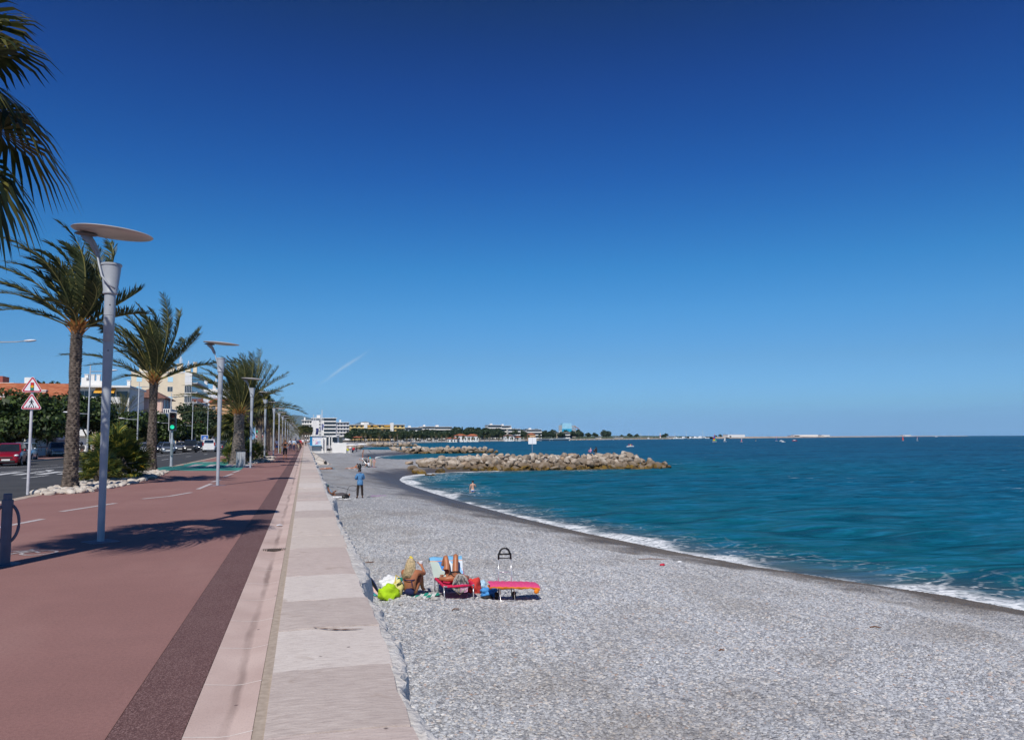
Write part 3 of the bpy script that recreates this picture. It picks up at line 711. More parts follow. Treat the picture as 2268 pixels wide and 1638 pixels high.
def fanleaf(b, o, d, up, Rl, nseg, arc, rr, droop=0.25, w=0.05, wind=0.0):
    d = d.normalized(); side = d.cross(up)
    if side.length < 0.05: side = d.orthogonal()
    side.normalize(); nrm = side.cross(d).normalized()
    for k in range(nseg):
        a = arc * ((k + 0.5) / nseg - 0.5); dr = d * math.cos(a) + side * math.sin(a)
        l = Rl * (0.72 + 0.28 * math.cos(a * 0.75)) * rr.uniform(0.88, 1.06); pl = nrm * (0.02 if k % 2 else -0.02)
        wv = (side * math.cos(a) - d * math.sin(a)) * w * 0.5
        p1 = o + dr * l * 0.5 + pl + nrm * 0.05 * Rl; p2 = o + dr * l * 0.8 + Vector((0, 0, -droop * 0.35 * l)) + WIND * wind * l * 0.4; p3 = o + dr * l + Vector((0, 0, -droop * l)) + WIND * wind * l
        b.add([o, p1 - wv, p1 + wv, p2 - wv * 0.6, p2 + wv * 0.6, p3], [(0, 1, 2), (1, 3, 4, 2), (3, 5, 4)])
def fan_palm(name, label, loc, h, r, nleaf, Rl, seed, skirt=20, nseg=20, group='fan palms along the promenade', wind=0.12, pet=0.75, trunkmat=None, w=None):
    t = thing(name, label, 'palm tree', loc, 0, group); rr = random.Random(seed)
    palm_trunk(h, r, r * 0.75, seed=seed, n=22, rough=0.7, flare=1.3, rows=max(8, int(h / 0.13))).build('trunk', trunkmat or m_trunk2, t)
    b = MB(); o = Vector((0, 0, h))
    for i in range(nleaf):
        u = (i + 0.5) / nleaf; el_ = 1.4 - 1.95 * u + rr.uniform(-0.15, 0.15); a = i * 2.39996 + rr.uniform(-0.2, 0.2)
        d = Vector((math.cos(a) * math.cos(el_), math.sin(a) * math.cos(el_), math.sin(el_)))
        d = (d + WIND * wind).normalized(); p = o + d * pet * rr.uniform(0.8, 1.15) + Vector((0, 0, -0.06))
        b.cur = 1; b.tube([o, o.lerp(p, 0.5) + Vector((0, 0, 0.04)), p], [0.028, 0.022, 0.015], n=4, cap=False)
        b.cur = 0; d2 = (d + Vector((0, 0, -0.35)) + WIND * wind).normalized()
        fanleaf(b, p, d2, Vector((rr.uniform(-0.3, 0.3), rr.uniform(-0.3, 0.3), 1)), Rl * rr.uniform(0.85, 1.1), nseg, 3.6, rr, droop=0.22 + 0.2 * u, w=w or Rl * 0.12, wind=wind * 1.2)
    b.build('crown', [m_fan, m_rachis], t, fixn=False)
    if skirt:
        b = MB()
        for i in range(skirt):
            a = i * 2.39996; z = h - 0.2 - 0.9 * (i / skirt); d = Vector((math.cos(a) * 0.5, math.sin(a) * 0.5, -0.9))
            fanleaf(b, Vector((math.cos(a) * r * 0.8, math.sin(a) * r * 0.8, z)), d, Vector((math.cos(a), math.sin(a), 0.3)), Rl * 0.95, 9, 1.6, rr, droop=0.3, w=Rl * 0.12)
        b.build('dead_leaf_skirt', m_dry, t, fixn=False)
    return t
def dwarf_palm(label, loc, rad, hgt, nleaf, seed, Rl=0.5, nseg=18, group='dwarf palm bushes'):
    t = thing('dwarf_palm_bush', label, 'bush', loc, 0, group); rr = random.Random(seed); b = MB()
    for i in range(nleaf):
        a = rr.uniform(0, 6.283); u = rr.random(); el_ = math.asin(min(1, u * 1.05)); k = rr.uniform(0.55, 1.0)
        d = Vector((math.cos(a) * math.cos(el_), math.sin(a) * math.cos(el_), math.sin(el_)))
        p = Vector((d.x * (rad - Rl * 0.55) * k, d.y * (rad - Rl * 0.55) * k, 0.12 + d.z * (hgt - Rl * 0.8) * k))
        fanleaf(b, p, (d + Vector((rr.uniform(-0.4, 0.4), rr.uniform(-0.4, 0.4), rr.uniform(-0.2, 0.35)))), Vector((rr.uniform(-0.5, 0.5), rr.uniform(-0.5, 0.5), 1)), Rl * rr.uniform(0.8, 1.15), nseg, rr.uniform(2.6, 4.0), rr, droop=0.12, w=Rl * 0.105)
    b.build('foliage', m_bush, t, fixn=False)
    b = MB()
    for i in range(9):
        a = i * 0.7; b.tube([(0.1 * math.cos(a), 0.1 * math.sin(a), 0), (rad * 0.35 * math.cos(a), rad * 0.35 * math.sin(a), hgt * 0.45)], [0.07, 0.05], n=6)
    b.build('stem', m_trunk, t)
    return t

# ------------------------------------------------------------------ palms of the promenade
date_palm('date_palm', 'tall date palm with a rough dark trunk beside the warning signs, its fronds blown sideways', (-7.75, 30.2, 0), 5.55, 0.225, 3.4, 27, 11, elmin=0.25, nl=64, wind=0.09, short=0.6)
date_palm('date_palm', 'date palm with a bushy crown standing next to the yellow box', (-7.81, 45.2, 0), 4.75, 0.25, 3.9, 36, 23, elmin=0.33, nl=62, wind=0.055, short=0.85)
date_palm('date_palm', 'broad date palm with a thick grey trunk beside the litter bin', (-4.35, 56.5, 0), 3.4, 0.42, 3.9, 40, 31, elmin=0.22, nl=46, wind=0.05, trunkmat=m_trunk2)
date_palm('date_palm', 'date palm standing just behind the thick grey trunk', (-4.5, 64.5, 0), 4.6, 0.36, 3.6, 34, 37, elmin=0.2, nl=30, wind=0.05)
fan_palm('fan_palm', 'nearest fan palm whose ragged drooping leaves hang in at the picture edge', tuple(HZ(-225, 330, 9.3)[:2]) + (0,), 5.75, 0.22, 27, 1.05, 5, nseg=26, wind=0.03, pet=1.05, w=0.082)
fan_palm('fan_palm', 'tall shaggy fan palm with a round green crown rising over the far lamp posts', (-4.4, 83, 0), 5.2, 0.3, 44, 1.15, 6, skirt=34)
fan_palm('fan_palm', 'low bright green fan palm in front of the orange house wall', (-5.0, 62.5, 0), 2.5, 0.24, 28, 1.0, 8, skirt=24)
fan_palm('fan_palm', 'fan palm half hidden behind the tall shaggy one', (-5.6, 76, 0), 3.8, 0.26, 34, 1.1, 9, skirt=24)
fp = fan_palm('fan_palm', 'mid sized fan palm farther along the row of lamps', (-4.6, 97, 0), 4.6, 0.26, 32, 1.1, 14, skirt=24, nseg=14)
dpl = date_palm('date_palm', 'distant date palm farther along the row of lamps', (-5.0, 106, 0), 3.6, 0.28, 3.2, 34, 41, nl=18, boots=False)
i = 0
y = 114
while y < 560:
    src = fp if i % 2 else dpl
    far = 'fan palm in the far part of the promenade row, one of many alike' if i % 2 else 'date palm in the far part of the promenade row, one of many alike'
    dup(src, (-4.8 + rnd.uniform(-0.6, 0.6), y, 0), rnd.uniform(0, 6), far, 'fan palms far along the promenade' if i % 2 else 'date palms far along the promenade', scale=rnd.uniform(0.85, 1.2))
    y += rnd.uniform(6.5, 9.5) if y < 300 else 14; i += 1
for k, (x, y, s) in enumerate(((-2.2, 470, 1.6), (-0.6, 500, 1.7), (0.8, 530, 1.8), (-3.5, 440, 1.4), (2.2, 556, 1.7), (-1.5, 575, 1.9), (3.6, 585, 1.8))): dup(fp, (x, y, -0.4), k, 'fan palm in the far part of the promenade row, one of many alike', 'fan palms far along the promenade', scale=s)
dwarf_palm('big spiky dwarf palm bush with yellow green fans behind the nearest lamp', (-7.75, 37.0, 0), 1.5, 2.5, 150, 3, Rl=0.62, nseg=20)
dwarf_palm('smaller dwarf palm bush at the foot of the tall date palm', (-7.75, 34.3, 0), 0.95, 1.35, 60, 4, Rl=0.5)
dwarf_palm('dwarf palm bush behind the litter bin and the thick grey trunk', (-3.9, 60.5, 0), 1.25, 1.9, 70, 5, Rl=0.55, nseg=14)
dwarf_palm('dwarf palm bush growing left of the thick grey trunk', (-5.0, 58.4, 0), 0.7, 1.6, 45, 6, Rl=0.5, nseg=14)
dwarf_palm('dwarf palm bush behind the fourth lamp post', (-4.0, 69.5, 0), 1.2, 1.7, 60, 7, Rl=0.55, nseg=12)

# stone beds around the palms
def stone_bed(name, pts, n, seed):
    rr = random.Random(seed); pts = [Vector((p[0], p[1])) for p in pts]
    def inside(x, y):
        c = False
        for a, d in zip(pts, pts[1:] + pts[:1]):
            if (a.y > y) != (d.y > y) and x < (d.x - a.x) * (y - a.y) / (d.y - a.y) + a.x: c = not c
        return c
    b = MB(); x0, x1 = min(p.x for p in pts), max(p.x for p in pts); y0, y1 = min(p.y for p in pts), max(p.y for p in pts); k = 0
    while k < n:
        x, y = rr.uniform(x0, x1), rr.uniform(y0, y1)
        if not inside(x, y): continue
        s = rr.uniform(0.05, 0.17); m = Euler((rr.uniform(-0.4, 0.4), rr.uniform(-0.4, 0.4), rr.uniform(0, 6))).to_matrix()
        b.ball((x, y, s * 0.3), (s * 1.3, s * rr.uniform(0.6, 1.0), s * rr.uniform(0.4, 0.65)), 7, 5, m); k += 1
    o = b.build(name, m_bedstone, smooth='auto'); o['kind'] = 'stuff'; return o
q = NT("bed stone"); m_bedstone = q.set(col=q.mix(q.f(q.noise(8, det=5), 0.3, 0.7), q.ramp(q.geo.outputs['Random Per Island'], [(0, (0.36, 0.30, 0.24)), (0.4, (0.58, 0.52, 0.45)), (0.8, (0.70, 0.66, 0.60)), (1, (0.45, 0.32, 0.24))]), (0.5, 0.44, 0.38)), rough=0.85)
stone_bed('bed_stones', PX([(70, 1093), (110, 1096), (190, 1091), (240, 1083), (290, 1072), (335, 1061), (374, 1046), (342, 1044), (300, 1049), (180, 1071)]), 950, 2)
stone_bed('bed_stones', PX([(505, 1027), (560, 1027.5), (600, 1022), (612, 1012), (580, 1011), (535, 1018)]), 420, 3)

# ------------------------------------------------------------------ promenade lamps
m_pole = M("lamp paint grey", (0.36, 0.385, 0.425), 0.42, var=0.10, scale=5, spec=0.5)
m_disc = M("lamp disc", (0.50, 0.47, 0.45), 0.25, var=0.06, scale=3, spec=0.6)
m_dark = M("dark rubber", (0.02, 0.02, 0.022), 0.6, var=0.2)
m_black = M("black plastic", (0.012, 0.012, 0.013), 0.45, var=0.1)
m_steel = M("bare steel", (0.55, 0.56, 0.58), 0.3, metal=0.9, var=0.08)
def lamp_parts(t):
    b = MB(); b.box((0, 0, 0.008), (0.44, 0.44, 0.018), R(38))
    b.build('base_plate', M("purple grey plate", (0.25, 0.19, 0.22), 0.7, var=0.2), t)
    b = MB(); b.lathe([(r_ * 0.86, z) for r_, z in [(0.066, 0.0), (0.066, 0.5), (0.070, 1.2), (0.084, 2.5), (0.096, 3.35), (0.091, 3.352), (0.0985, 3.36), (0.101, 3.80), (0.095, 3.802), (0.1035, 3.81), (0.105, 4.10), (0.105, 4.17)]], 20)
    pole = b.build('pole', m_pole, t, smooth='auto')
    for z in (3.2, 3.98):
        b = MB(); b.ball((0.02, -0.088, z), 0.011, 6, 4); b.build('bolt', m_dark, pole)
    b = MB(); b.lathe([(r_ * 0.87, z) for r_, z in [(0.12, 4.17), (0.135, 4.18), (0.137, 4.215), (0.128, 4.23), (0.178, 4.62), (0.178, 4.66), (0.194, 4.665), (0.196, 4.69), (0.186, 4.70), (0.165, 4.70), (0.14, 4.55), (0.05, 4.52)]], 24)
    b.build('lamp_funnel', m_pole, t, smooth='auto')
    arm = MB()
    for s in (-0.07, 0.07):
        pts = [(0.11, s - 0.10, 4.24), (0.02, s - 0.145, 4.30), (-0.10, s - 0.12, 4.45), (-0.165, s * 0.9 - 0.05, 4.66), (-0.22, s * 0.7, 4.86), (-0.31, s * 0.3, 5.05), (-0.42, 0, 5.19)]
        arm.tube(pts, [0.014, 0.016, 0.017, 0.018, 0.019, 0.02, 0.024], n=8)
    arm.tube([(-0.22, 0, 4.86), (-0.31, 0, 5.05), (-0.44, 0, 5.20)], [0.03, 0.034, 0.05], n=8, flat=1.6)
    arm.build('arm', m_pole, t, smooth=True)
    m = Euler((R(3), R(4.2), 0)).to_matrix()
    b = MB(); b.lathe([(0.02, -0.05), (0.30, -0.035), (0.36, -0.03), (0.50, -0.018), (0.625, 0.0), (0.642, 0.012), (0.63, 0.024), (0.4, 0.052), (0.01, 0.075)], 40, (0.0, 0, 5.23), m)
    d = b.build('disc_reflector', m_disc, t, smooth='auto')
    b = MB(); b.ball(Vector((0.02, 0, 5.20)) + m @ Vector((-0.43, 0, -0.035)), (0.19, 0.12, 0.035), 14, 6, m)
    b.build('bracket_plate', M("bracket grey", (0.16, 0.15, 0.15), 0.5), d, smooth=True)
lamp = thing('promenade_lamp', 'nearest tall promenade lamp, its blue grey post standing in the palm shadow', 'street lamp', (-3.27, 14.66, 0), 0, 'disc lamps of the promenade')
lamp_parts(lamp)
ll = ['second promenade lamp post, beside the dashed cycle lane line', 'third promenade lamp post, at the edge of the green crossing', 'fourth promenade lamp post, in front of the dwarf palm bushes', 'fifth promenade lamp post with its disc against the shaggy fan palm', 'sixth promenade lamp post, just left of the woman in black']
ys_ = [31.0, 49.0, 63.2, 80.5, 96.5]
for y, l in zip(ys_, ll): dup(lamp, (-3.08 + (0.1 if y > 60 else 0), y, 0), rnd.uniform(-0.08, 0.08), l)
y = 112
while y < 420:
    dup(lamp, (-3.0, y, 0), rnd.uniform(-0.15, 0.15), 'grey promenade lamp with a disc top in the dense far part of the row', 'distant disc lamps of the promenade'); y += 15.5

# ------------------------------------------------------------------ double arm street lights beyond the road
def street_light():
    t = thing('street_light', 'double armed street light whose lamp head pokes in above the red car', 'street light', (-23.0, 68, -0.002), 0, 'double armed street lights beyond the road')
    b = MB(); b.lathe([(0.24, 0), (0.24, 0.12), (0.13, 0.16), (0.115, 1.2), (0.11, 1.25), (0.06, 9.8), (0.02, 9.85)], 12); b.build('pole', m_pole, t, smooth='auto')
    for s, z, l in ((1, 9.15, 2.3), (-1, 4.5, 2.1)):
        b = MB(); b.tube([(0.05 * s, 0, z), (l * 0.6 * s, 0, z + 0.06), (l * 0.85 * s, 0, z + 0.14)], [0.05, 0.04, 0.035], n=8); a = b.build('arm', m_pole, t, smooth=True)
        b = MB(); b.ball(((l * 0.85 + 0.36) * s, 0, z + 0.18), (0.46, 0.17, 0.10), 14, 8, Euler((0, -0.08 * s, 0)).to_matrix()); b.build('lamp_head', M("lamp head", (0.6, 0.62, 0.66), 0.3, spec=0.5), a, smooth=True)
    return t
sl_ = street_light()
for y, l in ((95.5, 'double armed street light standing beside the tall date palm trunk'), (122, 'double armed street light in front of the pink house with the brown roof'), (150, 'double armed street light directly above the traffic light'), (178, 'double armed street light in front of the big dark pine'), (205, 'double armed street light above the white van')):
    dup(sl_, (-23.0, y, -0.002), 0, l)
for y in (233, 262, 292, 324): dup(sl_, (-23.0, y, -0.002), 0, 'double armed street light far down the road behind the palms', 'distant street lights')

# ------------------------------------------------------------------ bollard with hoop, warning signs, traffic lights, bin, yellow box
m_boll = M("bollard blue grey", (0.10, 0.115, 0.16), 0.5, var=0.12)
t = thing('hoop_bollard', 'blue grey post with an oval hoop for locking cycles, in the palm shadow', 'bollard', tuple(P(10, 1250)), 0)
b = MB(); b.lathe([(0.19, 0), (0.19, 0.012), (0.066, 0.014), (0.066, 0.80), (0.072, 0.802), (0.072, 0.88), (0.054, 0.882), (0.054, 0.955), (0.045, 0.965)], 20); b.build('post', m_boll, t, smooth='auto')
b = MB(); pts = [(0.145 * math.sin(a), -0.0, 0.56 + 0.265 * math.cos(a)) for a in [2 * math.pi * k / 36 for k in range(37)]]
b.tube(pts, 0.02, n=8, cap=False); o = b.build('hoop', m_boll, t, smooth=True); o.rotation_euler = (0, 0, R(15))

def text_obj(name, s, size, mat, parent, loc, rot, align='CENTER', ext=0.001):
    cu = bpy.data.curves.new(name, 'FONT'); cu.body = s; cu.size = size; cu.align_x = align; cu.align_y = 'CENTER'; cu.extrude = ext
    o = bpy.data.objects.new(name, cu); C.objects.link(o); o.parent = parent; o.location = loc; o.rotation_euler = rot
    dg = bpy.context.evaluated_depsgraph_get(); me = bpy.data.meshes.new_from_object(o.evaluated_get(dg))
    n = bpy.data.objects.new(name, me); C.objects.link(n); n.parent = parent; n.location = loc; n.rotation_euler = rot
    me.materials.clear(); me.materials.append(mat); bpy.data.objects.remove(o); return n
m_white = M("sign white", (0.80, 0.80, 0.82), 0.4, var=0.03); m_red = M("sign red", (0.52, 0.02, 0.05), 0.4, var=0.05); m_signback = M("sign back grey", (0.42, 0.42, 0.43), 0.5)
m_green_l = M("sign green", (0.0, 0.22, 0.17), 0.5, var=0.03); m_amber = M("sign amber", (0.75, 0.36, 0.0), 0.5, var=0.03); m_signred = M("sign lamp red", (0.65, 0.02, 0.02), 0.5, var=0.03); m_ink = M("sign black", (0.015, 0.015, 0.03), 0.5)
m_blue = M("sign blue", (0.02, 0.13, 0.5), 0.4, var=0.05)
def tri(s, y, z, r=0.08):
    """rounded triangle, side s, in the XZ plane"""
    R_ = s / math.sqrt(3); out = []
    for k in range(3):
        a = math.pi / 2 + k * 2 * math.pi / 3; c = Vector((math.cos(a), math.sin(a))) * (R_ - 2 * r)
        for j in range(-3, 4):
            q_ = a + j * math.pi / 9; out.append((c.x + r * math.cos(q_), y, z + c.y + r * math.sin(q_)))
    return out
def warning_sign(t, z, kind, dx=0, front=-0.075):
    b = MB(); b.prism(tri(0.60 * 1.02, front, z, 0.05), (0, 0.02, 0)); pl = b.build('sign_plate', m_white, t)
    b = MB(); o_, i_ = tri(0.575, front - 0.004, z, 0.042), tri(0.455, front - 0.004, z, 0.022); n = len(o_)
    b.add(o_ + i_, [(k, (k + 1) % n, n + (k + 1) % n, n + k) for k in range(n)]); b.build('red_border', m_red, pl, fixn=False)
    f = front - 0.006
    def poly(pts, m, name):
        b = MB(); b.add([(x * 0.0064, f, z + zz * 0.0064) for x, zz in pts], [tuple(range(len(pts)))]); return b.build(name, m, pl, fixn=False)
    if kind == 'light':
        for m, zz, nm in ((m_signred, 13, 'red_lamp_mark'), (m_amber, 0, 'amber_lamp_mark'), (m_green_l, -13, 'green_lamp_mark')):
            pass
        b = MB(); b.prism([(x * 0.0064, f, z + zz * 0.0064) for x, zz in ((-7.5, -20), (7.5, -20), (7.5, 20), (-7.5, 20))], (0, 0.003, 0)); b.build('traffic_light_mark', m_ink, pl)
        for m, zz, nm in ((m_signred, 13.5, 'red_lamp_mark'), (m_amber, 0.5, 'amber_lamp_mark'), (m_green_l, -12.5, 'green_lamp_mark')):
            b = MB(); b.add([(0.044 * math.cos(a), f - 0.003, z + zz * 0.0064 + 0.044 * math.sin(a)) for a in [2 * math.pi * k / 16 for k in range(16)]], [tuple(range(16))]); b.build(nm, m, pl, fixn=False)
    else:
        b = MB(); F_ = lambda pts: b.add([(x * 0.0064, f, z + zz * 0.0064) for x, zz in pts], [tuple(range(len(pts)))])
        b.add([(0.018 * math.cos(a) , f, z + 0.131 + 0.018 * math.sin(a)) for a in [2 * math.pi * k / 12 for k in range(12)]], [tuple(range(12))])
        F_([(-4, 16), (4, 16.5), (4.5, 2), (-3, 2)]); F_([(-4, 15), (-11, 7), (-9.6, 6), (-3, 11)]); F_([(4, 15.5), (9.5, 11), (10.5, 5), (8.8, 4.6), (7.8, 9.5), (4, 12)])
        F_([(-2.6, 3), (1, 3), (-5, -8), (-10, -14), (-12, -12), (-7, -6)]); F_([(0.5, 3), (4.4, 3), (8, -5), (12, -13), (9.8, -14), (4.5, -6)])
        for x in (-20, -9.5, 0.5, 10.5, 20): F_([(x - 3.2 + (x * 0.05), -19), (x + 0.6 + (x * 0.05), -19), (x + 2.8 - (x * 0.12), -11.5), (x - 1 - (x * 0.12), -11.5)])
        b.build('pedestrian_mark', m_ink, pl, fixn=False)
    return pl
t = thing('warning_sign_post', 'grey post with two red bordered triangles, traffic light above walking man, near the stone bed', 'road sign', tuple(P(61, 1095)), R(8), 'warning sign posts')
b = MB(); b.lathe([(0.042, 0), (0.042, 3.45), (0.03, 3.47)], 14); b.build('post', M("galvanised post", (0.50, 0.49, 0.52), 0.45, var=0.12), t, smooth='auto')
warning_sign(t, 3.37, 'light'); warning_sign(t, 2.83, 'walk', front=-0.079)
s2 = dup(t, (-6.3, 77, 0), R(5), 'distant post with two triangular warning signs beside the parked dark car')
t = thing('warning_sign_post', 'warning sign post beyond the road seen from the grey back of its triangles', 'road sign', (-21.5, 83, -0.002), R(160), 'warning sign posts seen from behind')
b = MB(); b.lathe([(0.04, 0), (0.04, 3.6), (0.03, 3.62)], 10); b.build('post', _mc["galvanised post"], t)
for z in (3.2, 2.3):
    b = MB(); b.prism(tri(0.9, -0.06, z), (0, 0.02, 0)); b.build('sign_plate', m_signback, t)

def traffic_light(label, loc, rz, s=1.0):
    t = thing('traffic_light', label, 'traffic light', loc, rz, 'traffic lights showing green')
    b = MB(); b.lathe([(0.13, 0), (0.13, 0.02), (0.085, 0.03), (0.085, 1.75), (0.06, 1.76), (0.06, 3.35)], 16); b.build('post', m_pole, t, smooth='auto')
    b = MB(); b.box((0, -0.10, 1.05), (0.13, 0.14, 0.75)); b.build('control_box', M("box grey green", (0.18, 0.22, 0.24), 0.5), t, bevel=0.01)
    b = MB(); b.box((0, -0.03, 2.84), (0.47, 0.04, 1.2)); b.build('backplate', M("light grey plate", (0.5, 0.5, 0.52), 0.5), t, bevel=0.015)
    b = MB(); b.box((0, -0.13, 2.84), (0.38, 0.17, 1.1)); hs = b.build('housing', m_black, t, bevel=0.02)
    for z, m, nm in ((3.20, M("dark red lens", (0.05, 0.008, 0.008), 0.2), 'red_lens'), (2.84, M("dark amber lens", (0.05, 0.03, 0.008), 0.2), 'amber_lens'), (2.48, M("lit green lens", (0.02, 0.75, 0.42), 0.3, emit=0.9), 'green_lens')):
        b = MB(); b.lathe([(0.125, 0), (0.118, 0.010), (0.07, 0.02), (0.01, 0.026)], 20, (0, -0.222, z), Euler((R(90), 0, 0)).to_matrix()); b.build(nm, m, hs, smooth='auto')
        b = MB(); n = 14; ra = [(-0.14 * math.cos(a), -0.22, z + 0.14 * math.sin(a)) for a in [math.pi * (k / n * 1.2 - 0.1) for k in range(n + 1)]]
        rb = [(p[0] * 0.98, -0.38, p[2] - 0.02) for p in ra]; b.grid([ra, rb]); b.build('visor', m_black, hs, fixn=False)
    return t
traffic_light('traffic light on a grey post showing green at the near crossing', tuple(P(379, 1032)), R(6))
traffic_light('farther traffic light showing green between the palm trunks', (-4.9, 88.5, 0), R(4))
t = thing('litter_bin', 'grey slatted litter bin with a dark lid next to the third lamp post', 'bin', (-3.75, 50.6, 0), R(10))
b = MB(); b.box((0, 0, 0.5), (0.5, 0.42, 0.9)); b.build('bin_body', M("bin grey", (0.34, 0.35, 0.37), 0.5, var=0.1), t, bevel=0.02)
b = MB(); b.box((0, 0, 1.03), (0.66, 0.56, 0.10)); b.build('lid', m_dark, t, bevel=0.02)
b = MB(); [b.bb(-0.25 + k * 0.1, -0.21 + k * 0.1, -0.226, -0.212, 0.1, 0.9) for k in range(5)]; b.build('slats', M("bin slat", (0.45, 0.46, 0.48), 0.5), t)
b = MB(); b.box((0, 0, 0.02), (0.62, 0.55, 0.04)); b.build('base', m_pole, t)
t = thing('yellow_box', 'bright yellow upright service box beside the date palm trunk', 'utility box', (-8.35, 46.0, 0), R(20))
b = MB(); b.box((0, 0, 0.5), (0.34, 0.26, 1.0)); b.build('cabinet', M("signal yellow", (0.72, 0.40, 0.01), 0.45, var=0.08), t, bevel=0.015)
b = MB(); [b.bb(-0.12, 0.12, -0.134, -0.128, z, z + 0.02) for z in (0.7, 0.78, 0.86)]; b.bb(-0.13, -0.10, -0.14, -0.128, 0.4, 0.5); b.build('lock_plate', m_ink, t)
t = thing('drain_grate', 'dark iron drain grate set across the pink gutter', 'drain grate', (-0.445, 12.92, -0.012), 0)
b = MB(); b.bb(-0.19, 0.19, -0.13, 0.13, -0.01, 0.006); b.build('frame', M("rusted iron dark", (0.045, 0.032, 0.026), 0.8, var=0.4, scale=20), t)
b = MB(); [b.bb(-0.18 + 0.0285 * k, -0.165 + 0.0285 * k, -0.12, 0.12, 0.006, 0.014) for k in range(13)]; b.build('bars', M("rusted iron", (0.12, 0.085, 0.065), 0.8, var=0.4, scale=20), t)
b = MB(); b.grid([[(-0.05, -0.04, 0.002), (0.0, -0.045, 0.012), (0.06, -0.03, 0.004)], [(-0.06, 0.04, 0.01), (0.0, 0.05, 0.02), (0.055, 0.05, 0.006)]])
o = b.build('paper_scrap', m_white, fixn=False); o.location = tuple(P(619, 1163, 0.0)); tag(o, 'crumpled white scrap of paper lying in the gutter', 'litter')
# ------------------------------------------------------------------ buildings beyond the road
def at(px, py, Y):
    """point on a photo ray at world distance Y along the promenade"""
    u, v = (px - 1134) / 1750, (py - 819) / 1750
    r = right * u + down * v + fwd; t = Y / r.y
    return Vector((r.x * t, Y, CAMZ + r.z * t))
def wallm(name, col, var=0.06): return M(name, col, 0.85, var=var, scale=0.6, bump=0.15, bscale=20, spec=0.2)
m_cream = wallm("cream render", (0.70, 0.60, 0.45)); m_wwall = wallm("white render", (0.74, 0.72, 0.69)); m_pinkw = wallm("pink render", (0.66, 0.46, 0.40)); m_peach = wallm("peach render", (0.66, 0.40, 0.22)); m_yel = wallm("ochre yellow render", (0.68, 0.50, 0.22)); m_lil = wallm("grey render", (0.52, 0.50, 0.54))
m_glass = M("window glass", (0.04, 0.055, 0.075), 0.12, var=0.3, scale=0.7, spec=0.7); m_shut = M("pale blue shutter", (0.40, 0.66, 0.80), 0.6, var=0.06); m_frame = M("window frame white", (0.72, 0.72, 0.72), 0.5, var=0.05); m_dkgl = M("dark balcony glass", (0.03, 0.04, 0.055), 0.15, var=0.3, spec=0.6)
q = NT("roof tiles orange"); wv = q.n.new("ShaderNodeTexWave"); wv.inputs['Scale'].default_value = 2.2; wv.inputs['Distortion'].default_value = 0.6; q.l.new(q.pos, wv.inputs[0])
m_tile = q.set(col=q.mix(q.f(wv.outputs[1], 0, 1, 0, 0.35), q.ramp(q.noise(1.6, det=6), [(0.3, (0.33, 0.085, 0.035)), (0.55, (0.47, 0.145, 0.06)), (0.75, (0.52, 0.23, 0.12))]), (0.15, 0.05, 0.03)), rough=0.85)
q = NT("roof tiles brown"); wv = q.n.new("ShaderNodeTexWave"); wv.inputs['Scale'].default_value = 2.0; wv.inputs['Distortion'].default_value = 0.5; q.l.new(q.pos, wv.inputs[0])
m_tileb = q.set(col=q.mix(q.f(wv.outputs[1], 0, 1, 0, 0.4), q.ramp(q.noise(2, det=6), [(0.3, (0.16, 0.075, 0.055)), (0.7, (0.27, 0.135, 0.10))]), (0.08, 0.04, 0.03)), rough=0.85)
m_awn = M("orange awning", (0.70, 0.36, 0.05), 0.8, var=0.1)

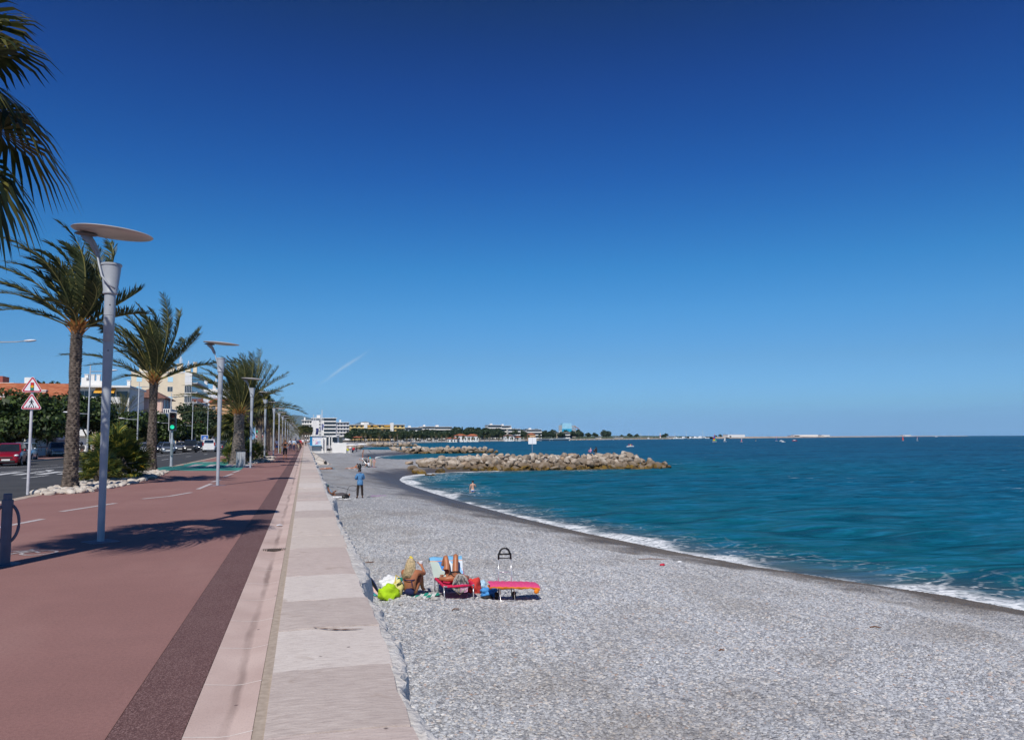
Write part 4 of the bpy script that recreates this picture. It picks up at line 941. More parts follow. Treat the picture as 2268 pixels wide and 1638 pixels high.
class House:
    """a thing whose base sits at (x0..x1, y0..y1); local metres measured from the front left corner"""
    def __init__(s, name, label, x0, x1, y0, y1, h, mat, cat='building', group=None, base=-0.4):
        s.t = thing(name, label, cat, (x0, y0, base), 0, group); s.w, s.d, s.h = x1 - x0, y1 - y0, h - base; s.mat = mat
        b = MB(); b.bb(0, s.w, 0, s.d, 0, s.h); s.wall = b.build('wall', mat, s.t); s.n = 0
    def part(s, name, mat, f, parent=None, **k):
        b = MB(); f(b); return b.build(name, mat, parent or s.t, **k)
    def win(s, x, z, w=1.3, h=1.4, mat=None, face='f', frame=True, shutter=False):
        e = 0.05
        def mk(x0, x1, z0, z1, o, th):
            if face == 'f': return (x0, x1, -o - th, -o, z0, z1)
            return (s.w + o, s.w + o + th, x0, x1, z0, z1)
        p = s.t
        if frame:
            def fr(b):
                for a in ((x - e, x, z - e, z + h + e), (x + w, x + w + e, z - e, z + h + e), (x, x + w, z - e, z), (x, x + w, z + h, z + h + e)): b.bb(*mk(*a, 0.002, 0.07))
                if not shutter: b.bb(*mk(x + w / 2 - 0.03, x + w / 2 + 0.03, z, z + h, 0.002, 0.05))
            p = s.part('window', m_frame, fr)
        return s.part('shutter' if shutter else 'pane', mat or (m_shut if shutter else m_glass), lambda b: b.bb(*mk(x, x + w, z, z + h, 0.003, 0.025)), p)
    def hip(s, z, rise, over, mat, ridge=0.4):
        def f(b):
            x0, x1, y0, y1 = -over, s.w + over, -over, s.d + over; c = s.d / 2; l = min(s.w, s.d) * 0.5 * ridge * 2
            a, d = (s.w * 0.5 - (s.w - s.d) * 0.5 - 0.05, s.w * 0.5 + (s.w - s.d) * 0.5 + 0.05) if s.w > s.d else (s.w * 0.5 - 0.05, s.w * 0.5 + 0.05)
            vs = [(x0, y0, z), (x1, y0, z), (x1, y1, z), (x0, y1, z), (a, c, z + rise), (d, c, z + rise), (x0, y0, z - 0.15), (x1, y0, z - 0.15), (x1, y1, z - 0.15), (x0, y1, z - 0.15)]
            b.add(vs, [(0, 1, 5, 4), (1, 2, 5), (2, 3, 4, 5), (3, 0, 4), (6, 7, 1, 0), (7, 8, 2, 1), (8, 9, 3, 2), (9, 6, 0, 3), (9, 8, 7, 6)])
        return s.part('roof', mat, f)
    def gable(s, z, rise, over, mat):  # ridge along x
        def f(b):
            c = s.d / 2; th = 0.18
            for sgn, ye in ((-1, -over), (1, s.d + over)):
                a = [(-over, ye, z - 0.1), (s.w + over, ye, z - 0.1), (s.w + over, c, z + rise), (-over, c, z + rise)]
                b.add(a + [(p[0], p[1], p[2] + th) for p in a], [(0, 1, 2, 3), (4, 5, 6, 7), (0, 1, 5, 4), (1, 2, 6, 5), (2, 3, 7, 6), (3, 0, 4, 7)])
        r_ = s.part('roof', mat, f)
        s.part('gable_wall', s.mat, lambda b: b.add([(s.w - 0.05, 0.1, z - 0.12), (s.w - 0.05, s.d - 0.1, z - 0.12), (s.w - 0.05, s.d / 2, z + rise - 0.1), (s.w - 0.3, 0.1, z - 0.12), (s.w - 0.3, s.d - 0.1, z - 0.12), (s.w - 0.3, s.d / 2, z + rise - 0.1)], [(0, 1, 2), (3, 5, 4), (0, 2, 5, 3), (1, 4, 5, 2)]))
        return r_
    def chimney(s, x, y, z, w=0.7, h=1.4, parent=None, mat=None):
        c = s.part('chimney', mat or s.mat, lambda b: (b.bb(x, x + w, y, y + w, z, z + h), b.bb(x - 0.08, x + w + 0.08, y - 0.08, y + w + 0.08, z + h, z + h + 0.12)), parent); return c

# cream apartment block
a, c = at(285.6, 972, 262), at(421, 972, 262)
ztop = at(350, 825, 262).z
H_ = House('apartment_block', 'tall cream apartment block with blue shutters and a glazed corner, rising behind the pink house', a.x, c.x, 262, 292, ztop, m_cream, group=None)
z0 = H_.h
H_.part('parapet', m_wwall, lambda b: b.bb(-0.15, H_.w + 0.15, -0.15, H_.d + 0.15, H_.h, H_.h + 0.35))
for k in range(4):
    zf = z0 - 2.75 - k * 3.0
    for xi, fx in enumerate((0.09, 0.60)): H_.win(H_.w * fx, zf, 1.45, 1.45, shutter=(xi == 0 or k in (0, 2)))
wx = H_.w * 0.885
for k in range(5):
    zf = z0 - 3.0 - k * 3.0
    H_.part('corner_bay', m_wwall, lambda b: b.bb(wx, H_.w + 0.04, -0.25, 0, zf + 2.0, zf + 2.95))
    g = H_.part('bay_window', m_frame if k == 0 else m_dkgl, lambda b: b.bb(wx, H_.w + 0.02, -0.18, 0, zf, zf + 2.0))
    H_.part('mullion', m_frame, lambda b: [b.bb(wx + j * (H_.w - wx) / 4 - 0.03, wx + j * (H_.w - wx) / 4 + 0.03, -0.23, -0.18, zf, zf + 2.0) for j in range(5)], g)
    H_.part('balcony_slab', m_wwall, lambda b: (b.bb(H_.w, H_.w + 1.6, 0.2, H_.d, zf - 0.15, zf), b.bb(H_.w + 1.5, H_.w + 1.6, 0.2, H_.d, zf, zf + 0.35)))
    H_.part('balcony_glass', m_dkgl, lambda b: b.bb(H_.w + 1.46, H_.w + 1.52, 0.3, H_.d - 0.3, zf + 0.36, zf + 1.1))
    H_.part('balcony_window', m_dkgl, lambda b: b.bb(H_.w + 0.002, H_.w + 0.03, 1, H_.d - 1, zf, zf + 2.4))
for x, w_, h_ in ((1.6, 2.2, 2.4), (8.9, 1.6, 0.9), (10.5, 1.3, 1.5), (12.4, 1.7, 2.7), (14.9, 1.5, 1.1), (17.2, 1.1, 3.3)): H_.chimney(x, 3, z0 + 0.35, w_, h_)
def mast(b, x, y, z, h, n=3):
    for k in range(n): b.tube([(x + k * 0.35, y, z), (x + k * 0.35, y, z + h * (0.7 + 0.3 * (k % 2)))], 0.07 if k != 1 else 0.16, n=6)
H_.part('roof_antenna', m_frame, lambda b: (mast(b, 13.1, 3.6, z0 + 3.1, 2.4), mast(b, 15.4, 3.6, z0 + 1.6, 2.6), b.tube([(15.0, 3.6, z0 + 1.5), (15.6, 3.6, z0 + 2.6), (16.3, 3.6, z0 + 1.5)], 0.06, n=5)))
# white block behind
a, c = at(444, 972, 330), at(505, 972, 330)
H_ = House('apartment_block', 'white apartment block with pale glazed loggias and three chimneys, right of the cream one', a.x, c.x, 330, 350, at(470, 861, 330).z, m_wwall)
for k in range(5):
    for j in range(6): H_.win(0.6 + j * 1.7, H_.h - 3.2 - k * 3, 1.3, 2.2, mat=M("pale glass", (0.55, 0.58, 0.63), 0.3, var=0.1), frame=False)
    H_.part('floor_slab', m_lil, lambda b: b.bb(-0.1, H_.w + 0.1, -0.18, -0.002, H_.h - 3.55 - k * 3, H_.h - 3.3 - k * 3))
for x, h_ in ((0.6, 3.2), (3.8, 3.0), (6.0, 3.0)): H_.chimney(x, 2, H_.h, 1.1, h_)
H_.part('roof_antenna', m_frame, lambda b: mast(b, 4.5, 4, H_.h + 2.0, 4, 2))
# pink house with brown hip roof
a, c = at(278, 972, 178), at(357, 972, 178)
ze = at(330, 880.5, 178).z
H_ = House('house', 'pink two storey house with a brown hip roof and a small side balcony', a.x, c.x, 178, 190, ze, m_pinkw, 'house')
H_.hip(H_.h, 2.3, 0.7, m_tileb)
H_.win(H_.w * 0.40, H_.h - 2.3, 0.55, 0.75, mat=m_dkgl)
H_.win(2.0, H_.h - 2.4, 1.4, 2.2, face='s', mat=m_dkgl); H_.win(5.6, H_.h - 2.4, 1.2, 2.2, face='s', mat=m_dkgl)
H_.part('balcony', m_wwall, lambda b: (b.bb(H_.w, H_.w + 1.5, 0.3, 9.5, H_.h - 3.35, H_.h - 3.15), b.bb(H_.w, H_.w + 1.5, 0.3, 0.42, H_.h - 2.4, H_.h - 2.25), b.bb(H_.w + 1.38, H_.w + 1.5, 0.42, 9.5, H_.h - 2.4, H_.h - 2.25), *[b.bb(H_.w + 0.1 + k * 0.4, H_.w + 0.25 + k * 0.4, 0.32, 0.40, H_.h - 3.15, H_.h - 2.4) for k in range(4)], *[b.bb(H_.w + 1.39, H_.w + 1.48, 0.8 + k * 0.6, 1.0 + k * 0.6, H_.h - 3.15, H_.h - 2.4) for k in range(15)]))
H_.part('downpipe', m_cream, lambda b: b.tube([(H_.w - 0.25, -0.1, H_.h - 0.2), (H_.w - 0.25, -0.1, 1)], 0.06, n=6))
H_.part('awning_roof', m_tile, lambda b: b.add([(H_.w, 0.2, H_.h - 3.5), (H_.w + 2.2, 0.2, H_.h - 4.2), (H_.w + 2.2, 9, H_.h - 4.2), (H_.w, 9, H_.h - 3.5), (H_.w, 0.2, H_.h - 3.65), (H_.w + 2.2, 0.2, H_.h - 4.35), (H_.w + 2.2, 9, H_.h - 4.35), (H_.w, 9, H_.h - 3.65)], [(0, 1, 2, 3), (7, 6, 5, 4), (0, 4, 5, 1), (1, 5, 6, 2), (2, 6, 7, 3)]))
a, c = at(300, 972, 170), at(362, 972, 170)
H2 = House('low_annex', 'low white annex with a sloping parapet in front of the pink house', a.x, c.x, 170, 177.5, at(330, 914, 170).z, m_wwall, 'house')
H2.part('roof', m_tile, lambda b: b.add([(-3.5, -0.2, H2.h - 1.6), (1.0, -0.2, H2.h + 0.1), (1.0, 7, H2.h + 0.1), (-3.5, 7, H2.h - 1.6), (-3.5, -0.2, H2.h - 1.8), (1.0, -0.2, H2.h - 0.1), (1.0, 7, H2.h - 0.1), (-3.5, 7, H2.h - 1.8)], [(0, 1, 2, 3), (7, 6, 5, 4), (0, 4, 5, 1), (1, 5, 6, 2), (2, 6, 7, 3), (3, 7, 4, 0)]))
# pink garage with sign
a, c = at(205, 972, 141), at(286, 972, 141)
H_ = House('shop_building', 'low pink shop building with a roof terrace and a blue and white sign', a.x, c.x, 141, 152, at(250, 945, 141).z, m_pinkw)
H_.part('cornice', m_cream, lambda b: b.bb(-0.2, H_.w + 0.2, -0.25, H_.d, H_.h, H_.h + 0.22)); H_.part('trim', m_red, lambda b: b.bb(-0.02, H_.w + 0.02, -0.06, -0.002, H_.h - 0.18, H_.h - 0.06))
H_.part('terrace_rail', m_frame, lambda b: (b.bb(0, H_.w, 0.1, 0.16, H_.h + 0.95, H_.h + 1.02), *[b.bb(k * 0.35, k * 0.35 + 0.04, 0.11, 0.15, H_.h + 0.22, H_.h + 0.95) for k in range(13)]))
sg = H_.part('shop_sign', m_white, lambda b: b.bb(H_.w - 3.7, H_.w - 2.6, -0.2, -0.07, H_.h - 1.45, H_.h - 0.4)); H_.part('blue_band', m_blue, lambda b: b.bb(H_.w - 3.69, H_.w - 2.61, -0.212, -0.203, H_.h - 1.05, H_.h - 0.72), sg)
H_.win(3.4, 0.4, 0.9, 2.0, mat=m_dkgl)
# white apartment house with awnings
a, c = at(102, 972, 162), at(283, 972, 162)
H_ = House('apartment_block', 'long white apartment block with orange awnings over its balconies', a.x, c.x, 162, 176, at(200, 858, 162).z, m_wwall)
H_.part('roof_slab', m_wwall, lambda b: b.bb(-0.5, H_.w + 0.4, -1.7, H_.d, H_.h, H_.h + 0.35))
for k in range(3):
    zf = H_.h - 2.75 - k * 3
    H_.part('balcony', m_wwall, lambda b: (b.bb(-0.3, H_.w * 0.93, -1.6, -0.002, zf - 0.2, zf), b.bb(-0.3, H_.w * 0.93, -1.6, -1.5, zf, zf + 0.95)))
    for j in range(6): H_.win(0.8 + j * H_.w / 6.4, zf + 0.02, 1.9, 2.1, mat=(m_shut if k == 1 and j > 2 else m_dkgl), frame=(j % 2 == 0))
for x0_, x1_, zf in ((0.58, 0.70, 2.75), (0.70, 0.83, 2.75), (0.02, 0.2, 2.75)): H_.part('awning', m_awn, lambda b: b.add([(H_.w * x0_, -0.1, H_.h - 0.15), (H_.w * x1_, -0.1, H_.h - 0.15), (H_.w * x1_, -1.75, H_.h - 1.1), (H_.w * x0_, -1.75, H_.h - 1.1), (H_.w * x0_, -0.1, H_.h - 0.1), (H_.w * x1_, -0.1, H_.h - 0.1), (H_.w * x1_, -1.75, H_.h - 1.05), (H_.w * x0_, -1.75, H_.h - 1.05)], [(0, 1, 2, 3), (7, 6, 5, 4), (2, 6, 7, 3), (3, 7, 4, 0), (1, 5, 6, 2)]))
H_.part('roof_room', m_wwall, lambda b: (b.bb(H_.w * 0.36, H_.w * 0.62, 2, 7, H_.h + 0.35, H_.h + 1.4), b.bb(H_.w * 0.36, H_.w * 0.42, 2, 4, H_.h + 1.4, H_.h + 2.0)))
for x in (0.46, 0.53, 0.38, 0.92): H_.chimney(H_.w * x, 3, H_.h + (1.4 if x < 0.6 else 0.35), 0.6, 1.2)
# orange roofed houses at the left
a, c = at(-30, 972, 106), at(128, 972, 106)
H_ = House('house', 'white house with an orange tiled gable roof behind the street trees', a.x, c.x, 106, 115, at(60, 887, 106).z, m_wwall, 'house')
rf = H_.gable(H_.h, 2.2, 0.6, m_tile); H_.chimney(H_.w * 0.66, 1.5, H_.h + 0.2, 0.6, 1.1)
H_.win(1.2, H_.h - 2.6, 1.2, 1.4, shutter=True); H_.win(5.2, H_.h - 2.6, 1.2, 1.4); H_.win(3.5, H_.h - 1.4, 0.9, 0.9, face='s', mat=m_dkgl)
a, c = at(-60, 972, 92), at(60, 972, 92)
H_ = House('house', 'lower house with an orange tiled roof, nearest the red car', a.x, c.x, 92, 99.5, at(60, 899, 92).z, m_wwall, 'house')
H_.gable(H_.h, 1.5, 0.5, m_tile); H_.chimney(1.5, 2, H_.h + 0.2, 0.6, 1.0); H_.win(2.5, H_.h - 2.4, 1.2, 1.4)
a, c = at(112, 972, 117), at(141, 972, 117)
H_ = House('porch', 'small white porch with a red tiled lean-to roof beside the gable end', a.x, c.x, 117, 124, at(125, 905, 117).z, m_wwall, 'house')
H_.hip(H_.h, 0.7, 0.4, m_tile); H_.win(0.4, H_.h - 2.2, 0.5, 1.6, mat=m_dkgl)
a, c = at(-90, 972, 190), at(58, 972, 190)
H_ = House('apartment_block', 'flat roofed white block peeking over the orange roofs', a.x, c.x, 190, 204, at(20, 851, 190).z, m_wwall)
H_.part('roof_room', m_wwall, lambda b: (b.bb(H_.w * 0.88, H_.w * 0.99, 2, 5, H_.h, H_.h + 1.7), b.bb(H_.w * 0.4, H_.w * 0.72, 2, 6, H_.h, H_.h + 0.5)))
H_.part('red_roof_room', M("brick red render", (0.30, 0.08, 0.06), 0.8), lambda b: b.bb(H_.w * 0.3, H_.w * 0.44, 6, 10, H_.h, H_.h + 2.2))
for j in range(8): H_.win(1 + j * 2, H_.h - 2.6, 1.2, 1.3)
# peach house behind the thick palm
a, c = at(462, 972, 305), at(509, 972, 305)
H_ = House('house', 'peach coloured house wall with a red sloping roof, behind the palms and the pine', a.x, c.x, 305, 325, at(500, 892, 305).z, m_peach, 'house')
H_.gable(H_.h, 1.8, 0.5, m_tile); H_.win(1.0, H_.h - 2.5, 1.0, 1.5, mat=m_dkgl)
a, c = at(400, 972, 250), at(470, 972, 250)
H_ = House('house', 'white house with dark openings and an orange roof below the pine', a.x, c.x, 250, 262, at(430, 944, 250).z, m_wwall, 'house')
H_.hip(H_.h, 1.8, 0.5, m_tile); [H_.win(1 + j * 2.2, H_.h - 2.4, 1.3, 1.8, mat=m_dkgl) for j in range(3)]
a, c = at(565, 972, 560), at(604, 972, 560)
H_ = House('apartment_block', 'white block with red balcony trims glimpsed between palm trunks', a.x, c.x, 560, 590, at(590, 946, 560).z, m_wwall)
for k in range(3): H_.part('balcony', m_red if k == 1 else m_dkgl, lambda b: b.bb(0.5, H_.w - 0.5, -0.5, -0.002, 1 + k * 2.2, 2 + k * 2.2))

# garden walls, gate pillars, hedge
def garden_wall(label, x, y0, y1, h, mat):
    t = thing('garden_wall', label, 'wall', (x, y0, -0.01)); b = MB(); b.bb(-0.15, 0.15, 0, y1 - y0, 0, h); b.build('wall', mat, t); b = MB(); b.bb(-0.2, 0.2, -0.03, y1 - y0 + 0.03, h, h + 0.07); b.build('coping', m_tile, t); return t
garden_wall('pink garden wall with tiled coping right of the gate pillars', -28.0, 102.2, 108, 1.6, m_pinkw)
garden_wall('low white garden wall in front of the hedge', -28.0, 70, 98.2, 0.9, m_wwall)
gw = thing('gate_pillar', 'pink gate pillar with a tiled cap beside the hedge', 'pillar', (-28.0, 98.8, -0.01), 0, 'pink gate pillars'); b = MB(); b.bb(-0.35, 0.35, -0.35, 0.35, 0, 2.1); b.build('shaft', m_pinkw, gw); b = MB(); b.bb(-0.45, 0.45, -0.45, 0.45, 2.1, 2.22); b.build('cap', m_tile, gw)
dup(gw, (-28.0, 101.8, -0.01), 0, 'pink gate pillar with a tiled cap on the side of the garden wall')
t = thing('garden_gate', 'narrow dark iron gate between the two pink pillars', 'gate', (-28.0, 99.2, 0)); b = MB(); [b.bb(-0.02, 0.02, k * 0.15, k * 0.3 + 0.04, 0.05, 1.7) for k in range(15)]; b.bb(-0.03, 0.03, 0, 2.2, 1.5, 1.56); b.bb(-0.03, 0.03, 0, 2.2, 0.2, 0.26); b.build('bars', m_black, t)

# ------------------------------------------------------------------ leafy trees
def treeleaf(name, dk, md, lt): return leafmat(name, [(0.0, dk), (0.45, md), (0.85, lt), (1.0, tuple(min(1, v * 1.5) for v in lt))], trans=0.2, nscale=0.5)
m_leaf1 = treeleaf("broad leaf dark", (0.018, 0.034, 0.010), (0.036, 0.062, 0.016), (0.075, 0.115, 0.028))
m_leaf2 = treeleaf("pine needle", (0.014, 0.030, 0.014), (0.030, 0.052, 0.022), (0.055, 0.085, 0.036))
m_leaf3 = treeleaf("hedge leaf", (0.03, 0.05, 0.02), (0.07, 0.095, 0.035), (0.14, 0.17, 0.07))
m_bark = M("tree bark", (0.085, 0.065, 0.05), 0.9, var=0.35, scale=4, bump=0.6)
def crown_leaves(b, lobes, n, size, rr, flatten=0.0):
    tot = sum(l[3] ** 2 for l in lobes)
    for cx, cy, cz, r, sq in lobes:
        for i in range(int(n * r * r / tot)):
            d = Vector((rr.gauss(0, 1), rr.gauss(0, 1), rr.gauss(0, 1))).normalized(); k = r * rr.uniform(0.55, 1.03) ** 0.6 * (1 + 0.18 * math.sin(d.x * 7 + cx) * math.sin(d.y * 6 + cy) + 0.12 * math.sin(d.z * 9))
            p = Vector((cx + d.x * k, cy + d.y * k, cz + d.z * k * sq)); u = (d + Vector((rr.uniform(-1, 1), rr.uniform(-1, 1), rr.uniform(-0.3, 1.2)))).normalized()
            s = u.orthogonal().normalized(); s = Matrix.Rotation(rr.uniform(0, 6.28), 3, u) @ s; v = u.cross(s); z = size * rr.uniform(0.6, 1.3)
            b.add([p - s * z - v * z * 0.4, p + s * z * 0.2 - v * z * 0.6, p + s * z + v * z * 0.1, p - s * z * 0.1 + v * z * 0.6], [(0, 1, 2, 3)])
def tree(name, label, loc, lobes, trunk, n, size, mat, seed, group=None, cat='tree', limbs=5, tr=0.2):
    rr = random.Random(seed); t = thing(name, label, cat, loc, 0, group)
    b = MB(); crown_leaves(b, lobes, n, size, rr); b.build('crown', mat, t, fixn=False)
    b = MB(); top = Vector((0, 0, trunk)); b.tube([(0, 0, 0), (0.05, 0.03, trunk * 0.5), top], [tr * 1.3, tr, tr * 0.8], n=9)
    for l in lobes[:limbs]:
        e = Vector(l[:3]); b.tube([top - Vector((0, 0, 0.15)), top.lerp(e, 0.5) + Vector((0, 0, -0.1)), e], [tr * 0.6, tr * 0.4, tr * 0.15], n=6)
    b.build('trunk', m_bark, t, smooth=True); return t
def lobes_round(r, z, n, seed, sq=0.8, spread=1.0):
    rr = random.Random(seed); out = []
    for i in range(n):
        a = i * 2.4 + rr.uniform(-0.4, 0.4); k = r * 0.62 * math.sqrt((i + 0.3) / n) * spread
        out.append((k * math.cos(a), k * math.sin(a), z + rr.uniform(-0.25, 0.35) * r, r * rr.uniform(0.36, 0.55), sq))
    return out
TL = 'street trees beyond the road'
tree('street_tree', 'leafy dark street tree behind the red car', (-27.0, 87, 0), lobes_round(4.8, 3.7, 13, 1, 0.62), 1.7, 6000, 0.24, m_leaf1, 1, TL)
tree('street_tree', 'leafy dark street tree left of the tall date palm trunk, over the garden gate', (-27.6, 98.5, 0), lobes_round(4.8, 3.9, 13, 2, 0.62), 1.9, 6000, 0.24, m_leaf1, 2, TL)
tree('street_tree', 'dense dark street tree right of the tall date palm trunk', (-27.2, 113.5, 0), lobes_round(4.0, 4.4, 12, 3, 0.85), 1.8, 5200, 0.25, m_leaf1, 3, TL)
tree('street_tree', 'low dark street tree left of the bushy date palm, by the pink shop', (-25.8, 131, 0), lobes_round(4.0, 3.3, 10, 4, 0.75), 1.6, 4200, 0.26, m_leaf1, 4, TL)
tree('street_tree', 'low dark street tree between the bushy date palm and the traffic light', (-25.8, 152, 0), lobes_round(4.2, 3.6, 10, 5, 0.75), 1.8, 4200, 0.28, m_leaf1, 5, TL)
for k, (y, s_) in enumerate(((170, 3.8), (185, 3.6), (200, 3.6), (216, 3.8))):
    tree('street_tree', 'low dark street tree in the hedge-like row behind the waiting cars', (-26.8, y, 0), lobes_round(s_, 3.1, 9, 10 + k, 0.75), 1.6, 2800, 0.34, m_leaf1, 20 + k, 'street trees behind the waiting cars')
for k, y in enumerate((236, 256, 278)):
    tree('street_tree', 'dark tree beyond the road, half hidden behind the palm row', (-25.5, y, 0), lobes_round(4.0, 4.2, 9, 30 + k, 0.8), 1.6, 1800, 0.45, m_leaf1, 40 + k, 'dark trees behind the palm row')
tree('garden_shrub', 'green garden shrub behind the gate pillars', (-30.5, 103.5, 0), lobes_round(2.6, 2.2, 9, 51, 0.8), 0.8, 2400, 0.16, m_leaf3, 51, None, 'shrub', tr=0.08)
tree('tree', 'rounded dark tree top rising behind the orange roof', tuple(at(88, 972, 175)[:2]) + (-0.4,), lobes_round(3.6, 11.2, 9, 52, 0.8), 8, 1400, 0.4, m_leaf1, 52)
c = at(443, 972, 232)
tree('pine', 'big dark umbrella pine in front of the cream apartment block', (c.x, 232, -0.4), [(-3.9, 0, 10.4, 2.5, 0.62), (-1.6, 1, 9.9, 2.9, 0.7), (1.2, -1, 9.0, 2.8, 0.7), (3.6, 0, 7.9, 2.7, 0.75), (-2.6, -2, 8.0, 2.2, 0.7), (0.6, -2, 6.9, 2.6, 0.7), (3.2, -1.5, 5.9, 2.4, 0.7), (-1.5, -1.5, 5.6, 1.9, 0.7), (5.6, 1, 6.6, 2.0, 0.7), (-3.3, 0, 9.0, 2.2, 0.7)], 4.2, 8000, 0.26, m_leaf2, 60, None, limbs=9, tr=0.4)
# clipped hedge
rr = random.Random(70); t = thing('hedge', 'clipped pale green hedge overhanging the low garden wall', 'hedge', (-28.9, 87.5, 0)); b = MB()
crown_leaves(b, [(0, k * 1.5, 1.15 + 0.15 * math.sin(k * 1.3), 1.15, 0.95) for k in range(8)], 6500, 0.11, rr); b.build('foliage', m_leaf3, t, fixn=False); b = MB(); [b.tube([(0, k * 1.5, 0), (0, k * 1.5, 1.2)], 0.06, n=6) for k in range(8)]; b.build('stem', m_bark, t)
c = at(268, 972, 139)
date_palm('canary_palm', 'wide feathery palm growing over the pink shop terrace', (c.x, 139, -0.4), 5.4, 0.4, 4.6, 40, 77, group=None, elmin=-0.5, nl=26, wind=0.01)
# white festival tents and blue board
m_tent = M("tent canvas", (0.78, 0.77, 0.76), 0.8, var=0.05)
tn = thing('market_tent', 'small white domed tent among the parked cars, nearest the traffic light', 'tent', (at(388, 972, 186).x, 186, 0), 0, 'white domed tents')
b = MB(); b.lathe([(2.0, 2.0), (1.95, 2.4), (1.4, 3.1), (0.6, 3.5), (0.05, 3.6)], 14); b.build('canopy', m_tent, tn, smooth=True)
for s1, s2_ in ((-1, -1), (1, -1), (1, 1), (-1, 1)):
    b = MB(); b.tube([(s1 * 1.3, s2_ * 1.3, 0), (s1 * 1.3, s2_ * 1.3, 2.1)], 0.1, n=6); b.build('leg', m_tent, tn)
dup(tn, (at(401, 972, 190).x, 190, 0), 0.4, 'middle one of the three small white domed tents'); dup(tn, (at(413, 972, 194).x, 194, 0), 0.8, 'small white domed tent nearest the dark off-road car')
t = thing('information_board', 'blue and white board on two legs just above the white van', 'sign', (at(453, 972, 186).x, 186, 0), R(5))
b = MB(); b.bb(-0.75, 0.75, -0.05, 0.05, 1.5, 2.6); pb = b.build('board', m_white, t); b = MB(); b.bb(-0.68, 0.68, -0.062, -0.053, 1.6, 2.5); b.build('blue_panel', m_blue, pb); b = MB(); b.bb(-0.3, 0.35, -0.07, -0.064, 1.85, 2.0); b.bb(-0.1, 0.3, -0.07, -0.064, 2.1, 2.2); b.build('white_lines', m_white, pb)
for s1 in (-0.7, 0.7): b = MB(); b.bb(s1 - 0.05, s1 + 0.05, -0.03, 0.03, 0, 1.5); b.build('leg', m_pole, t)
t = thing('blue_sign', 'small square blue parking sign on a thin post beside the dark car', 'road sign', (-5.6, 84, 0), R(5)); b = MB(); b.tube([(0, 0, 0), (0, 0, 2.6)], 0.035, n=8); b.build('post', m_pole, t); b = MB(); b.box((0, -0.05, 2.3), (0.6, 0.03, 0.7)); b.build('sign_plate', m_blue, t, bevel=0.01)
# ------------------------------------------------------------------ vehicles
def paint(name, col, metal=0.3): return M(name, col, 0.28, metal=metal, var=0.04, scale=2, spec=0.5, coat=0.6)
m_tyre = M("tyre rubber", (0.015, 0.015, 0.016), 0.8, var=0.2); m_rim = M("wheel rim", (0.42, 0.43, 0.45), 0.3, metal=0.7, var=0.1)
m_cglass = M("car glass", (0.015, 0.02, 0.025), 0.06, var=0.3, scale=1, spec=0.9); m_lamp = M("headlight glass", (0.55, 0.57, 0.6), 0.1, var=0.2, scale=9, spec=0.9); m_tail = M("tail light red", (0.38, 0.015, 0.012), 0.2, spec=0.7)
m_plate = M("number plate", (0.75, 0.75, 0.72), 0.5, var=0.05, scale=30); m_trim = M("dark bumper trim", (0.03, 0.03, 0.032), 0.6)
KIND = {  # length, half width, roof z, belt z, windscreen base y, roof front y, roof rear y, rear base y, roof half width, bonnet z
    'hatch': (3.95, 0.85, 1.46, 0.95, 0.95, 1.70, 3.35, 3.82, 0.60, 0.90), 'mpv': (4.2, 0.87, 1.62, 1.02, 0.85, 1.62, 3.75, 4.1, 0.64, 0.96),
    'suv': (4.4, 0.92, 1.72, 1.08, 1.25, 1.80, 4.1, 4.3, 0.70, 1.06), 'van': (4.25, 0.91, 1.83, 1.08, 0.85, 1.45, 4.12, 4.22, 0.74, 0.98), 'sedan': (4.45, 0.88, 1.44, 0.93, 1.25, 1.95, 3.25, 4.0, 0.60, 0.89)}
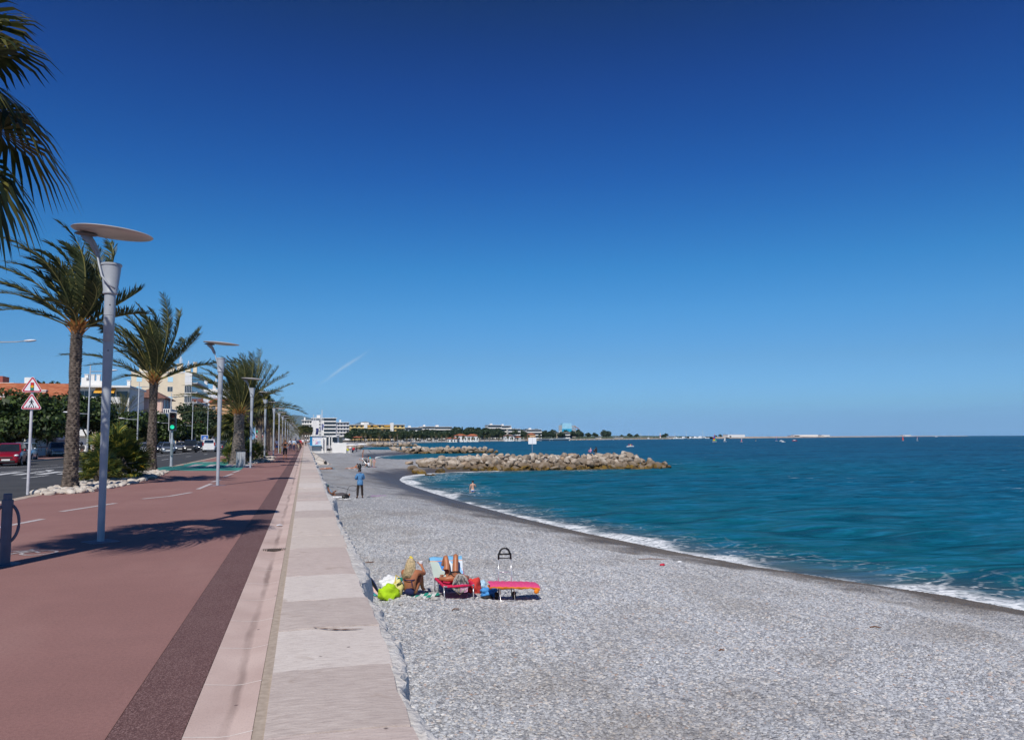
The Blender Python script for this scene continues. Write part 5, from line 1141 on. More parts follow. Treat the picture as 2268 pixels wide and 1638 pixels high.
def car(label, kind, mat, loc, rz, group='cars on the road', roofmat=None, bump=None):
    L, W, ZR, ZB, ws, rf, rr_, rb, RW, ZH = KIND[kind]
    t = thing('car' if kind != 'van' else 'van', label, 'car' if kind != 'van' else 'van', loc, rz, group)
    def section(y, w_, zl, zt, crown):
        half = [(w_ * 0.86, zl), (w_ * 0.97, zl + 0.10), (w_, zl + (zt - zl) * 0.50), (w_ * 0.985, zl + (zt - zl) * 0.80), (w_ * 0.90, zt - 0.01), (w_ * 0.5, zt + crown * 0.7), (0, zt + crown)]
        return [(x, y, z) for x, z in half] + [(-x, y, z) for x, z in half[-2::-1]]
    st = [(0.0, 0.70, 0.30, 0.56, 0.01), (0.05, 0.84, 0.22, 0.66, 0.015), (0.22, 0.94, 0.19, ZH - 0.13, 0.03), (0.55, 0.985, 0.18, ZH - 0.05, 0.04), (ws, 1.0, 0.17, ZH + 0.03, 0.03), (ws + 0.5, 1.0, 0.17, ZB, 0.02), (L * 0.6, 1.0, 0.17, ZB + 0.01, 0.02), (rb - 0.2, 0.985, 0.18, ZB + 0.01, 0.02), (L - 0.10, 0.93, 0.22, (ZB if kind != 'sedan' else ZB - 0.02), 0.01), (L, 0.84, 0.32, ZB - 0.10, 0.01)]
    b = MB(); rows = [section(y, w_ * W, zl, zt, cr) for y, w_, zl, zt, cr in st]; b.grid(rows)
    n = len(rows[0]); b.add(rows[0], [tuple(range(n))]); b.add(rows[-1], [tuple(range(n))])
    b.grid([[r_[0] for r_ in rows], [r_[-1] for r_ in rows]])
    body = b.build('body', mat, t, smooth='auto')
    # greenhouse: pillars and roof with glass set just proud
    BW = W * 0.93
    bot = [(-BW, ws, ZH + 0.02), (BW, ws, ZH + 0.02), (BW * 0.98, rb, ZB), (-BW * 0.98, rb, ZB)]; top = [(-RW, rf, ZR - 0.05), (RW, rf, ZR - 0.05), (RW, rr_, ZR - 0.05), (-RW, rr_, ZR - 0.05)]
    b = MB(); b.add(bot + top, [(0, 1, 5, 4), (1, 2, 6, 5), (2, 3, 7, 6), (3, 0, 4, 7)])
    rt = [(-RW * 0.8, rf + 0.15, ZR), (RW * 0.8, rf + 0.15, ZR), (RW * 0.8, rr_ - 0.15, ZR), (-RW * 0.8, rr_ - 0.15, ZR)]
    b.add(top + rt, [(4, 5, 6, 7), (0, 1, 5, 4), (1, 2, 6, 5), (2, 3, 7, 6), (3, 0, 4, 7)]); b.build('roof', roofmat or mat, t, smooth=True if False else 'auto')
    def pane(name, q4, u0, u1, v0, v1, off):
        A, B_, C_, D_ = [Vector(p) for p in q4]   # A,B bottom; C,D top (B->C)
        f = lambda u, v: A.lerp(B_, u).lerp(D_.lerp(C_, u), v)
        ps = [f(u0, v0), f(u1, v0), f(u1, v1), f(u0, v1)]; nn = (ps[1] - ps[0]).cross(ps[3] - ps[0]).normalized()
        cen = Vector((0, L / 2, 1.0))
        if nn.dot(ps[0] - cen) < 0: nn = -nn
        b = MB(); b.add([p + nn * off for p in ps], [(0, 1, 2, 3)]); return b.build(name, m_cglass, t, fixn=False)
    pane('windscreen', (bot[0], bot[1], top[1], top[0]), 0.06, 0.94, 0.06, 0.93, 0.012); pane('rear_window', (bot[2], bot[3], top[3], top[2]), 0.10, 0.90, 0.18 if kind != 'van' else 0.25, 0.90, 0.012)
    for q4 in ((bot[1], bot[2], top[2], top[1]), (bot[3], bot[0], top[0], top[3])):
        if kind == 'van': pane('side_window', q4, *((0.05, 0.36) if q4[0] == bot[1] else (0.64, 0.95)), 0.12, 0.88, 0.012)
        else: pane('side_window', q4, 0.06, 0.47, 0.10, 0.88, 0.012); pane('side_window', q4, 0.51, 0.92, 0.10, 0.88, 0.012)
    wr = 0.31 if kind in ('hatch', 'sedan', 'mpv') else 0.35
    for y in (0.74, L - 0.78):
        for s in (-1, 1):
            m = Euler((0, R(90) * s, 0)).to_matrix()
            b = MB(); b.lathe([(wr + 0.06, -0.12), (wr + 0.06, 0.108)], 18, (s * (W - 0.10), y, wr + 0.02), m); b.build('wheel_arch', m_black, t)
            b = MB(); b.lathe([(wr * 0.55, -0.10), (wr * 0.97, -0.09), (wr, -0.03), (wr, 0.05), (wr * 0.95, 0.11), (wr * 0.66, 0.115), (wr * 0.6, 0.10)], 20, (s * (W - 0.10), y, wr), m); wh = b.build('wheel', m_tyre, t, smooth='auto')
            b = MB(); b.lathe([(wr * 0.63, 0.10), (wr * 0.58, 0.118), (wr * 0.2, 0.112), (wr * 0.16, 0.124), (0.01, 0.126)], 14, (s * (W - 0.10), y, wr), m); b.build('rim', m_rim, wh, smooth='auto')
    for s in (-1, 1):
        b = MB(); b.ball((s * W * 0.70, 0.16, ZH - 0.23), (0.17, 0.16, 0.095), 10, 7, Euler((0, 0, -s * 0.45)).to_matrix()); b.build('headlight', m_lamp, t, smooth=True)
        b = MB(); b.box((s * W * 0.84, L - 0.035, ZB - 0.12 if kind != 'van' else ZB + 0.05), (0.16, 0.10, 0.24 if kind != 'van' else 0.5)); b.build('tail_light', m_tail, t, bevel=0.02)
        b = MB(); b.ball((s * (W + 0.10), ws + 0.42, ZB + 0.07), (0.10, 0.055, 0.075), 10, 6); b.build('mirror', mat, t, smooth=True)
    b = MB(); b.box((0, 0.015, 0.60), (W * 0.95, 0.07, 0.11)); b.build('grille', m_trim, t, bevel=0.02)
    b = MB(); b.box((0, 0.0, 0.335), (W * 1.25, 0.08, 0.15)); b.build('bumper_intake', bump or m_trim, t, bevel=0.02)
    b = MB(); b.box((0, -0.045, 0.44), (0.52, 0.015, 0.11)); b.build('number_plate', m_plate, t, bevel=0.003); b = MB(); b.box((0, L + 0.01, 0.72 if kind != 'van' else 0.62), (0.52, 0.02, 0.11)); b.build('number_plate', m_plate, t)
    b = MB(); b.box((0, L - 0.01, 0.40), (W * 1.55, 0.10, 0.2)); b.build('rear_bumper', bump or mat, t, bevel=0.03)
    return t
RZ = -0.13
def pr(px, py): p = P(px, py, RZ); return (p.x, p.y, RZ)
c_red = paint("car paint red", (0.30, 0.006, 0.02)); c_sil = paint("car paint silver", (0.42, 0.44, 0.47), 0.5); c_blue = paint("car paint silver blue", (0.19, 0.225, 0.28), 0.5); c_blk = paint("car paint black", (0.014, 0.015, 0.018)); c_wht = paint("car paint white", (0.74, 0.74, 0.75), 0.0); c_nav = paint("car paint dark blue", (0.02, 0.03, 0.055)); c_gry = paint("car paint dark grey", (0.05, 0.06, 0.075), 0.5); c_lb = paint("car paint pale blue", (0.45, 0.52, 0.60), 0.2)
p = P(12, 1032, RZ); car('dark red car coming along the road at the picture edge', 'mpv', c_red, (p.x, p.y, RZ), R(10))
p = P(50, 1022, RZ); car('pale blue white car with a rounded tail just behind the dark red one', 'mpv', c_lb, (p.x - 0.3, p.y, RZ), R(8))
p = P(-12, 1019, RZ); car('white car mostly hidden behind the dark red one', 'hatch', c_wht, (p.x, p.y, RZ), R(6))
p = P(130, 1013, RZ); car('silver grey car parked at the far pavement, behind the tall palm trunk', 'mpv', c_sil, (p.x, p.y, RZ), R(20))
p = P(318, 1006, RZ); car('silver car seen between the palm bush and the bushy date palm', 'hatch', c_sil, (p.x, p.y, RZ), R(5))
p = P(353, 1002.5, RZ); car('dark blue car squeezed beside the bushy date palm trunk', 'hatch', c_nav, (p.x, p.y + 2, RZ), R(4))
p = P(360, 996, RZ); car('white tall car whose pale roof shows over the silver blue one', 'suv', c_wht, (p.x, p.y + 5, RZ), R(3))
p = P(372, 1004.5, RZ); car('silver blue hatchback waiting right behind the traffic light post', 'hatch', c_blue, (p.x, p.y, RZ), R(8), bump=c_sil)
p = P(394, 1000.5, RZ); car('grey blue car queueing between the silver blue one and the black one', 'hatch', c_blue, (p.x, p.y + 2, RZ), R(6))
p = P(419, 1001.5, RZ); car('black off-road car facing us in the waiting queue', 'suv', c_blk, (p.x, p.y, RZ), R(5))
p = P(441, 999, RZ); car('dark car peeking out left of the white van', 'hatch', c_nav, (p.x, p.y + 4, RZ), R(3))
def rear(px, py, L): p = P(px, py, RZ); return (p.x, p.y + L, RZ)
car('white delivery van driving away, seen from behind', 'van', c_wht, rear(462, 1000.5, 4.25), R(180))
p = P(486, 996, RZ); car('pale car in the distance between the white van and the dark grey car', 'hatch', c_sil, (p.x, p.y + 5, RZ), R(2))
car('dark grey hatchback driving away by the kerb, seen from behind', 'hatch', c_gry, rear(505, 1003.5, 3.95), R(180))
for k, (px, y, m, kd) in enumerate(((488, 168, c_gry, 'hatch'), (503, 205, c_sil, 'hatch'), (470, 190, c_nav, 'sedan'), (430, 150, c_sil, 'sedan'))):
    g = at(px, 985, y); car(('dark small car far down the road', 'pale small car far down the road', 'dark blue saloon far behind the white van', 'silver saloon far behind the black off-road car')[k], kd, m, (g.x, y, RZ), R(2))
# ------------------------------------------------------------------ boulders of the breakwaters
q = NT("boulder stone"); sz = q.n.new("ShaderNodeSeparateXYZ"); q.l.new(q.pos, sz.inputs[0])
oi = q.n.new("ShaderNodeObjectInfo")
c = q.ramp(oi.outputs['Random'], [(0.0, (0.26, 0.21, 0.165)), (0.3, (0.39, 0.325, 0.26)), (0.6, (0.50, 0.43, 0.355)), (0.85, (0.63, 0.56, 0.48)), (1.0, (0.42, 0.28, 0.17))])
c = q.mix(q.f(q.noise(2.2, det=7), 0.35, 0.7), c, q.mix(0.6, c, (0.20, 0.145, 0.10)))
hz_ = q.math('ADD', sz.outputs[2], q.f(q.noise(0.9, det=4), 0.3, 0.7, -0.45, 0.45))
c = q.mix(q.f(hz_, -1.45, -2.1), c, q.mix(0.72, c, (0.12, 0.08, 0.045)))
c = q.mix(q.f(hz_, -2.35, -2.6), c, q.ramp(q.noise(1.7, det=3), [(0.4, (0.19, 0.115, 0.02)), (0.6, (0.05, 0.036, 0.02))]))
m_rock = q.set(col=c, rough=0.85, spec=0.25, nor=q.bump(q.noise(5, det=7), 0.8, 0.12))
def boulder_mesh(seed):
    rr = random.Random(seed); bm = bmesh.new(); bmesh.ops.create_icosphere(bm, subdivisions=3, radius=1)
    cuts = [(Vector((rr.gauss(0, 1), rr.gauss(0, 1), rr.gauss(0, 1))).normalized(), rr.uniform(0.45, 0.80)) for _ in range(14)]
    for v in bm.verts:
        for n_, d_ in cuts:
            k = v.co.dot(n_) - d_
            if k > 0: v.co -= n_ * k * 0.92
        v.co *= 1 + 0.05 * math.sin(v.co.x * 6 + seed) * math.sin(v.co.y * 5) + 0.03 * math.sin(v.co.z * 11 + seed)
    me = bpy.data.meshes.new("boulder"); bm.to_mesh(me); bm.free(); me.materials.append(m_rock); me.polygons.foreach_set('use_smooth', [True] * len(me.polygons)); me.set_sharp_from_angle(angle=R(32)); return me
BM_ = [boulder_mesh(k) for k in range(9)]
rk = random.Random(99)
def boulder(x, y, z, s, label, group):
    o = bpy.data.objects.new("boulder", rk.choice(BM_)); C.objects.link(o); o.location = (x, y, z)
    o.rotation_euler = (rk.uniform(-0.5, 0.5), rk.uniform(-0.5, 0.5), rk.uniform(0, 6.28)); o.scale = (s * rk.uniform(1.0, 1.5), s * rk.uniform(0.85, 1.15), s * rk.uniform(0.62, 0.9))
    return tag(o, label, 'boulder', group)
LB = ('brown wet boulder at the waterline of the near breakwater', 'pale dry boulder piled on the upper part of the near breakwater')
rowsR = [(108.0, -2.75, 0.66), (108.8, -2.3, 0.62), (109.5, -1.85, 0.60), (110.3, -1.5, 0.58), (111.2, -1.25, 0.54), (112.4, -1.15, 0.56), (113.9, -1.15, 0.58)]
for ri, (yy, zz, s) in enumerate(rowsR):
    x = 15.8 + rk.uniform(0, 1)
    while x < 53.8 - ri * 1.0:
        e = max(0, (x - 43) / 11); up = min(1.0, max(0, (x - 15) / 9))
        ztop = zz * (1 - 0) + (zz + 2.9) * -0.62 * e * e - (zz + 2.6) * 0.45 * (1 - up)
        boulder(x, yy - 0.028 * (x - 34) + rk.uniform(-0.35, 0.35) + max(0, x - 40) * 0.12, ztop + rk.uniform(-0.15, 0.15), s * rk.uniform(0.62, 1.4), LB[0 if ztop < -2.1 else 1], 'wet boulders of the near breakwater' if ztop < -2.1 else 'dry boulders of the near breakwater')
        x += s * rk.uniform(1.45, 2.1)
for px, py, s in ((897, 1019, 0.8), (905, 1027, 0.7), (915, 1030, 0.9), (921, 1023, 0.8), (930, 1032, 0.8), (938, 1028, 0.9), (949, 1034, 0.7), (955, 1027, 0.7), (910, 1020, 0.55), (965, 1034, 0.8), (975, 1030, 0.8)):
    p = P(px, py, -1.9); p = Vector((p.x, min(p.y, 112), 0)); boulder(p.x, p.y, zb(p.x, p.y) + 0.15, s, 'pale boulder lying on the shingle at the root of the near breakwater', 'loose boulders on the shingle')
for ri, (yy, zz, s) in enumerate(((237.5, -2.7, 1.1), (239.0, -2.0, 1.05), (240.5, -1.5, 1.0))):
    x = 25.5
    while x < 58 - ri * 1.6:
        e = max(0, (x - 50) / 9); boulder(x, yy - 0.12 * (x - 28) + rk.uniform(-0.4, 0.4), zz - (zz + 2.9) * 0.7 * e * e + rk.uniform(-0.15, 0.15), s * rk.uniform(0.8, 1.2), 'boulder of the second breakwater, behind the near one', 'boulders of the second breakwater'); x += s * rk.uniform(1.4, 1.95)
for ri, (yy, zz, s) in enumerate(((436, -2.5, 1.6), (440, -1.6, 1.5))):
    x = 33
    while x < 62 - ri * 3: boulder(x, yy + 0.35 * (x - 36) + rk.uniform(-0.6, 0.6), zz + rk.uniform(-0.2, 0.2), s * rk.uniform(0.8, 1.2), 'boulder of the third breakwater, far down the shore', 'boulders of the third breakwater'); x += s * rk.uniform(1.5, 2.1)
for k in range(26):
    y = 258 + k * 6.2; x = 12 + (y - 258) * 0.10 + rk.uniform(-1.5, 1.5); boulder(x, y, zb(x, y) + 0.3, rk.uniform(1.0, 1.7), 'boulder of the stone bank at the foot of the far promenade', 'boulders of the far stone bank')
boulder(47.3, 113.4, -0.75, 0.62, 'single rounded boulder sitting on top of the near breakwater', None)

for nm, y0_, x0_, x1_, sl, zt in (('rubble', 110.6, 18.5, 52, -0.028, -1.5), ('rubble', 240.5, 26, 56, -0.12, -1.9)):   # small rubble filling the breakwaters under the boulders
    b = MB(); rows = []; rr = random.Random(3)
    for i in range(60):
        u = i / 59; x = x0_ + (x1_ - x0_) * u; yc = y0_ + sl * (x - (x0_ + x1_) / 2); hgt = (zt + 3.1) * min(1, (1 - u) * 5 + 0.05) * min(1, u * 8 + 0.3)
        rows.append([(x + rr.uniform(-0.15, 0.15), yc + w_ + rr.uniform(-0.2, 0.2), -3.1 + hgt * h_ + rr.uniform(-0.12, 0.12)) for w_, h_ in ((-2.9, 0), (-1.9, 0.35), (-0.9, 0.72), (0.2, 0.95), (1.6, 1.0), (3.2, 0.95), (5.0, 0.3), (6.0, 0))])
    b.grid(rows); o = b.build(nm, m_rock); o['kind'] = 'stuff'
# sign post on the breakwater
g = P(1179, 1008, -0.75); t = thing('warning_board', 'blank white square board on a steel post standing on the near breakwater', 'sign', (at(1179, 1008, 113.5).x, 113.5, -1.3), 0)
b = MB(); b.lathe([(0.07, 0), (0.07, 2.6), (0.05, 2.7), (0.05, 2.9)], 10); b.build('post', m_steel, t)
b = MB(); b.bb(-0.62, 0.62, -0.09, -0.06, 2.05, 3.0); pb = b.build('board', m_white, t); b = MB(); b.bb(-0.014, 0.014, -0.096, -0.091, 2.05, 3.0); b.build('seam', M("seam grey", (0.3, 0.3, 0.32), 0.6), pb)

# ------------------------------------------------------------------ far coast
q = NT("far shore ground"); sh = q.attr('shore')
c = q.ramp(q.f(q.math('ADD', sh, q.f(q.noise(0.05, det=4), 0.3, 0.7, -8, 8)), 0, 100), [(0.0, (0.19, 0.175, 0.16)), (0.06, (0.36, 0.355, 0.355)), (0.32, (0.40, 0.385, 0.37)), (0.42, (0.32, 0.27, 0.22)), (0.55, (0.13, 0.13, 0.10)), (1.0, (0.08, 0.10, 0.05))])
m_far = q.set(col=c, rough=0.9, spec=0.1)
def far_z(d, x, y): return SEA + np.interp(d, [-60, -10, 0, 4, 14, 40, 60, 120, 400, 1500], [-4, -1, 0, 0.7, 1.2, 1.7, 2.6, 2.7, 5, 14])
xs = np.concatenate([np.arange(0.5, 300, 7), spaced(300, 2200, 9, 1.02)]); ys = np.concatenate([np.arange(545, 1100, 8), spaced(1100, 4200, 9, 1.02)])
sheet("far_shore", xs, ys, far_z, m_far, keep=lambda d, x, y: d > -12)
def fz(x, y): d = sdist(np.array([x]), np.array([y])); return float(far_z(d, None, None)[0])
# long low headland with a breakwater road
sp_ = [P(1590, 970.9, SEA), P(1700, 969.6, SEA), P(1830, 968.2, SEA), P(1960, 966.9, SEA), P(2070, 966.0, SEA), P(2146, 965.55, SEA)]
b = MB(); rows = []
for i, p in enumerate(sp_):
    d = (sp_[min(i + 1, 5)] - sp_[max(i - 1, 0)]).normalized(); n_ = Vector((-d.y, d.x, 0)); h = 4.2 if i < 5 else 2.5
    rows.append([p + Vector((0, 0, -1)), p + n_ * 15 + Vector((0, 0, h)), p + n_ * 90 + Vector((0, 0, h + 0.6)), p + n_ * 140 + Vector((0, 0, -1))])
b.grid(rows); b.add(rows[-1], [(0, 1, 2, 3)]); struct(b.build("headland", M("headland rock", (0.42, 0.34, 0.27), 0.9, var=0.35, scale=0.02)))
for px0, px1, hh, i, lab in ((1760, 1812, 6, 2, 'long white shed on the low headland'), (1820, 1838, 5, 2, 'short white shed right of the long one on the headland'), (1752, 1771, 3, 2, 'low grey shed at the left end of the headland sheds'), (2000, 2018, 5, 3, 'small pale building near the tip of the headland'), (1612, 1650, 5, 0, 'pale low sheds where the headland begins')):
    Yd = sp_[i].y + (40 if i else 60); a = at(px0, 967, Yd); c = at(px1, 967, Yd)
    H_ = House('shed', lab, a.x, c.x, Yd, Yd + 25, 2.2 + hh, m_wwall if 'grey' not in lab else m_lil, 'shed', base=0.5)
    H_.part('roof', m_lil, lambda b: b.bb(-0.5, H_.w + 0.5, -0.5, H_.d + 0.5, H_.h, H_.h + 0.5)); H_.part('door', m_dkgl, lambda b: b.bb(H_.w * 0.1, H_.w * 0.2, -0.1, -0.004, 0, 3.5))
# hills far behind
def hill(px0, px1, py0, prof, dist):
    b = MB(); n = len(prof) - 1; rows = [[], [], []]
    for i, h in enumerate(prof):
        px = px0 + (px1 - px0) * i / n; p = HZ(px, py0 - h, dist); g_ = HZ(px, 973, dist * 0.93); bk = HZ(px, 973, dist * 1.12)
        rows[0].append((g_.x, g_.y, -3)); rows[1].append((p.x, p.y, p.z)); rows[2].append((bk.x, bk.y, -3))
    b.grid(rows); return struct(b.build("hills", M("hill scrub", (0.10, 0.115, 0.085), 0.95, var=0.3, scale=0.004), smooth=True))
hill(560, 760, 972, [0, 12, 24, 36, 44, 50, 53.5, 52, 48, 44, 40, 30, 20, 6], 23000)
hill(740, 870, 972, [0, 10, 22, 30, 34, 38, 39.5, 36, 31, 24, 10, 0], 23500)

# ------------------------------------------------------------------ buildings of the far shore
def flats(label, px0, px1, Y, pytop, floors, mat, nb=6, dark=True, side=0, roofmat=None, awn=None, setback=0.0, bal=None):
    a, c = at(px0, 972, Y), at(px1, 972, Y); zt = at((px0 + px1) / 2, pytop, Y).z
    base = max(-0.5, fz(max(1, (a.x + c.x) / 2), Y) - 0.6) if a.x > 0 else -0.4
    H_ = House('apartment_block', label, a.x, c.x, Y, Y + 22, zt, mat, base=base); fh = (H_.h - 0.6) / floors
    for k in range(floors):
        z = H_.h - (k + 1) * fh; s_ = max(0, setback * (floors - 1 - k) / floors) if setback else 0
        if dark: H_.part('loggia', m_dkgl, lambda b: b.bb(0.3 + side, H_.w - 0.3, -0.25, -0.004, z + fh * 0.33, z + fh * 0.90))
        else:
            for j in range(nb): H_.part('window', m_dkgl, lambda b: b.bb(H_.w * (j + 0.25) / nb, H_.w * (j + 0.72) / nb, -0.2, -0.004, z + fh * 0.25, z + fh * 0.85))
        H_.part('balcony', bal or m_wwall, lambda b: b.bb(side, H_.w, -1.5 - s_ * 3, -0.26, z + fh * 0.02, z + fh * 0.33))
    if awn:
        for j in awn: H_.part('awning', m_awn, lambda b: b.bb(H_.w * j, H_.w * (j + 0.12), -1.9, -0.3, H_.h - fh * 0.42, H_.h - fh * 0.15))
    H_.part('roof', roofmat or m_wwall, lambda b: b.bb(-0.6, H_.w + 0.6, -1.6, H_.d, H_.h, H_.h + 0.4))
    H_.part('roof_room', m_wwall, lambda b: b.bb(H_.w * 0.2, H_.w * 0.34, 2, 8, H_.h + 0.4, H_.h + 2.6)); return H_
H_ = flats('big white and dark banded apartment block at the end of the palm row', 690, 744, 640, 926, 6, m_wwall, side=9)
for k in range(5): H_.part('window', m_dkgl, lambda b: (b.bb(5.6, 7.0, -0.1, -0.004, H_.h - 3.2 - k * 2.6, H_.h - 1.4 - k * 2.6)))
flats('pale low block peeking over the palms left of the banded block', 668, 690, 660, 931, 5, m_wwall, dark=False, nb=4)
flats('grey lilac apartment block next to the banded one', 746, 773, 720, 935.5, 5, m_lil, dark=False, nb=4)
H_ = flats('long ochre yellow apartment block with white stair towers', 775, 896, 820, 940.5, 4, m_yel, nb=12, dark=False, awn=(0.30, 0.37, 0.62), bal=m_yel)
for f_ in (0.25, 0.73): H_.part('stair_tower', m_wwall, lambda b: b.bb(H_.w * f_, H_.w * (f_ + 0.06), -2.2, 1, 0, H_.h + 2.2))
for lab, a_ in (('left wing of the white terraced flats above the pine belt', (897, 935, 1020, 946.5, 3, m_wwall)), ('middle wing of the white terraced flats, with a cream front', (932, 962, 1035, 944.5, 4, m_cream)), ('right wing of the white terraced flats, the widest', (957, 1001, 1050, 945, 4, m_wwall)),
                ('tall white flats with four dark balcony bands in the middle of the far shore', (1081, 1111, 1180, 941, 4, m_wwall)), ('right half of the tall white flats, a storey lower', (1108, 1132, 1195, 942.5, 4, m_wwall)), ('lower white flats stepping down right of the tall ones', (1125, 1152, 1185, 949.5, 3, m_wwall)),
                ('small white flats left of the tall white flats', (1040, 1073, 1120, 953.5, 3, m_wwall)), ('long white flats with a roof house near the whale mural', (1166, 1199, 1240, 951, 3, m_wwall)), ('low cream block at the foot of the mural tower', (1236, 1262, 1350, 957.5, 2, m_cream))): flats(lab, *a_, setback=1.0)
# tower with the painted sea mural
a, c = at(1245, 972, 1420), at(1266.5, 972, 1420)
H_ = House('mural_tower', 'tower with a blue undersea whale mural and scaffolding beside it', a.x, c.x, 1420, 1440, at(1255, 941, 1420).z, m_wwall, base=0)
mb1, mb2, mb3 = M("mural pale blue", (0.30, 0.58, 0.74), 0.8, var=0.12, scale=0.3), M("mural sea blue", (0.02, 0.36, 0.60), 0.8, var=0.2, scale=0.3), M("mural deep blue", (0.01, 0.20, 0.42), 0.8, var=0.2, scale=0.3)
for z0_, z1_, m_, x0_, x1_ in ((0.72, 1.0, mb1, 0, 1), (0.3, 0.715, mb2, 0, 1), (0, 0.295, mb3, 0, 1)): H_.part('mural', m_, lambda b: b.bb(H_.w * x0_, H_.w * x1_, -0.3, -0.01, H_.h * z0_, H_.h * z1_))
H_.part('mural_top', mb1, lambda b: (b.bb(H_.w * 0.04, H_.w * 0.98, -0.3, 12, H_.h, H_.h + 2.6), b.bb(H_.w * 0.16, H_.w * 0.93, -0.3, 12, H_.h + 2.6, H_.h + 3.8)))
H_.part('whale_mark', M("mural whale", (0.03, 0.09, 0.16), 0.8), lambda b: (b.add([(H_.w * x, -0.34, H_.h * z) for x, z in ((0.12, 0.68), (0.25, 0.5), (0.45, 0.33), (0.8, 0.24), (0.9, 0.28), (0.66, 0.36), (0.5, 0.48), (0.3, 0.62))], [tuple(range(8))]), b.add([(H_.w * x, -0.34, H_.h * z) for x, z in ((0.5, 0.42), (0.72, 0.5), (0.62, 0.38))], [(0, 1, 2)])), fixn=False)
H_.part('scaffold', M("scaffold grey", (0.40, 0.37, 0.34), 0.8, var=0.4, scale=1), lambda b: [b.bb(H_.w + 0.3, H_.w + 10 - k * 0.3, 1, 9, H_.h * (0.08 + k * 0.105), H_.h * (0.13 + k * 0.105)) for k in range(9)] + [b.bb(H_.w + 2.5 * j + 0.4, H_.w + 2.5 * j + 0.9, 2, 2.5, 0, H_.h * 0.95) for j in range(4)])
H_.part('crane_jib', m_tile, lambda b: b.tube([(H_.w + 6, 2, H_.h * 0.92), (H_.w + 16, 2, H_.h * 0.70)], 0.7, n=5))
# villas and low beach buildings
def villa(label, px0, px1, Y, pye, rise, mat=None, roof=None):
    a, c = at(px0, 972, Y), at(px1, 972, Y); H_ = House('villa', label, a.x, c.x, Y, Y + 9, at((px0 + px1) / 2, pye, Y).z, mat or m_wwall, 'house', base=fz((a.x + c.x) / 2, Y) - 0.8); H_.hip(H_.h, rise, 0.8, roof or m_tile)
    for j in range(4): H_.part('window', m_dkgl, lambda b: b.bb(H_.w * (j + 0.3) / 4, H_.w * (j + 0.65) / 4, -0.12, -0.004, H_.h * 0.35, H_.h * 0.75))
for lab, a_ in (('low long beach building with a pale red tiled roof', (989, 1018, 860, 971, 1.4)), ('white villa with a broad orange roof behind the beach building', (1008, 1034, 900, 964.5, 2.0)), ('white villa with two orange roofs in the middle of the far beach', (1036, 1060, 930, 965, 2.4)), ('tall thin white house with a tiny roof above the pines', (1010, 1017, 960, 959, 0.8)), ('orange roofed villa among palms right of the white flats', (1144, 1154, 1030, 968, 1.5)), ('pale villa with a grey gable among the palms', (1118, 1138, 1020, 965, 2.0, None, m_tileb)), ('brick red house with an orange roof by the white flats', (1171, 1186, 1060, 962, 2.2, m_peach))): villa(lab, *a_)
for lab, px0, px1, Y, pyt, m_ in (('long grey beach pavilion with dark openings', 1198, 1218, 1080, 971.5, m_lil), ('long pale beach pavilion right of the grey one', 1222, 1262, 1100, 971, m_wwall), ('white cube kiosk on the rocks by the pavilions', 1217, 1224, 1090, 972, m_wwall), ('white harbour building with a flat roof', 1480, 1495, 1800, 965.5, m_wwall), ('pale low harbour shed by the round tree', 1362, 1380, 1550, 967, m_wwall), ('long cream harbour shed left of the masts', 1410, 1445, 1700, 968.5, m_cream), ('white club house behind the round tree', 1322, 1332, 1500, 966.5, m_wwall)):
    a, c = at(px0, 972, Y), at(px1, 972, Y); H_ = House('beach_building', lab, a.x, c.x, Y, Y + 10, at((px0 + px1) / 2, pyt, Y).z, m_, base=fz((a.x + c.x) / 2, Y) - 1.0)
    H_.part('opening', m_dkgl, lambda b: b.bb(H_.w * 0.05, H_.w * 0.95, -0.15, -0.004, H_.h * 0.45, H_.h * 0.78)); H_.part('roof', m_, lambda b: b.bb(-0.8, H_.w + 0.8, -1.5, H_.d, H_.h, H_.h + 0.35))
# trees of the far shore: prototypes with crown and trunk, then copies
tp = tree('coast_tree', 'round dark tree standing alone by the harbour, the biggest there', (at(1343, 972, 1500).x, 1500, 0), lobes_round(11, 8, 10, 81, 0.75), 4, 1500, 1.3, m_leaf2, 81, limbs=4, tr=0.5)
pine_p = tree('coast_tree', 'dark pine in the green belt of the far shore', (at(900, 972, 800).x, 800, 0), lobes_round(6.5, 6.2, 8, 82, 0.6), 4, 900, 0.9, m_leaf2, 82, 'pines of the far shore', limbs=4, tr=0.3)
cyp = tree('cypress', 'narrow dark cypress on the far skyline', (at(1021, 972, 1100).x, 1100, 0), [(0, 0, 4 + k * 2.2, 1.9 - k * 0.25, 1.5) for k in range(6)], 2, 500, 0.8, m_leaf2, 83, 'cypresses on the far skyline', limbs=1)
plm = fan_palm('coast_palm', 'slender palm by the far beach', (at(880, 972, 760).x, 760, 0), 6.5, 0.3, 22, 1.6, 84, skirt=8, nseg=7, group='palms of the far shore', wind=0.02)
rf = random.Random(17)
def shore_at(Y, off):
    """a point `off` metres inland of the far shoreline at distance Y"""
    xs_ = np.interp(Y, SHORE[27:, 1], SHORE[27:, 0]); return xs_ - off
for k in range(74):
    px = 775 + k * 3.4 + rf.uniform(-2, 2); Y = 640 + (px - 775) * 1.35 + rf.uniform(0, 60); Y = min(Y, 985)
    p = at(px, 972, Y); dup(pine_p, (p.x, Y, fz(p.x, Y) - 0.3), rf.uniform(0, 6), 'dark pine in the green belt of the far shore', scale=rf.uniform(0.75, 1.3) * (0.65 + Y / 2400))
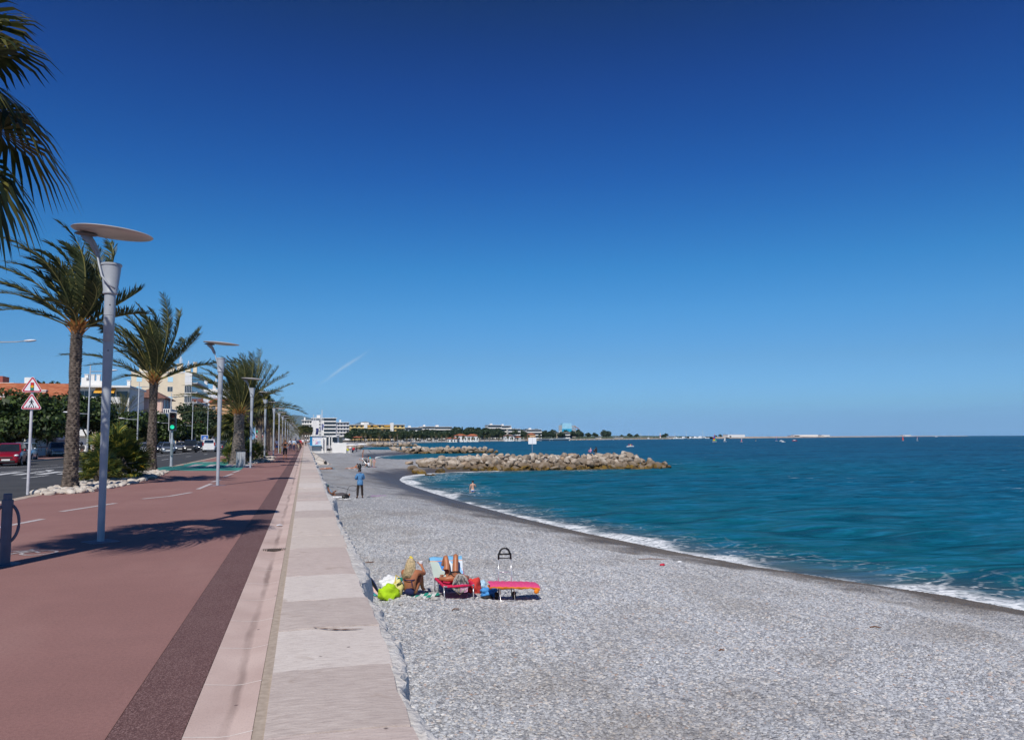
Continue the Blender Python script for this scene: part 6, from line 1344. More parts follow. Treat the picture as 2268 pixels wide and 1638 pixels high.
for k in range(88):
    px = 1004 + k * 3.25 + rf.uniform(-3, 3); Y = 985 + (px - 1004) * 1.5 + rf.uniform(0, 110)
    p = at(px, 972, Y); dup(pine_p, (p.x, Y, fz(p.x, Y) - 0.3), rf.uniform(0, 6), 'dark tree among the houses of the far shore', 'trees among the far houses', scale=rf.uniform(0.9, 1.75))
for k in range(34):
    px = 800 + k * 12 + rf.uniform(-5, 5); Y = 600 + (px - 800) * 1.05 + rf.uniform(0, 40); p = at(px, 972, Y); dup(plm, (p.x, Y, fz(p.x, Y) - 0.2), rf.uniform(0, 6), 'slender palm by the far beach', scale=rf.uniform(0.8, 1.35) * (0.7 + Y / 2500))
for px, Y, s in ((1024, 1110, 1.1), (1079, 1180, 0.9), (1160, 1260, 1.0), (1030, 1115, 0.8), (1163, 1265, 0.8)): p = at(px, 972, Y); dup(cyp, (p.x, Y, fz(p.x, Y)), 0, 'narrow dark cypress on the far skyline', scale=s)
for px, Y, s in ((1283, 1420, 0.75), (1302, 1450, 0.6), (1318, 1480, 0.6), (1395, 1600, 0.55), (1410, 1650, 0.5), (1475, 1750, 0.6), (1468, 1760, 0.45), (1377, 1560, 0.4), (1595, 2100, 0.55), (1585, 2080, 0.4), (1606, 2120, 0.35)):
    p = at(px, 972, Y); dup(pine_p, (p.x, Y, fz(p.x, Y) - 0.3 if px < 1500 else -1.5), rf.uniform(0, 6), 'small round tree between the mural tower and the harbour', 'trees near the harbour', scale=s * 1.9)
b = MB()
for k in range(90):   # rocks edging the far shore, a few pixels tall
    Y = 1020 + k * 11; x = shore_at(Y, 2) + rf.uniform(-3, 3); s = rf.uniform(1.2, 2.4); b.ball((x, Y, SEA + 0.4), (s * 1.4, s, s * 0.8), 7, 5, Euler((0, 0, rf.uniform(0, 6))).to_matrix())
o = b.build('rock_edge', m_rock, smooth='auto'); o['kind'] = 'stuff'

# ------------------------------------------------------------------ boats
m_hull = M("boat hull white", (0.78, 0.78, 0.78), 0.35, var=0.05)
def hull_mb(L, B_, H, b=None):
    b = b or MB(); rows = []
    for i in range(9):
        u = i / 8; w_ = B_ / 2 * (math.sin(math.pi * (0.12 + 0.88 * (1 - u))) ** 0.5 if u < 1 else 0.02) * (1 if u > 0.1 else 0.85); x = L * (u - 0.5); sh_ = 0.25 * H * u * u
        rows.append([(x, -w_, H + sh_), (x, -w_ * 0.8, H * 0.35), (x, 0, -0.12 * H), (x, w_ * 0.8, H * 0.35), (x, w_, H + sh_), (x, 0, H + sh_ - 0.02)])
    b.grid([r_ + [r_[0]] for r_ in rows]); b.add(rows[0], [tuple(range(6))]); return b
def sail(b, pts, th=0.03): b.prism(pts, (0, th, 0))
def seapos(px, py): p = P(px, py, SEA); return (p.x, p.y, SEA)
def sailboat(label, px, py, hgt, col, L=4.0, jib=None, hullm=None, name='sailboat', cat='sailboat', rz=0.3):
    t = thing(name, label, cat, seapos(px, py), rz); h = hull_mb(L, L * 0.3, L * 0.10); h.build('hull', hullm or m_hull, t, smooth='auto')
    b = MB(); b.tube([(L * 0.1, 0, 0), (L * 0.1, 0, hgt)], 0.05, n=6); b.build('mast', m_steel, t)
    n = len(col); z0 = L * 0.2
    for k, c_ in enumerate(col):
        u0, u1 = k / n, (k + 1) / n; f = lambda u: L * 0.08 - (1 - u ** 1.4) * L * 0.52
        b = MB(); sail(b, [(L * 0.09, 0, z0 + (hgt - z0) * u0), (f(u0), 0, z0 + (hgt - z0) * u0), (f(u1), 0, z0 + (hgt - z0) * u1), (L * 0.09, 0, z0 + (hgt - z0) * u1)]); b.build('sail', c_, t)
    if jib: b = MB(); sail(b, [(L * 0.13, 0.1, z0), (L * 0.48, 0.1, z0), (L * 0.12, 0.1, hgt * 0.82)]); b.build('jib', jib, t)
    b = MB(); b.ball((-L * 0.2, 0, L * 0.2), (0.2, 0.2, 0.4), 8, 6); b.ball((-L * 0.2, 0, L * 0.2 + 0.5), 0.13, 8, 6); b.build('sailor', M("sailor dark", (0.06, 0.05, 0.06), 0.8), t)
    return t
sc_ = lambda n_, c_: M(n_, c_, 0.7, var=0.05)
sailboat('catamaran with a rainbow striped sail, yellow, red, blue and orange', 1583, 978.6, 7.2, [sc_("sail yellow", (0.75, 0.55, 0.03)), sc_("sail red", (0.62, 0.04, 0.03)), sc_("sail blue", (0.04, 0.06, 0.5)), sc_("sail purple", (0.25, 0.03, 0.3)), sc_("sail orange", (0.75, 0.2, 0.02))], L=5.2, jib=sc_("jib green", (0.05, 0.35, 0.2)), name='catamaran', cat='catamaran')
sailboat('small white sailboat right of the rainbow catamaran', 1606, 977.8, 5.5, [m_wwall], L=4.0)
sailboat('windsurfer with a pink and orange sail', 1643, 979.0, 3.8, [sc_("sail pink", (0.65, 0.2, 0.25)), sc_("sail clear", (0.5, 0.55, 0.6))], L=2.6, name='windsurfer', cat='windsurfer')
sailboat('dinghy with a pale pink sail halfway along the headland', 1720, 976.5, 5.6, [sc_("sail navy", (0.08, 0.1, 0.3)), sc_("sail pale pink", (0.66, 0.45, 0.48))], L=3.4, name='sailing_dinghy')
sailboat('dinghy with a bright red orange sail, alone far out', 2000, 975.8, 5.2, [sc_("sail scarlet", (0.72, 0.06, 0.02))], L=3.2, jib=sc_("sail scarlet", (0.72, 0.06, 0.02)), name='sailing_dinghy')
sailboat('windsurfer leaning right of the red sail', 2032, 975.8, 3.8, [sc_("sail grey", (0.4, 0.42, 0.45)), sc_("sail pink", (0.65, 0.2, 0.25))], L=2.8, name='windsurfer', cat='windsurfer')
sailboat('windsurfer with a dark sail between catamaran and pink dinghy', 1674, 976.5, 3.0, [sc_("sail dark", (0.08, 0.08, 0.1))], L=2.2, name='windsurfer', cat='windsurfer')
def motorboat(label, px, py, L, col=None, rz=0.1, tower=0.0, name='motorboat'):
    t = thing(name, label, 'boat', seapos(px, py), rz); hull_mb(L, L * 0.33, L * 0.11).build('hull', col or m_hull, t, smooth='auto')
    b = MB(); b.box((-L * 0.05, 0, L * 0.17), (L * 0.32, L * 0.22, L * 0.13)); b.build('cabin', m_hull, t, bevel=0.03); b = MB(); b.box((L * 0.03, 0, L * 0.20), (L * 0.17, L * 0.225, L * 0.05)); b.build('cabin_window', m_dkgl, t); return t
motorboat('low white motorboat near the tip of the headland', 2074, 967.2, 14)
motorboat('small white boat just right of the pink sailed dinghy', 1731, 977, 5)
motorboat('tiny white dinghy drifting below the pink sailed one', 1735, 979.0, 4)
motorboat('red kayak like boat with paddlers far out', 1760, 976.3, 6, m_red, name='rowing_boat')
# pedal boat with people
t = thing('pedal_boat', 'white pedal boat carrying people in red and yellow, off the near breakwater', 'pedal boat', seapos(1396, 989.2), 0.1)
for s in (-0.55, 0.55): hull_mb(3.4, 0.6, 0.42).build('float', m_hull, t, smooth='auto').location = (0, s, 0)
b = MB(); b.box((0, 0, 0.5), (2.2, 1.3, 0.12)); b.build('deck', m_hull, t, bevel=0.02)
for k, (x, c_) in enumerate(((-0.7, sc_("vest red", (0.5, 0.04, 0.04))), (0.1, sc_("vest yellow", (0.7, 0.5, 0.05))), (0.8, sc_("vest red", (0.5, 0.04, 0.04))))): b = MB(); b.ball((x, 0, 0.85), (0.2, 0.22, 0.32), 8, 6); b.ball((x, 0, 1.27), 0.12, 8, 6); b.build('rider', c_, t, smooth=True)
# moored yachts in the harbour
yt = motorboat('white motor yacht moored in the harbour', 1520, 974.5, 22, name='motor_yacht'); yt['group'] = 'motor yachts in the harbour'; yt.location = (at(1515, 972, 1650).x, 1650, SEA); yt.rotation_euler = (0, 0, 0.5)
rb_ = random.Random(8)
for px, Y, s in ((1500, 1600, 0.8), (1530, 1640, 0.9), (1542, 1660, 1.1), (1553, 1660, 1.2), (1562, 1690, 0.9), (1508, 1620, 0.6), (1548, 1700, 0.8), (1536, 1700, 0.7), (1437, 1560, 0.6)): dup(yt, (at(px, 972, Y).x, Y, SEA), rb_.uniform(-0.6, 0.9), 'white motor yacht moored in the harbour', scale=s)
ys1 = thing('moored_yacht', 'tall masted white yacht moored in the harbour', 'yacht', (at(1519.6, 972, 1660).x, 1660, SEA), 0.4, 'masted yachts in the harbour'); hull_mb(15, 3.8, 1.5).build('hull', m_hull, ys1, smooth='auto')
b = MB(); b.tube([(1, 0, 1), (1, 0, 20)], 0.22, n=6); b.tube([(-5, 0, 2.6), (1, 0, 2.8)], 0.16, n=6); b.build('mast', m_wwall, ys1)
for px, Y, s in ((1494.6, 1700, 0.8), (1555.8, 1680, 1.05), (1559, 1700, 0.8), (1552, 1690, 0.7), (1503, 1720, 0.6), (1418, 1640, 0.7), (1421, 1650, 0.6), (1436, 1660, 0.8), (1327, 1480, 0.6), (1330, 1485, 0.75), (1568, 1720, 0.6), (1452, 1680, 0.6)): dup(ys1, (at(px, 972, Y).x, Y, SEA), rb_.uniform(-0.5, 0.9), 'tall masted white yacht moored in the harbour', scale=s)
t = thing('harbour_light', 'slim red and white harbour light tower among the masts', 'lighthouse', (at(1462.5, 972, 1750).x, 1750, -0.5)); b = MB(); b.lathe([(1.3, 0), (1.0, 9), (1.4, 9.2), (1.4, 9.8), (0.8, 10), (0.8, 12), (0.1, 13)], 10); b.build('tower', m_wwall, t); b = MB(); b.lathe([(1.22, 4), (1.14, 6.5)], 10); b.build('red_band', m_red, t)
# ------------------------------------------------------------------ people
def skin_mesh(name, verts, edges, rad, sub=1):
    """one continuous surface grown around connected joints"""
    me = bpy.data.meshes.new(name + "_cage"); me.from_pydata(verts, edges, []); o = bpy.data.objects.new("cage", me); C.objects.link(o)
    md = o.modifiers.new("skin", 'SKIN'); md.branch_smoothing = 0.3; md.use_smooth_shade = True
    for i, r in enumerate(rad): me.skin_vertices[0].data[i].radius = r if isinstance(r, tuple) else (r, r); me.skin_vertices[0].data[i].use_root = (i == 0)
    s = o.modifiers.new("sub", 'SUBSURF'); s.levels = sub; s.render_levels = sub
    dg = bpy.context.evaluated_depsgraph_get(); dg.update(); m2 = bpy.data.meshes.new_from_object(o.evaluated_get(dg)); bpy.data.objects.remove(o); bpy.data.meshes.remove(me)
    m2.name = name; m2.polygons.foreach_set('use_smooth', [True] * len(m2.polygons)); return m2
BR = dict(pel=0.125, spi=0.108, che=0.122, nkb=0.075, nek=0.05, hed=0.083, top=0.070, sh=0.062, el=0.043, wr=0.029, pa=0.030, hip=0.092, kn=0.060, an=0.040, toe=0.030)
CHAIN = [('pel', 'spi'), ('spi', 'che'), ('che', 'nkb'), ('nkb', 'nek'), ('nek', 'hed'), ('hed', 'top')]
for s_ in 'LR': CHAIN += [('che', 'sh' + s_), ('sh' + s_, 'el' + s_), ('el' + s_, 'wr' + s_), ('wr' + s_, 'pa' + s_), ('pel', 'hip' + s_), ('hip' + s_, 'kn' + s_), ('kn' + s_, 'an' + s_), ('an' + s_, 'toe' + s_)]
def rbase(k): return BR[k if k in BR else k[:-1]]
def stand_pose(stride=0.0, arm='down', lean=0.0, bend=0.0):
    """joints of a 1.72 m figure facing +y"""
    J = dict(pel=(0, 0, 0.95), spi=(0, 0.01, 1.13), che=(0, 0.0, 1.31), nkb=(0, -0.01, 1.43), nek=(0, 0.0, 1.50), hed=(0, 0.02, 1.60), top=(0, 0.01, 1.675))
    for s, S in ((-1, 'L'), (1, 'R')):
        k = s * stride
        J.update({'hip' + S: (s * 0.09, 0, 0.88), 'kn' + S: (s * 0.10, k * 0.24 + 0.03 * abs(stride), 0.49), 'an' + S: (s * 0.10, k * 0.36 - (0.05 if k < 0 else 0), 0.085 + (0.06 if k < 0 else 0)), 'toe' + S: (s * 0.12, k * 0.36 + 0.14, 0.03 + (0.02 if k < 0 else 0)), 'sh' + S: (s * 0.175, -0.01, 1.395)})
        if arm == 'down': J.update({'el' + S: (s * 0.235, -0.02 - k * 0.12, 1.12), 'wr' + S: (s * 0.24, 0.08 - k * 0.26, 0.88), 'pa' + S: (s * 0.235, 0.10 - k * 0.28, 0.81)})
        elif arm == 'front': J.update({'el' + S: (s * 0.29, 0.0, 1.14), 'wr' + S: (s * 0.10, 0.24, 1.10), 'pa' + S: (s * 0.03, 0.27, 1.11)})
        elif arm == 'fold': J.update({'el' + S: (s * 0.27, 0.05, 1.13), 'wr' + S: (-s * 0.06, 0.20, 1.16), 'pa' + S: (-s * 0.13, 0.19, 1.17)})
        elif arm == 'reach': J.update({'el' + S: (s * 0.25, 0.15, 1.12), 'wr' + S: (s * 0.18, 0.36, 1.0), 'pa' + S: (s * 0.16, 0.42, 0.96)})
    if bend:   # bow forward from the hips
        c_, s_ = math.cos(bend), math.sin(bend)
        for k_ in list(J):
            x, y, z = J[k_]
            if z > 0.97 or k_[:2] in ('el', 'wr', 'pa', 'sh'): dz = z - 0.95; J[k_] = (x, y * c_ + dz * s_, 0.95 + dz * c_ - y * s_)
    return {k: Vector(v) for k, v in J.items()}
def fingers(J, S, verts, edges, rad, scale, pal):
    wv, pv = J['wr' + S], J['pa' + S]; d = (pv - wv).normalized(); side = d.orthogonal(); side = d.cross(Vector((0, 0, 1)))
    side = side.normalized() if side.length > 0.1 else Vector((1, 0, 0)); n_ = d.cross(side).normalized()
    for k, (off, l) in enumerate(((-0.032, 0.065), (-0.011, 0.080), (0.011, 0.085), (0.032, 0.075))):
        a = pv + side * off * scale + d * 0.045 * scale; e = a + d * l * 0.5 * scale + n_ * 0.012 * scale; f_ = e + d * l * 0.4 * scale + n_ * 0.035 * scale
        i = len(verts); verts += [a, e, f_]; rad += [0.010 * scale, 0.009 * scale, 0.007 * scale]; edges += [(pal, i), (i, i + 1), (i + 1, i + 2)]
    a = pv + side * 0.045 * scale - d * 0.005; e = a + (side * 0.6 + d).normalized() * 0.045 * scale; i = len(verts); verts += [a, e]; rad += [0.012 * scale, 0.009 * scale]; edges += [(pal, i), (i, i + 1)]
def person(label, J, loc, rz, skin, clothes, hair=None, h=1.72, group=None, slim=1.0, hairstyle='short', face=True, cat='person', hands=True):
    """J joints; clothes: list of (name, material, chain keys, extra radius)"""
    t = thing('person', label, cat, loc, rz, group); k = h / 1.72
    names = list(J); verts = [J[n_] * k for n_ in names]; rad = [rbase(n_) * k * (slim if n_ in ('pel', 'spi', 'che') or n_[:-1] in ('hip', 'kn', 'sh', 'el') else 1) for n_ in names]
    edges = [(names.index(a), names.index(c)) for a, c in CHAIN if a in J and c in J]
    if hands:
        for S in 'LR':
            if 'pa' + S in J: fingers(J, S, verts, edges, rad, k, names.index('pa' + S))
    fw = (J['hed'] - J['nek']); face_d = J.get('_face')
    me = skin_mesh('body', verts, edges, rad); me.materials.append(skin); b_ = bpy.data.objects.new('body', me); C.objects.link(b_); b_.parent = t
    up = (J['top'] - J['nek']).normalized(); fd = FACE.get(label, Vector((0, 1, 0))); fd = (fd - up * fd.dot(up)).normalized(); sd = fd.cross(up).normalized(); hc = (J['hed'] + up * 0.01) * k
    m3 = Matrix((sd, fd, up)).transposed()
    if face:   # nose, ears, eyes and mouth on the head
        b = MB(); b.ball(hc + fd * 0.088 * k + up * -0.005, (0.013 * k, 0.022 * k, 0.024 * k), 6, 5, m3)
        for s in (-1, 1): b.ball(hc + sd * s * 0.084 * k - up * 0.005, (0.012 * k, 0.02 * k, 0.03 * k), 6, 5, m3)
        b.build('nose_and_ears', skin, b_, smooth=True)
        b = MB()
        for s in (-1, 1): b.ball(hc + fd * 0.080 * k + sd * s * 0.030 * k + up * 0.018 * k, (0.012 * k, 0.008, 0.006 * k), 6, 4, m3)
        b.build('eyes', m_black, b_); b = MB(); b.ball(hc + fd * 0.080 * k - up * 0.042 * k, (0.022 * k, 0.01, 0.006 * k), 6, 4, m3); b.build('mouth', M("lips", (0.30, 0.10, 0.08), 0.5), b_)
    for cn, cm, keys, ex in clothes:
        ks = [q_ for q_ in keys]; vs = []; rs = []; idx = {}
        def add(p, r): vs.append(p); rs.append(r); return len(vs) - 1
        es = []
        for a in ks:
            if '>' in a:   # part way along a bone: 'a>b:0.5'
                ab, f_ = a.split(':'); a0, a1 = ab.split('>'); f_ = float(f_); idx[a] = add(J[a0].lerp(J[a1], f_) * k, (rbase(a0) * (1 - f_) + rbase(a1) * f_) * k * slim + ex)
            else: idx[a] = add(J[a] * k, rbase(a) * k * (slim if a in ('pel', 'spi', 'che') else 1) + ex)
        links = [(a, c) for a, c in CHAIN if a in idx and c in idx]
        for a in idx:
            if '>' in a: links.append((a.split('>')[0], a))
        es = [(idx[a], idx[c]) for a, c in links if a in idx and c in idx]
        me = skin_mesh(cn, vs, es, rs); me.materials.append(cm); o = bpy.data.objects.new(cn, me); C.objects.link(o); o.parent = t
    if hair is not None:
        b = MB()
        if hairstyle == 'short': b.ball(hc + up * 0.022 * k - fd * 0.018 * k, (0.092 * k, 0.098 * k, 0.098 * k), 12, 8, m3)
        elif hairstyle == 'cap': b.ball(hc + up * 0.03 * k, (0.096 * k, 0.10 * k, 0.085 * k), 12, 8, m3); b.ball(hc + up * 0.02 * k + fd * 0.11 * k, (0.075 * k, 0.075 * k, 0.012 * k), 10, 4, m3)
        elif hairstyle == 'long': b.ball(hc + up * 0.022 * k - fd * 0.015 * k, (0.095 * k, 0.10 * k, 0.10 * k), 12, 8, m3); b.ball(hc - up * 0.10 * k - fd * 0.07 * k, (0.095 * k, 0.05 * k, 0.16 * k), 12, 8, m3)
        elif hairstyle == 'tied': b.ball(hc + up * 0.022 * k - fd * 0.02 * k, (0.090 * k, 0.095 * k, 0.098 * k), 12, 8, m3); b.ball(hc + up * 0.05 * k - fd * 0.13 * k, 0.04 * k, 8, 6)
        b.build('cap' if hairstyle == 'cap' else 'hair', hair, t, smooth=True)
    return t
FACE = {}
sk_tan = M("tanned skin", (0.40, 0.155, 0.075), 0.45, var=0.10, scale=9, spec=0.4); sk_fair = M("fair skin", (0.52, 0.30, 0.215), 0.5, var=0.08, scale=9); sk_brn = M("brown skin", (0.20, 0.085, 0.045), 0.5, var=0.1, scale=9); sk_mid = M("olive skin", (0.43, 0.22, 0.14), 0.5, var=0.08, scale=9)
def cl(n_, c_, **k): return M("cloth " + n_, c_, 0.85, var=k.get('var', 0.14), scale=k.get('scale', 14), bump=0.4, bscale=25)
h_blk = M("hair black", (0.012, 0.010, 0.009), 0.55, var=0.3, scale=30); h_gry = M("hair grey", (0.42, 0.39, 0.36), 0.6, var=0.35, scale=40, bump=0.8, bscale=60); h_bld = M("hair blond", (0.52, 0.40, 0.235), 0.55, var=0.35, scale=30, bump=0.8, bscale=60); h_brn = M("hair brown", (0.07, 0.045, 0.03), 0.55, var=0.3, scale=30)
SHIRT = ['che', 'spi', 'nkb', 'shL', 'shR', 'elL', 'elR', 'spi>pel:0.8', 'elL>wrL:0.75', 'elR>wrR:0.75']; TEE = ['che', 'spi', 'nkb', 'shL', 'shR', 'spi>pel:0.8', 'shL>elL:0.65', 'shR>elR:0.65']; VEST = ['che', 'spi', 'spi>pel:0.7', 'che>nkb:0.7', 'che>shL:0.75', 'che>shR:0.75']
TROU = ['pel', 'hipL', 'hipR', 'knL', 'knR', 'knL>anL:0.9', 'knR>anR:0.9', 'pel>spi:0.4']; SHORT = ['pel', 'hipL', 'hipR', 'pel>spi:0.35', 'hipL>knL:0.7', 'hipR>knR:0.7']; CAPRI = ['pel', 'hipL', 'hipR', 'knL', 'knR', 'knL>anL:0.35', 'knR>anR:0.35', 'pel>spi:0.4']; TRUNK = ['pel', 'hipL', 'hipR', 'pel>spi:0.2', 'hipL>knL:0.4', 'hipR>knR:0.4']
def shoes(t, J, k, mat):
    for S in 'LR':
        a, c = J['an' + S] * k, J['toe' + S] * k; b = MB(); b.tube([a + Vector((0, 0, -0.03)), a.lerp(c, 0.5) + Vector((0, 0, -0.01)), c], [0.045 * k, 0.045 * k, 0.034 * k], n=8); b.build('shoe', mat, t, smooth=True)

# --- woman in black jogging towards us
L_ = 'woman in black sleeveless top and leggings walking towards us'
J = stand_pose(0.12, 'front'); FACE[L_] = Vector((0, 1, 0)); g = P(631, 1016.5)
t = person(L_, J, (g.x, g.y, 0), R(182), sk_tan, [('top', cl("black", (0.012, 0.012, 0.014)), VEST, 0.014), ('leggings', cl("black", (0.012, 0.012, 0.014)), CAPRI, 0.012)], h_bld, 1.68, None, 0.92, 'tied')
shoes(t, J, 1.68 / 1.72, m_ink); b = MB(); [b.ball(J['hed'] * 0.977 + Vector((s * 0.03, 0.082, 0.022)), (0.028, 0.014, 0.018), 8, 5) for s in (-1, 1)]; b.build('sunglasses', m_black, t)
# --- walkers going away
def walker(label, px, py, top, bot, hairm, hs='short', h=1.72, st=0.3, skin=sk_mid, topk=SHIRT, botk=TROU, rz=0.0, arm='down', slim=1.05):
    g = P(px, py); FACE[label] = Vector((0, 1, 0)); J = stand_pose(st, arm)
    t = person(label, J, (g.x, g.y, 0), rz, skin, [('shirt', top, topk, 0.02), ('trousers', bot, botk, 0.018)], hairm, h, None, slim, hs, face=True); shoes(t, J, h / 1.72, m_dark); return t
wh = cl("white", (0.74, 0.74, 0.76)); nv = cl("navy", (0.025, 0.03, 0.07)); kh = cl("beige", (0.50, 0.42, 0.31)); rd = cl("red", (0.50, 0.02, 0.03)); dk = cl("dark", (0.03, 0.028, 0.03)); pb_ = cl("pale blue", (0.42, 0.52, 0.66)); gr = cl("grey", (0.25, 0.25, 0.27))
w1 = walker('man walking away in a cream vest over a pale blue shirt with navy trousers', 651, 1000.5, pb_, nv, h_gry)
me = skin_mesh('vest', [Vector(v) for v in ((0, 0, 1.33), (0, 0.01, 1.13), (0, 0, 0.98), (0, -0.01, 1.43), (-0.13, 0, 1.38), (0.13, 0, 1.38))], [(0, 1), (1, 2), (0, 3), (0, 4), (0, 5)], [0.158, 0.145, 0.15, 0.09, 0.085, 0.085]); me.materials.append(cl("cream", (0.66, 0.57, 0.43))); o = bpy.data.objects.new('vest', me); C.objects.link(o); o.parent = w1
walker('man walking away in a navy top and beige trousers beside the cream vest', 659.5, 1000.2, nv, kh, h_gry, st=-0.3)
walker('walker in a bright red top and dark trousers ahead of the navy one', 664.5, 995.5, rd, dk, h_brn)
walker('walker in a white shirt left of the cream vest, partly behind a lamp', 643.5, 998, wh, nv, h_brn, st=-0.25)
walker('walker in a white shirt and dark shorts farther ahead of the red top', 670, 991, wh, dk, h_brn, botk=SHORT)
walker('walker in grey shirt far ahead on the promenade near the wall', 677, 987.5, gr, dk, h_gry)
walker('walker in a white top farthest ahead, a speck by the beach hut', 681.5, 986, wh, gr, h_brn, hs='long')
walker('bare armed walker in a pale top far ahead beside the red one', 667.5, 989, pb_, dk, h_brn, topk=TEE)
# --- cyclist standing by the sixth lamp
L_ = 'man in white T-shirt and blue shorts with a small bicycle by a lamp post'; cm = walker(L_, 612.5, 1003, wh, cl("blue", (0.03, 0.14, 0.40)), h_brn, st=0.0, skin=sk_tan, topk=TEE, botk=SHORT, rz=R(20))
g = P(614.5, 1003.5); t = thing('bicycle', 'small bicycle with yellow wheels beside the man in blue shorts', 'bicycle', (g.x + 0.25, g.y, 0), R(100))
for s in (-0.5, 0.5): b = MB(); b.tube([(s + 0.28 * math.cos(a), 0, 0.30 + 0.28 * math.sin(a)) for a in [2 * math.pi * k / 20 for k in range(21)]], 0.02, n=6, cap=False); b.build('wheel', M("tyre yellow", (0.45, 0.40, 0.05), 0.6), t)
b = MB(); [b.tube(p, 0.018, n=6) for p in ([(-0.5, 0, 0.3), (-0.15, 0, 0.62), (0.38, 0, 0.66), (0, 0, 0.28), (-0.5, 0, 0.3)], [(-0.15, 0, 0.8), (0, 0, 0.28)], [(0.5, 0, 0.3), (0.36, 0, 0.88)])]; b.build('frame', m_dark, t); b = MB(); b.tube([(0.36, -0.22, 0.9), (0.36, 0.22, 0.9)], 0.015, n=6); b.build('handlebar', m_dark, t); b = MB(); b.ball((-0.15, 0, 0.82), (0.12, 0.07, 0.035), 8, 5); b.build('saddle', m_black, t)
# --- motorcyclist half hidden by the tall palm trunk
g = P(178, 1023, -0.13); t = thing('motor_scooter', 'dark motor scooter half hidden behind the tall date palm trunk', 'motor scooter', (g.x, g.y, -0.13), R(170))
b = MB(); b.ball((0, -0.25, 0.62), (0.17, 0.55, 0.22), 12, 8); b.ball((0, 0.42, 0.62), (0.2, 0.14, 0.36), 12, 8); b.box((0, 0.12, 0.28), (0.3, 0.5, 0.08)); b.build('body', c_gry, t, smooth='auto')
for y in (-0.6, 0.62): b = MB(); b.lathe([(0.15, -0.05), (0.25, -0.045), (0.26, 0), (0.25, 0.045), (0.15, 0.05)], 16, (0, y, 0.26), Euler((0, R(90), 0)).to_matrix()); b.build('wheel', m_tyre, t)
b = MB(); b.tube([(-0.33, 0.38, 1.02), (0, 0.42, 1.0), (0.33, 0.38, 1.02)], 0.02, n=6); b.tube([(0, 0.42, 1.0), (0, 0.60, 0.3)], 0.03, n=6); b.build('handlebar', m_dark, t)
J = stand_pose(0, 'reach')
for k_, v in dict(pel=(0, -0.2, 0.84), spi=(0, -0.18, 1.02), che=(0, -0.13, 1.2), nkb=(0, -0.11, 1.33), nek=(0, -0.09, 1.4), hed=(0, -0.06, 1.5), top=(0, -0.06, 1.58)).items(): J[k_] = Vector(v)
for s, S in ((-1, 'L'), (1, 'R')):
    for k_, v in {'hip': (0.1, -0.16, 0.80), 'kn': (0.2, 0.24, 0.68), 'an': (0.19, 0.16, 0.32), 'toe': (0.2, 0.3, 0.30), 'sh': (0.18, -0.12, 1.29), 'el': (0.27, 0.08, 1.07), 'wr': (0.28, 0.30, 1.03), 'pa': (0.28, 0.36, 1.03)}.items(): J[k_ + S] = Vector((v[0] * s, v[1], v[2]))
L_ = 'rider with a helmet and backpack on the dark scooter behind the palm'; rd_ = person(L_, J, (g.x, g.y, -0.13), R(170), sk_mid, [('jacket', dk, SHIRT, 0.035), ('jeans', cl("jeans", (0.10, 0.15, 0.24)), TROU, 0.02)], None, 1.72)
b = MB(); b.ball((0, -0.05, 1.52), (0.135, 0.15, 0.145), 14, 10); b.build('helmet', M("helmet black", (0.02, 0.02, 0.022), 0.2, spec=0.6), rd_, smooth=True)

# --- man in the denim shirt, seen from behind with his head turned left
L_ = 'man in a blue denim shirt and dark trousers standing on the shingle with folded arms'
J = stand_pose(0.0, 'fold'); FACE[L_] = Vector((-0.75, 0.66, 0)); g = P(797, 1105.5, -2.0); zz = zb(g.x, g.y)
J['anL'].x, J['toeL'].x, J['knL'].x = -0.15, -0.18, -0.13; J['anR'].x, J['toeR'].x, J['knR'].x = 0.15, 0.18, 0.13; J['hed'] += Vector((-0.02, 0.03, -0.01)); J['top'] += Vector((-0.03, 0.04, -0.02))
den = cl("denim", (0.085, 0.22, 0.42), var=0.2); dm = person(L_, J, (g.x, g.y, zz), R(12), sk_brn, [('denim_shirt', den, ['che', 'spi', 'nkb', 'shL', 'shR', 'elL', 'elR', 'spi>pel:0.99', 'elL>wrL:0.8', 'elR>wrR:0.8'], 0.036), ('trousers', cl("dark brown", (0.028, 0.02, 0.018)), TROU, 0.022)], h_blk, 1.78, None, 1.12); shoes(dm, J, 1.78 / 1.72, m_black)
b = MB(); b.lathe([(0.185, 0.80), (0.19, 0.86), (0.185, 1.02), (0.17, 1.1)], 16, m=Matrix.Diagonal((1, 0.78, 1))); b.build('shirt_tail', den, dm, smooth=True)
b = MB(); b.lathe([(0.02, 1.50), (0.10, 1.505), (0.085, 1.545)], 14, (0, -0.0, 0.02)); b.build('collar', den, dm)

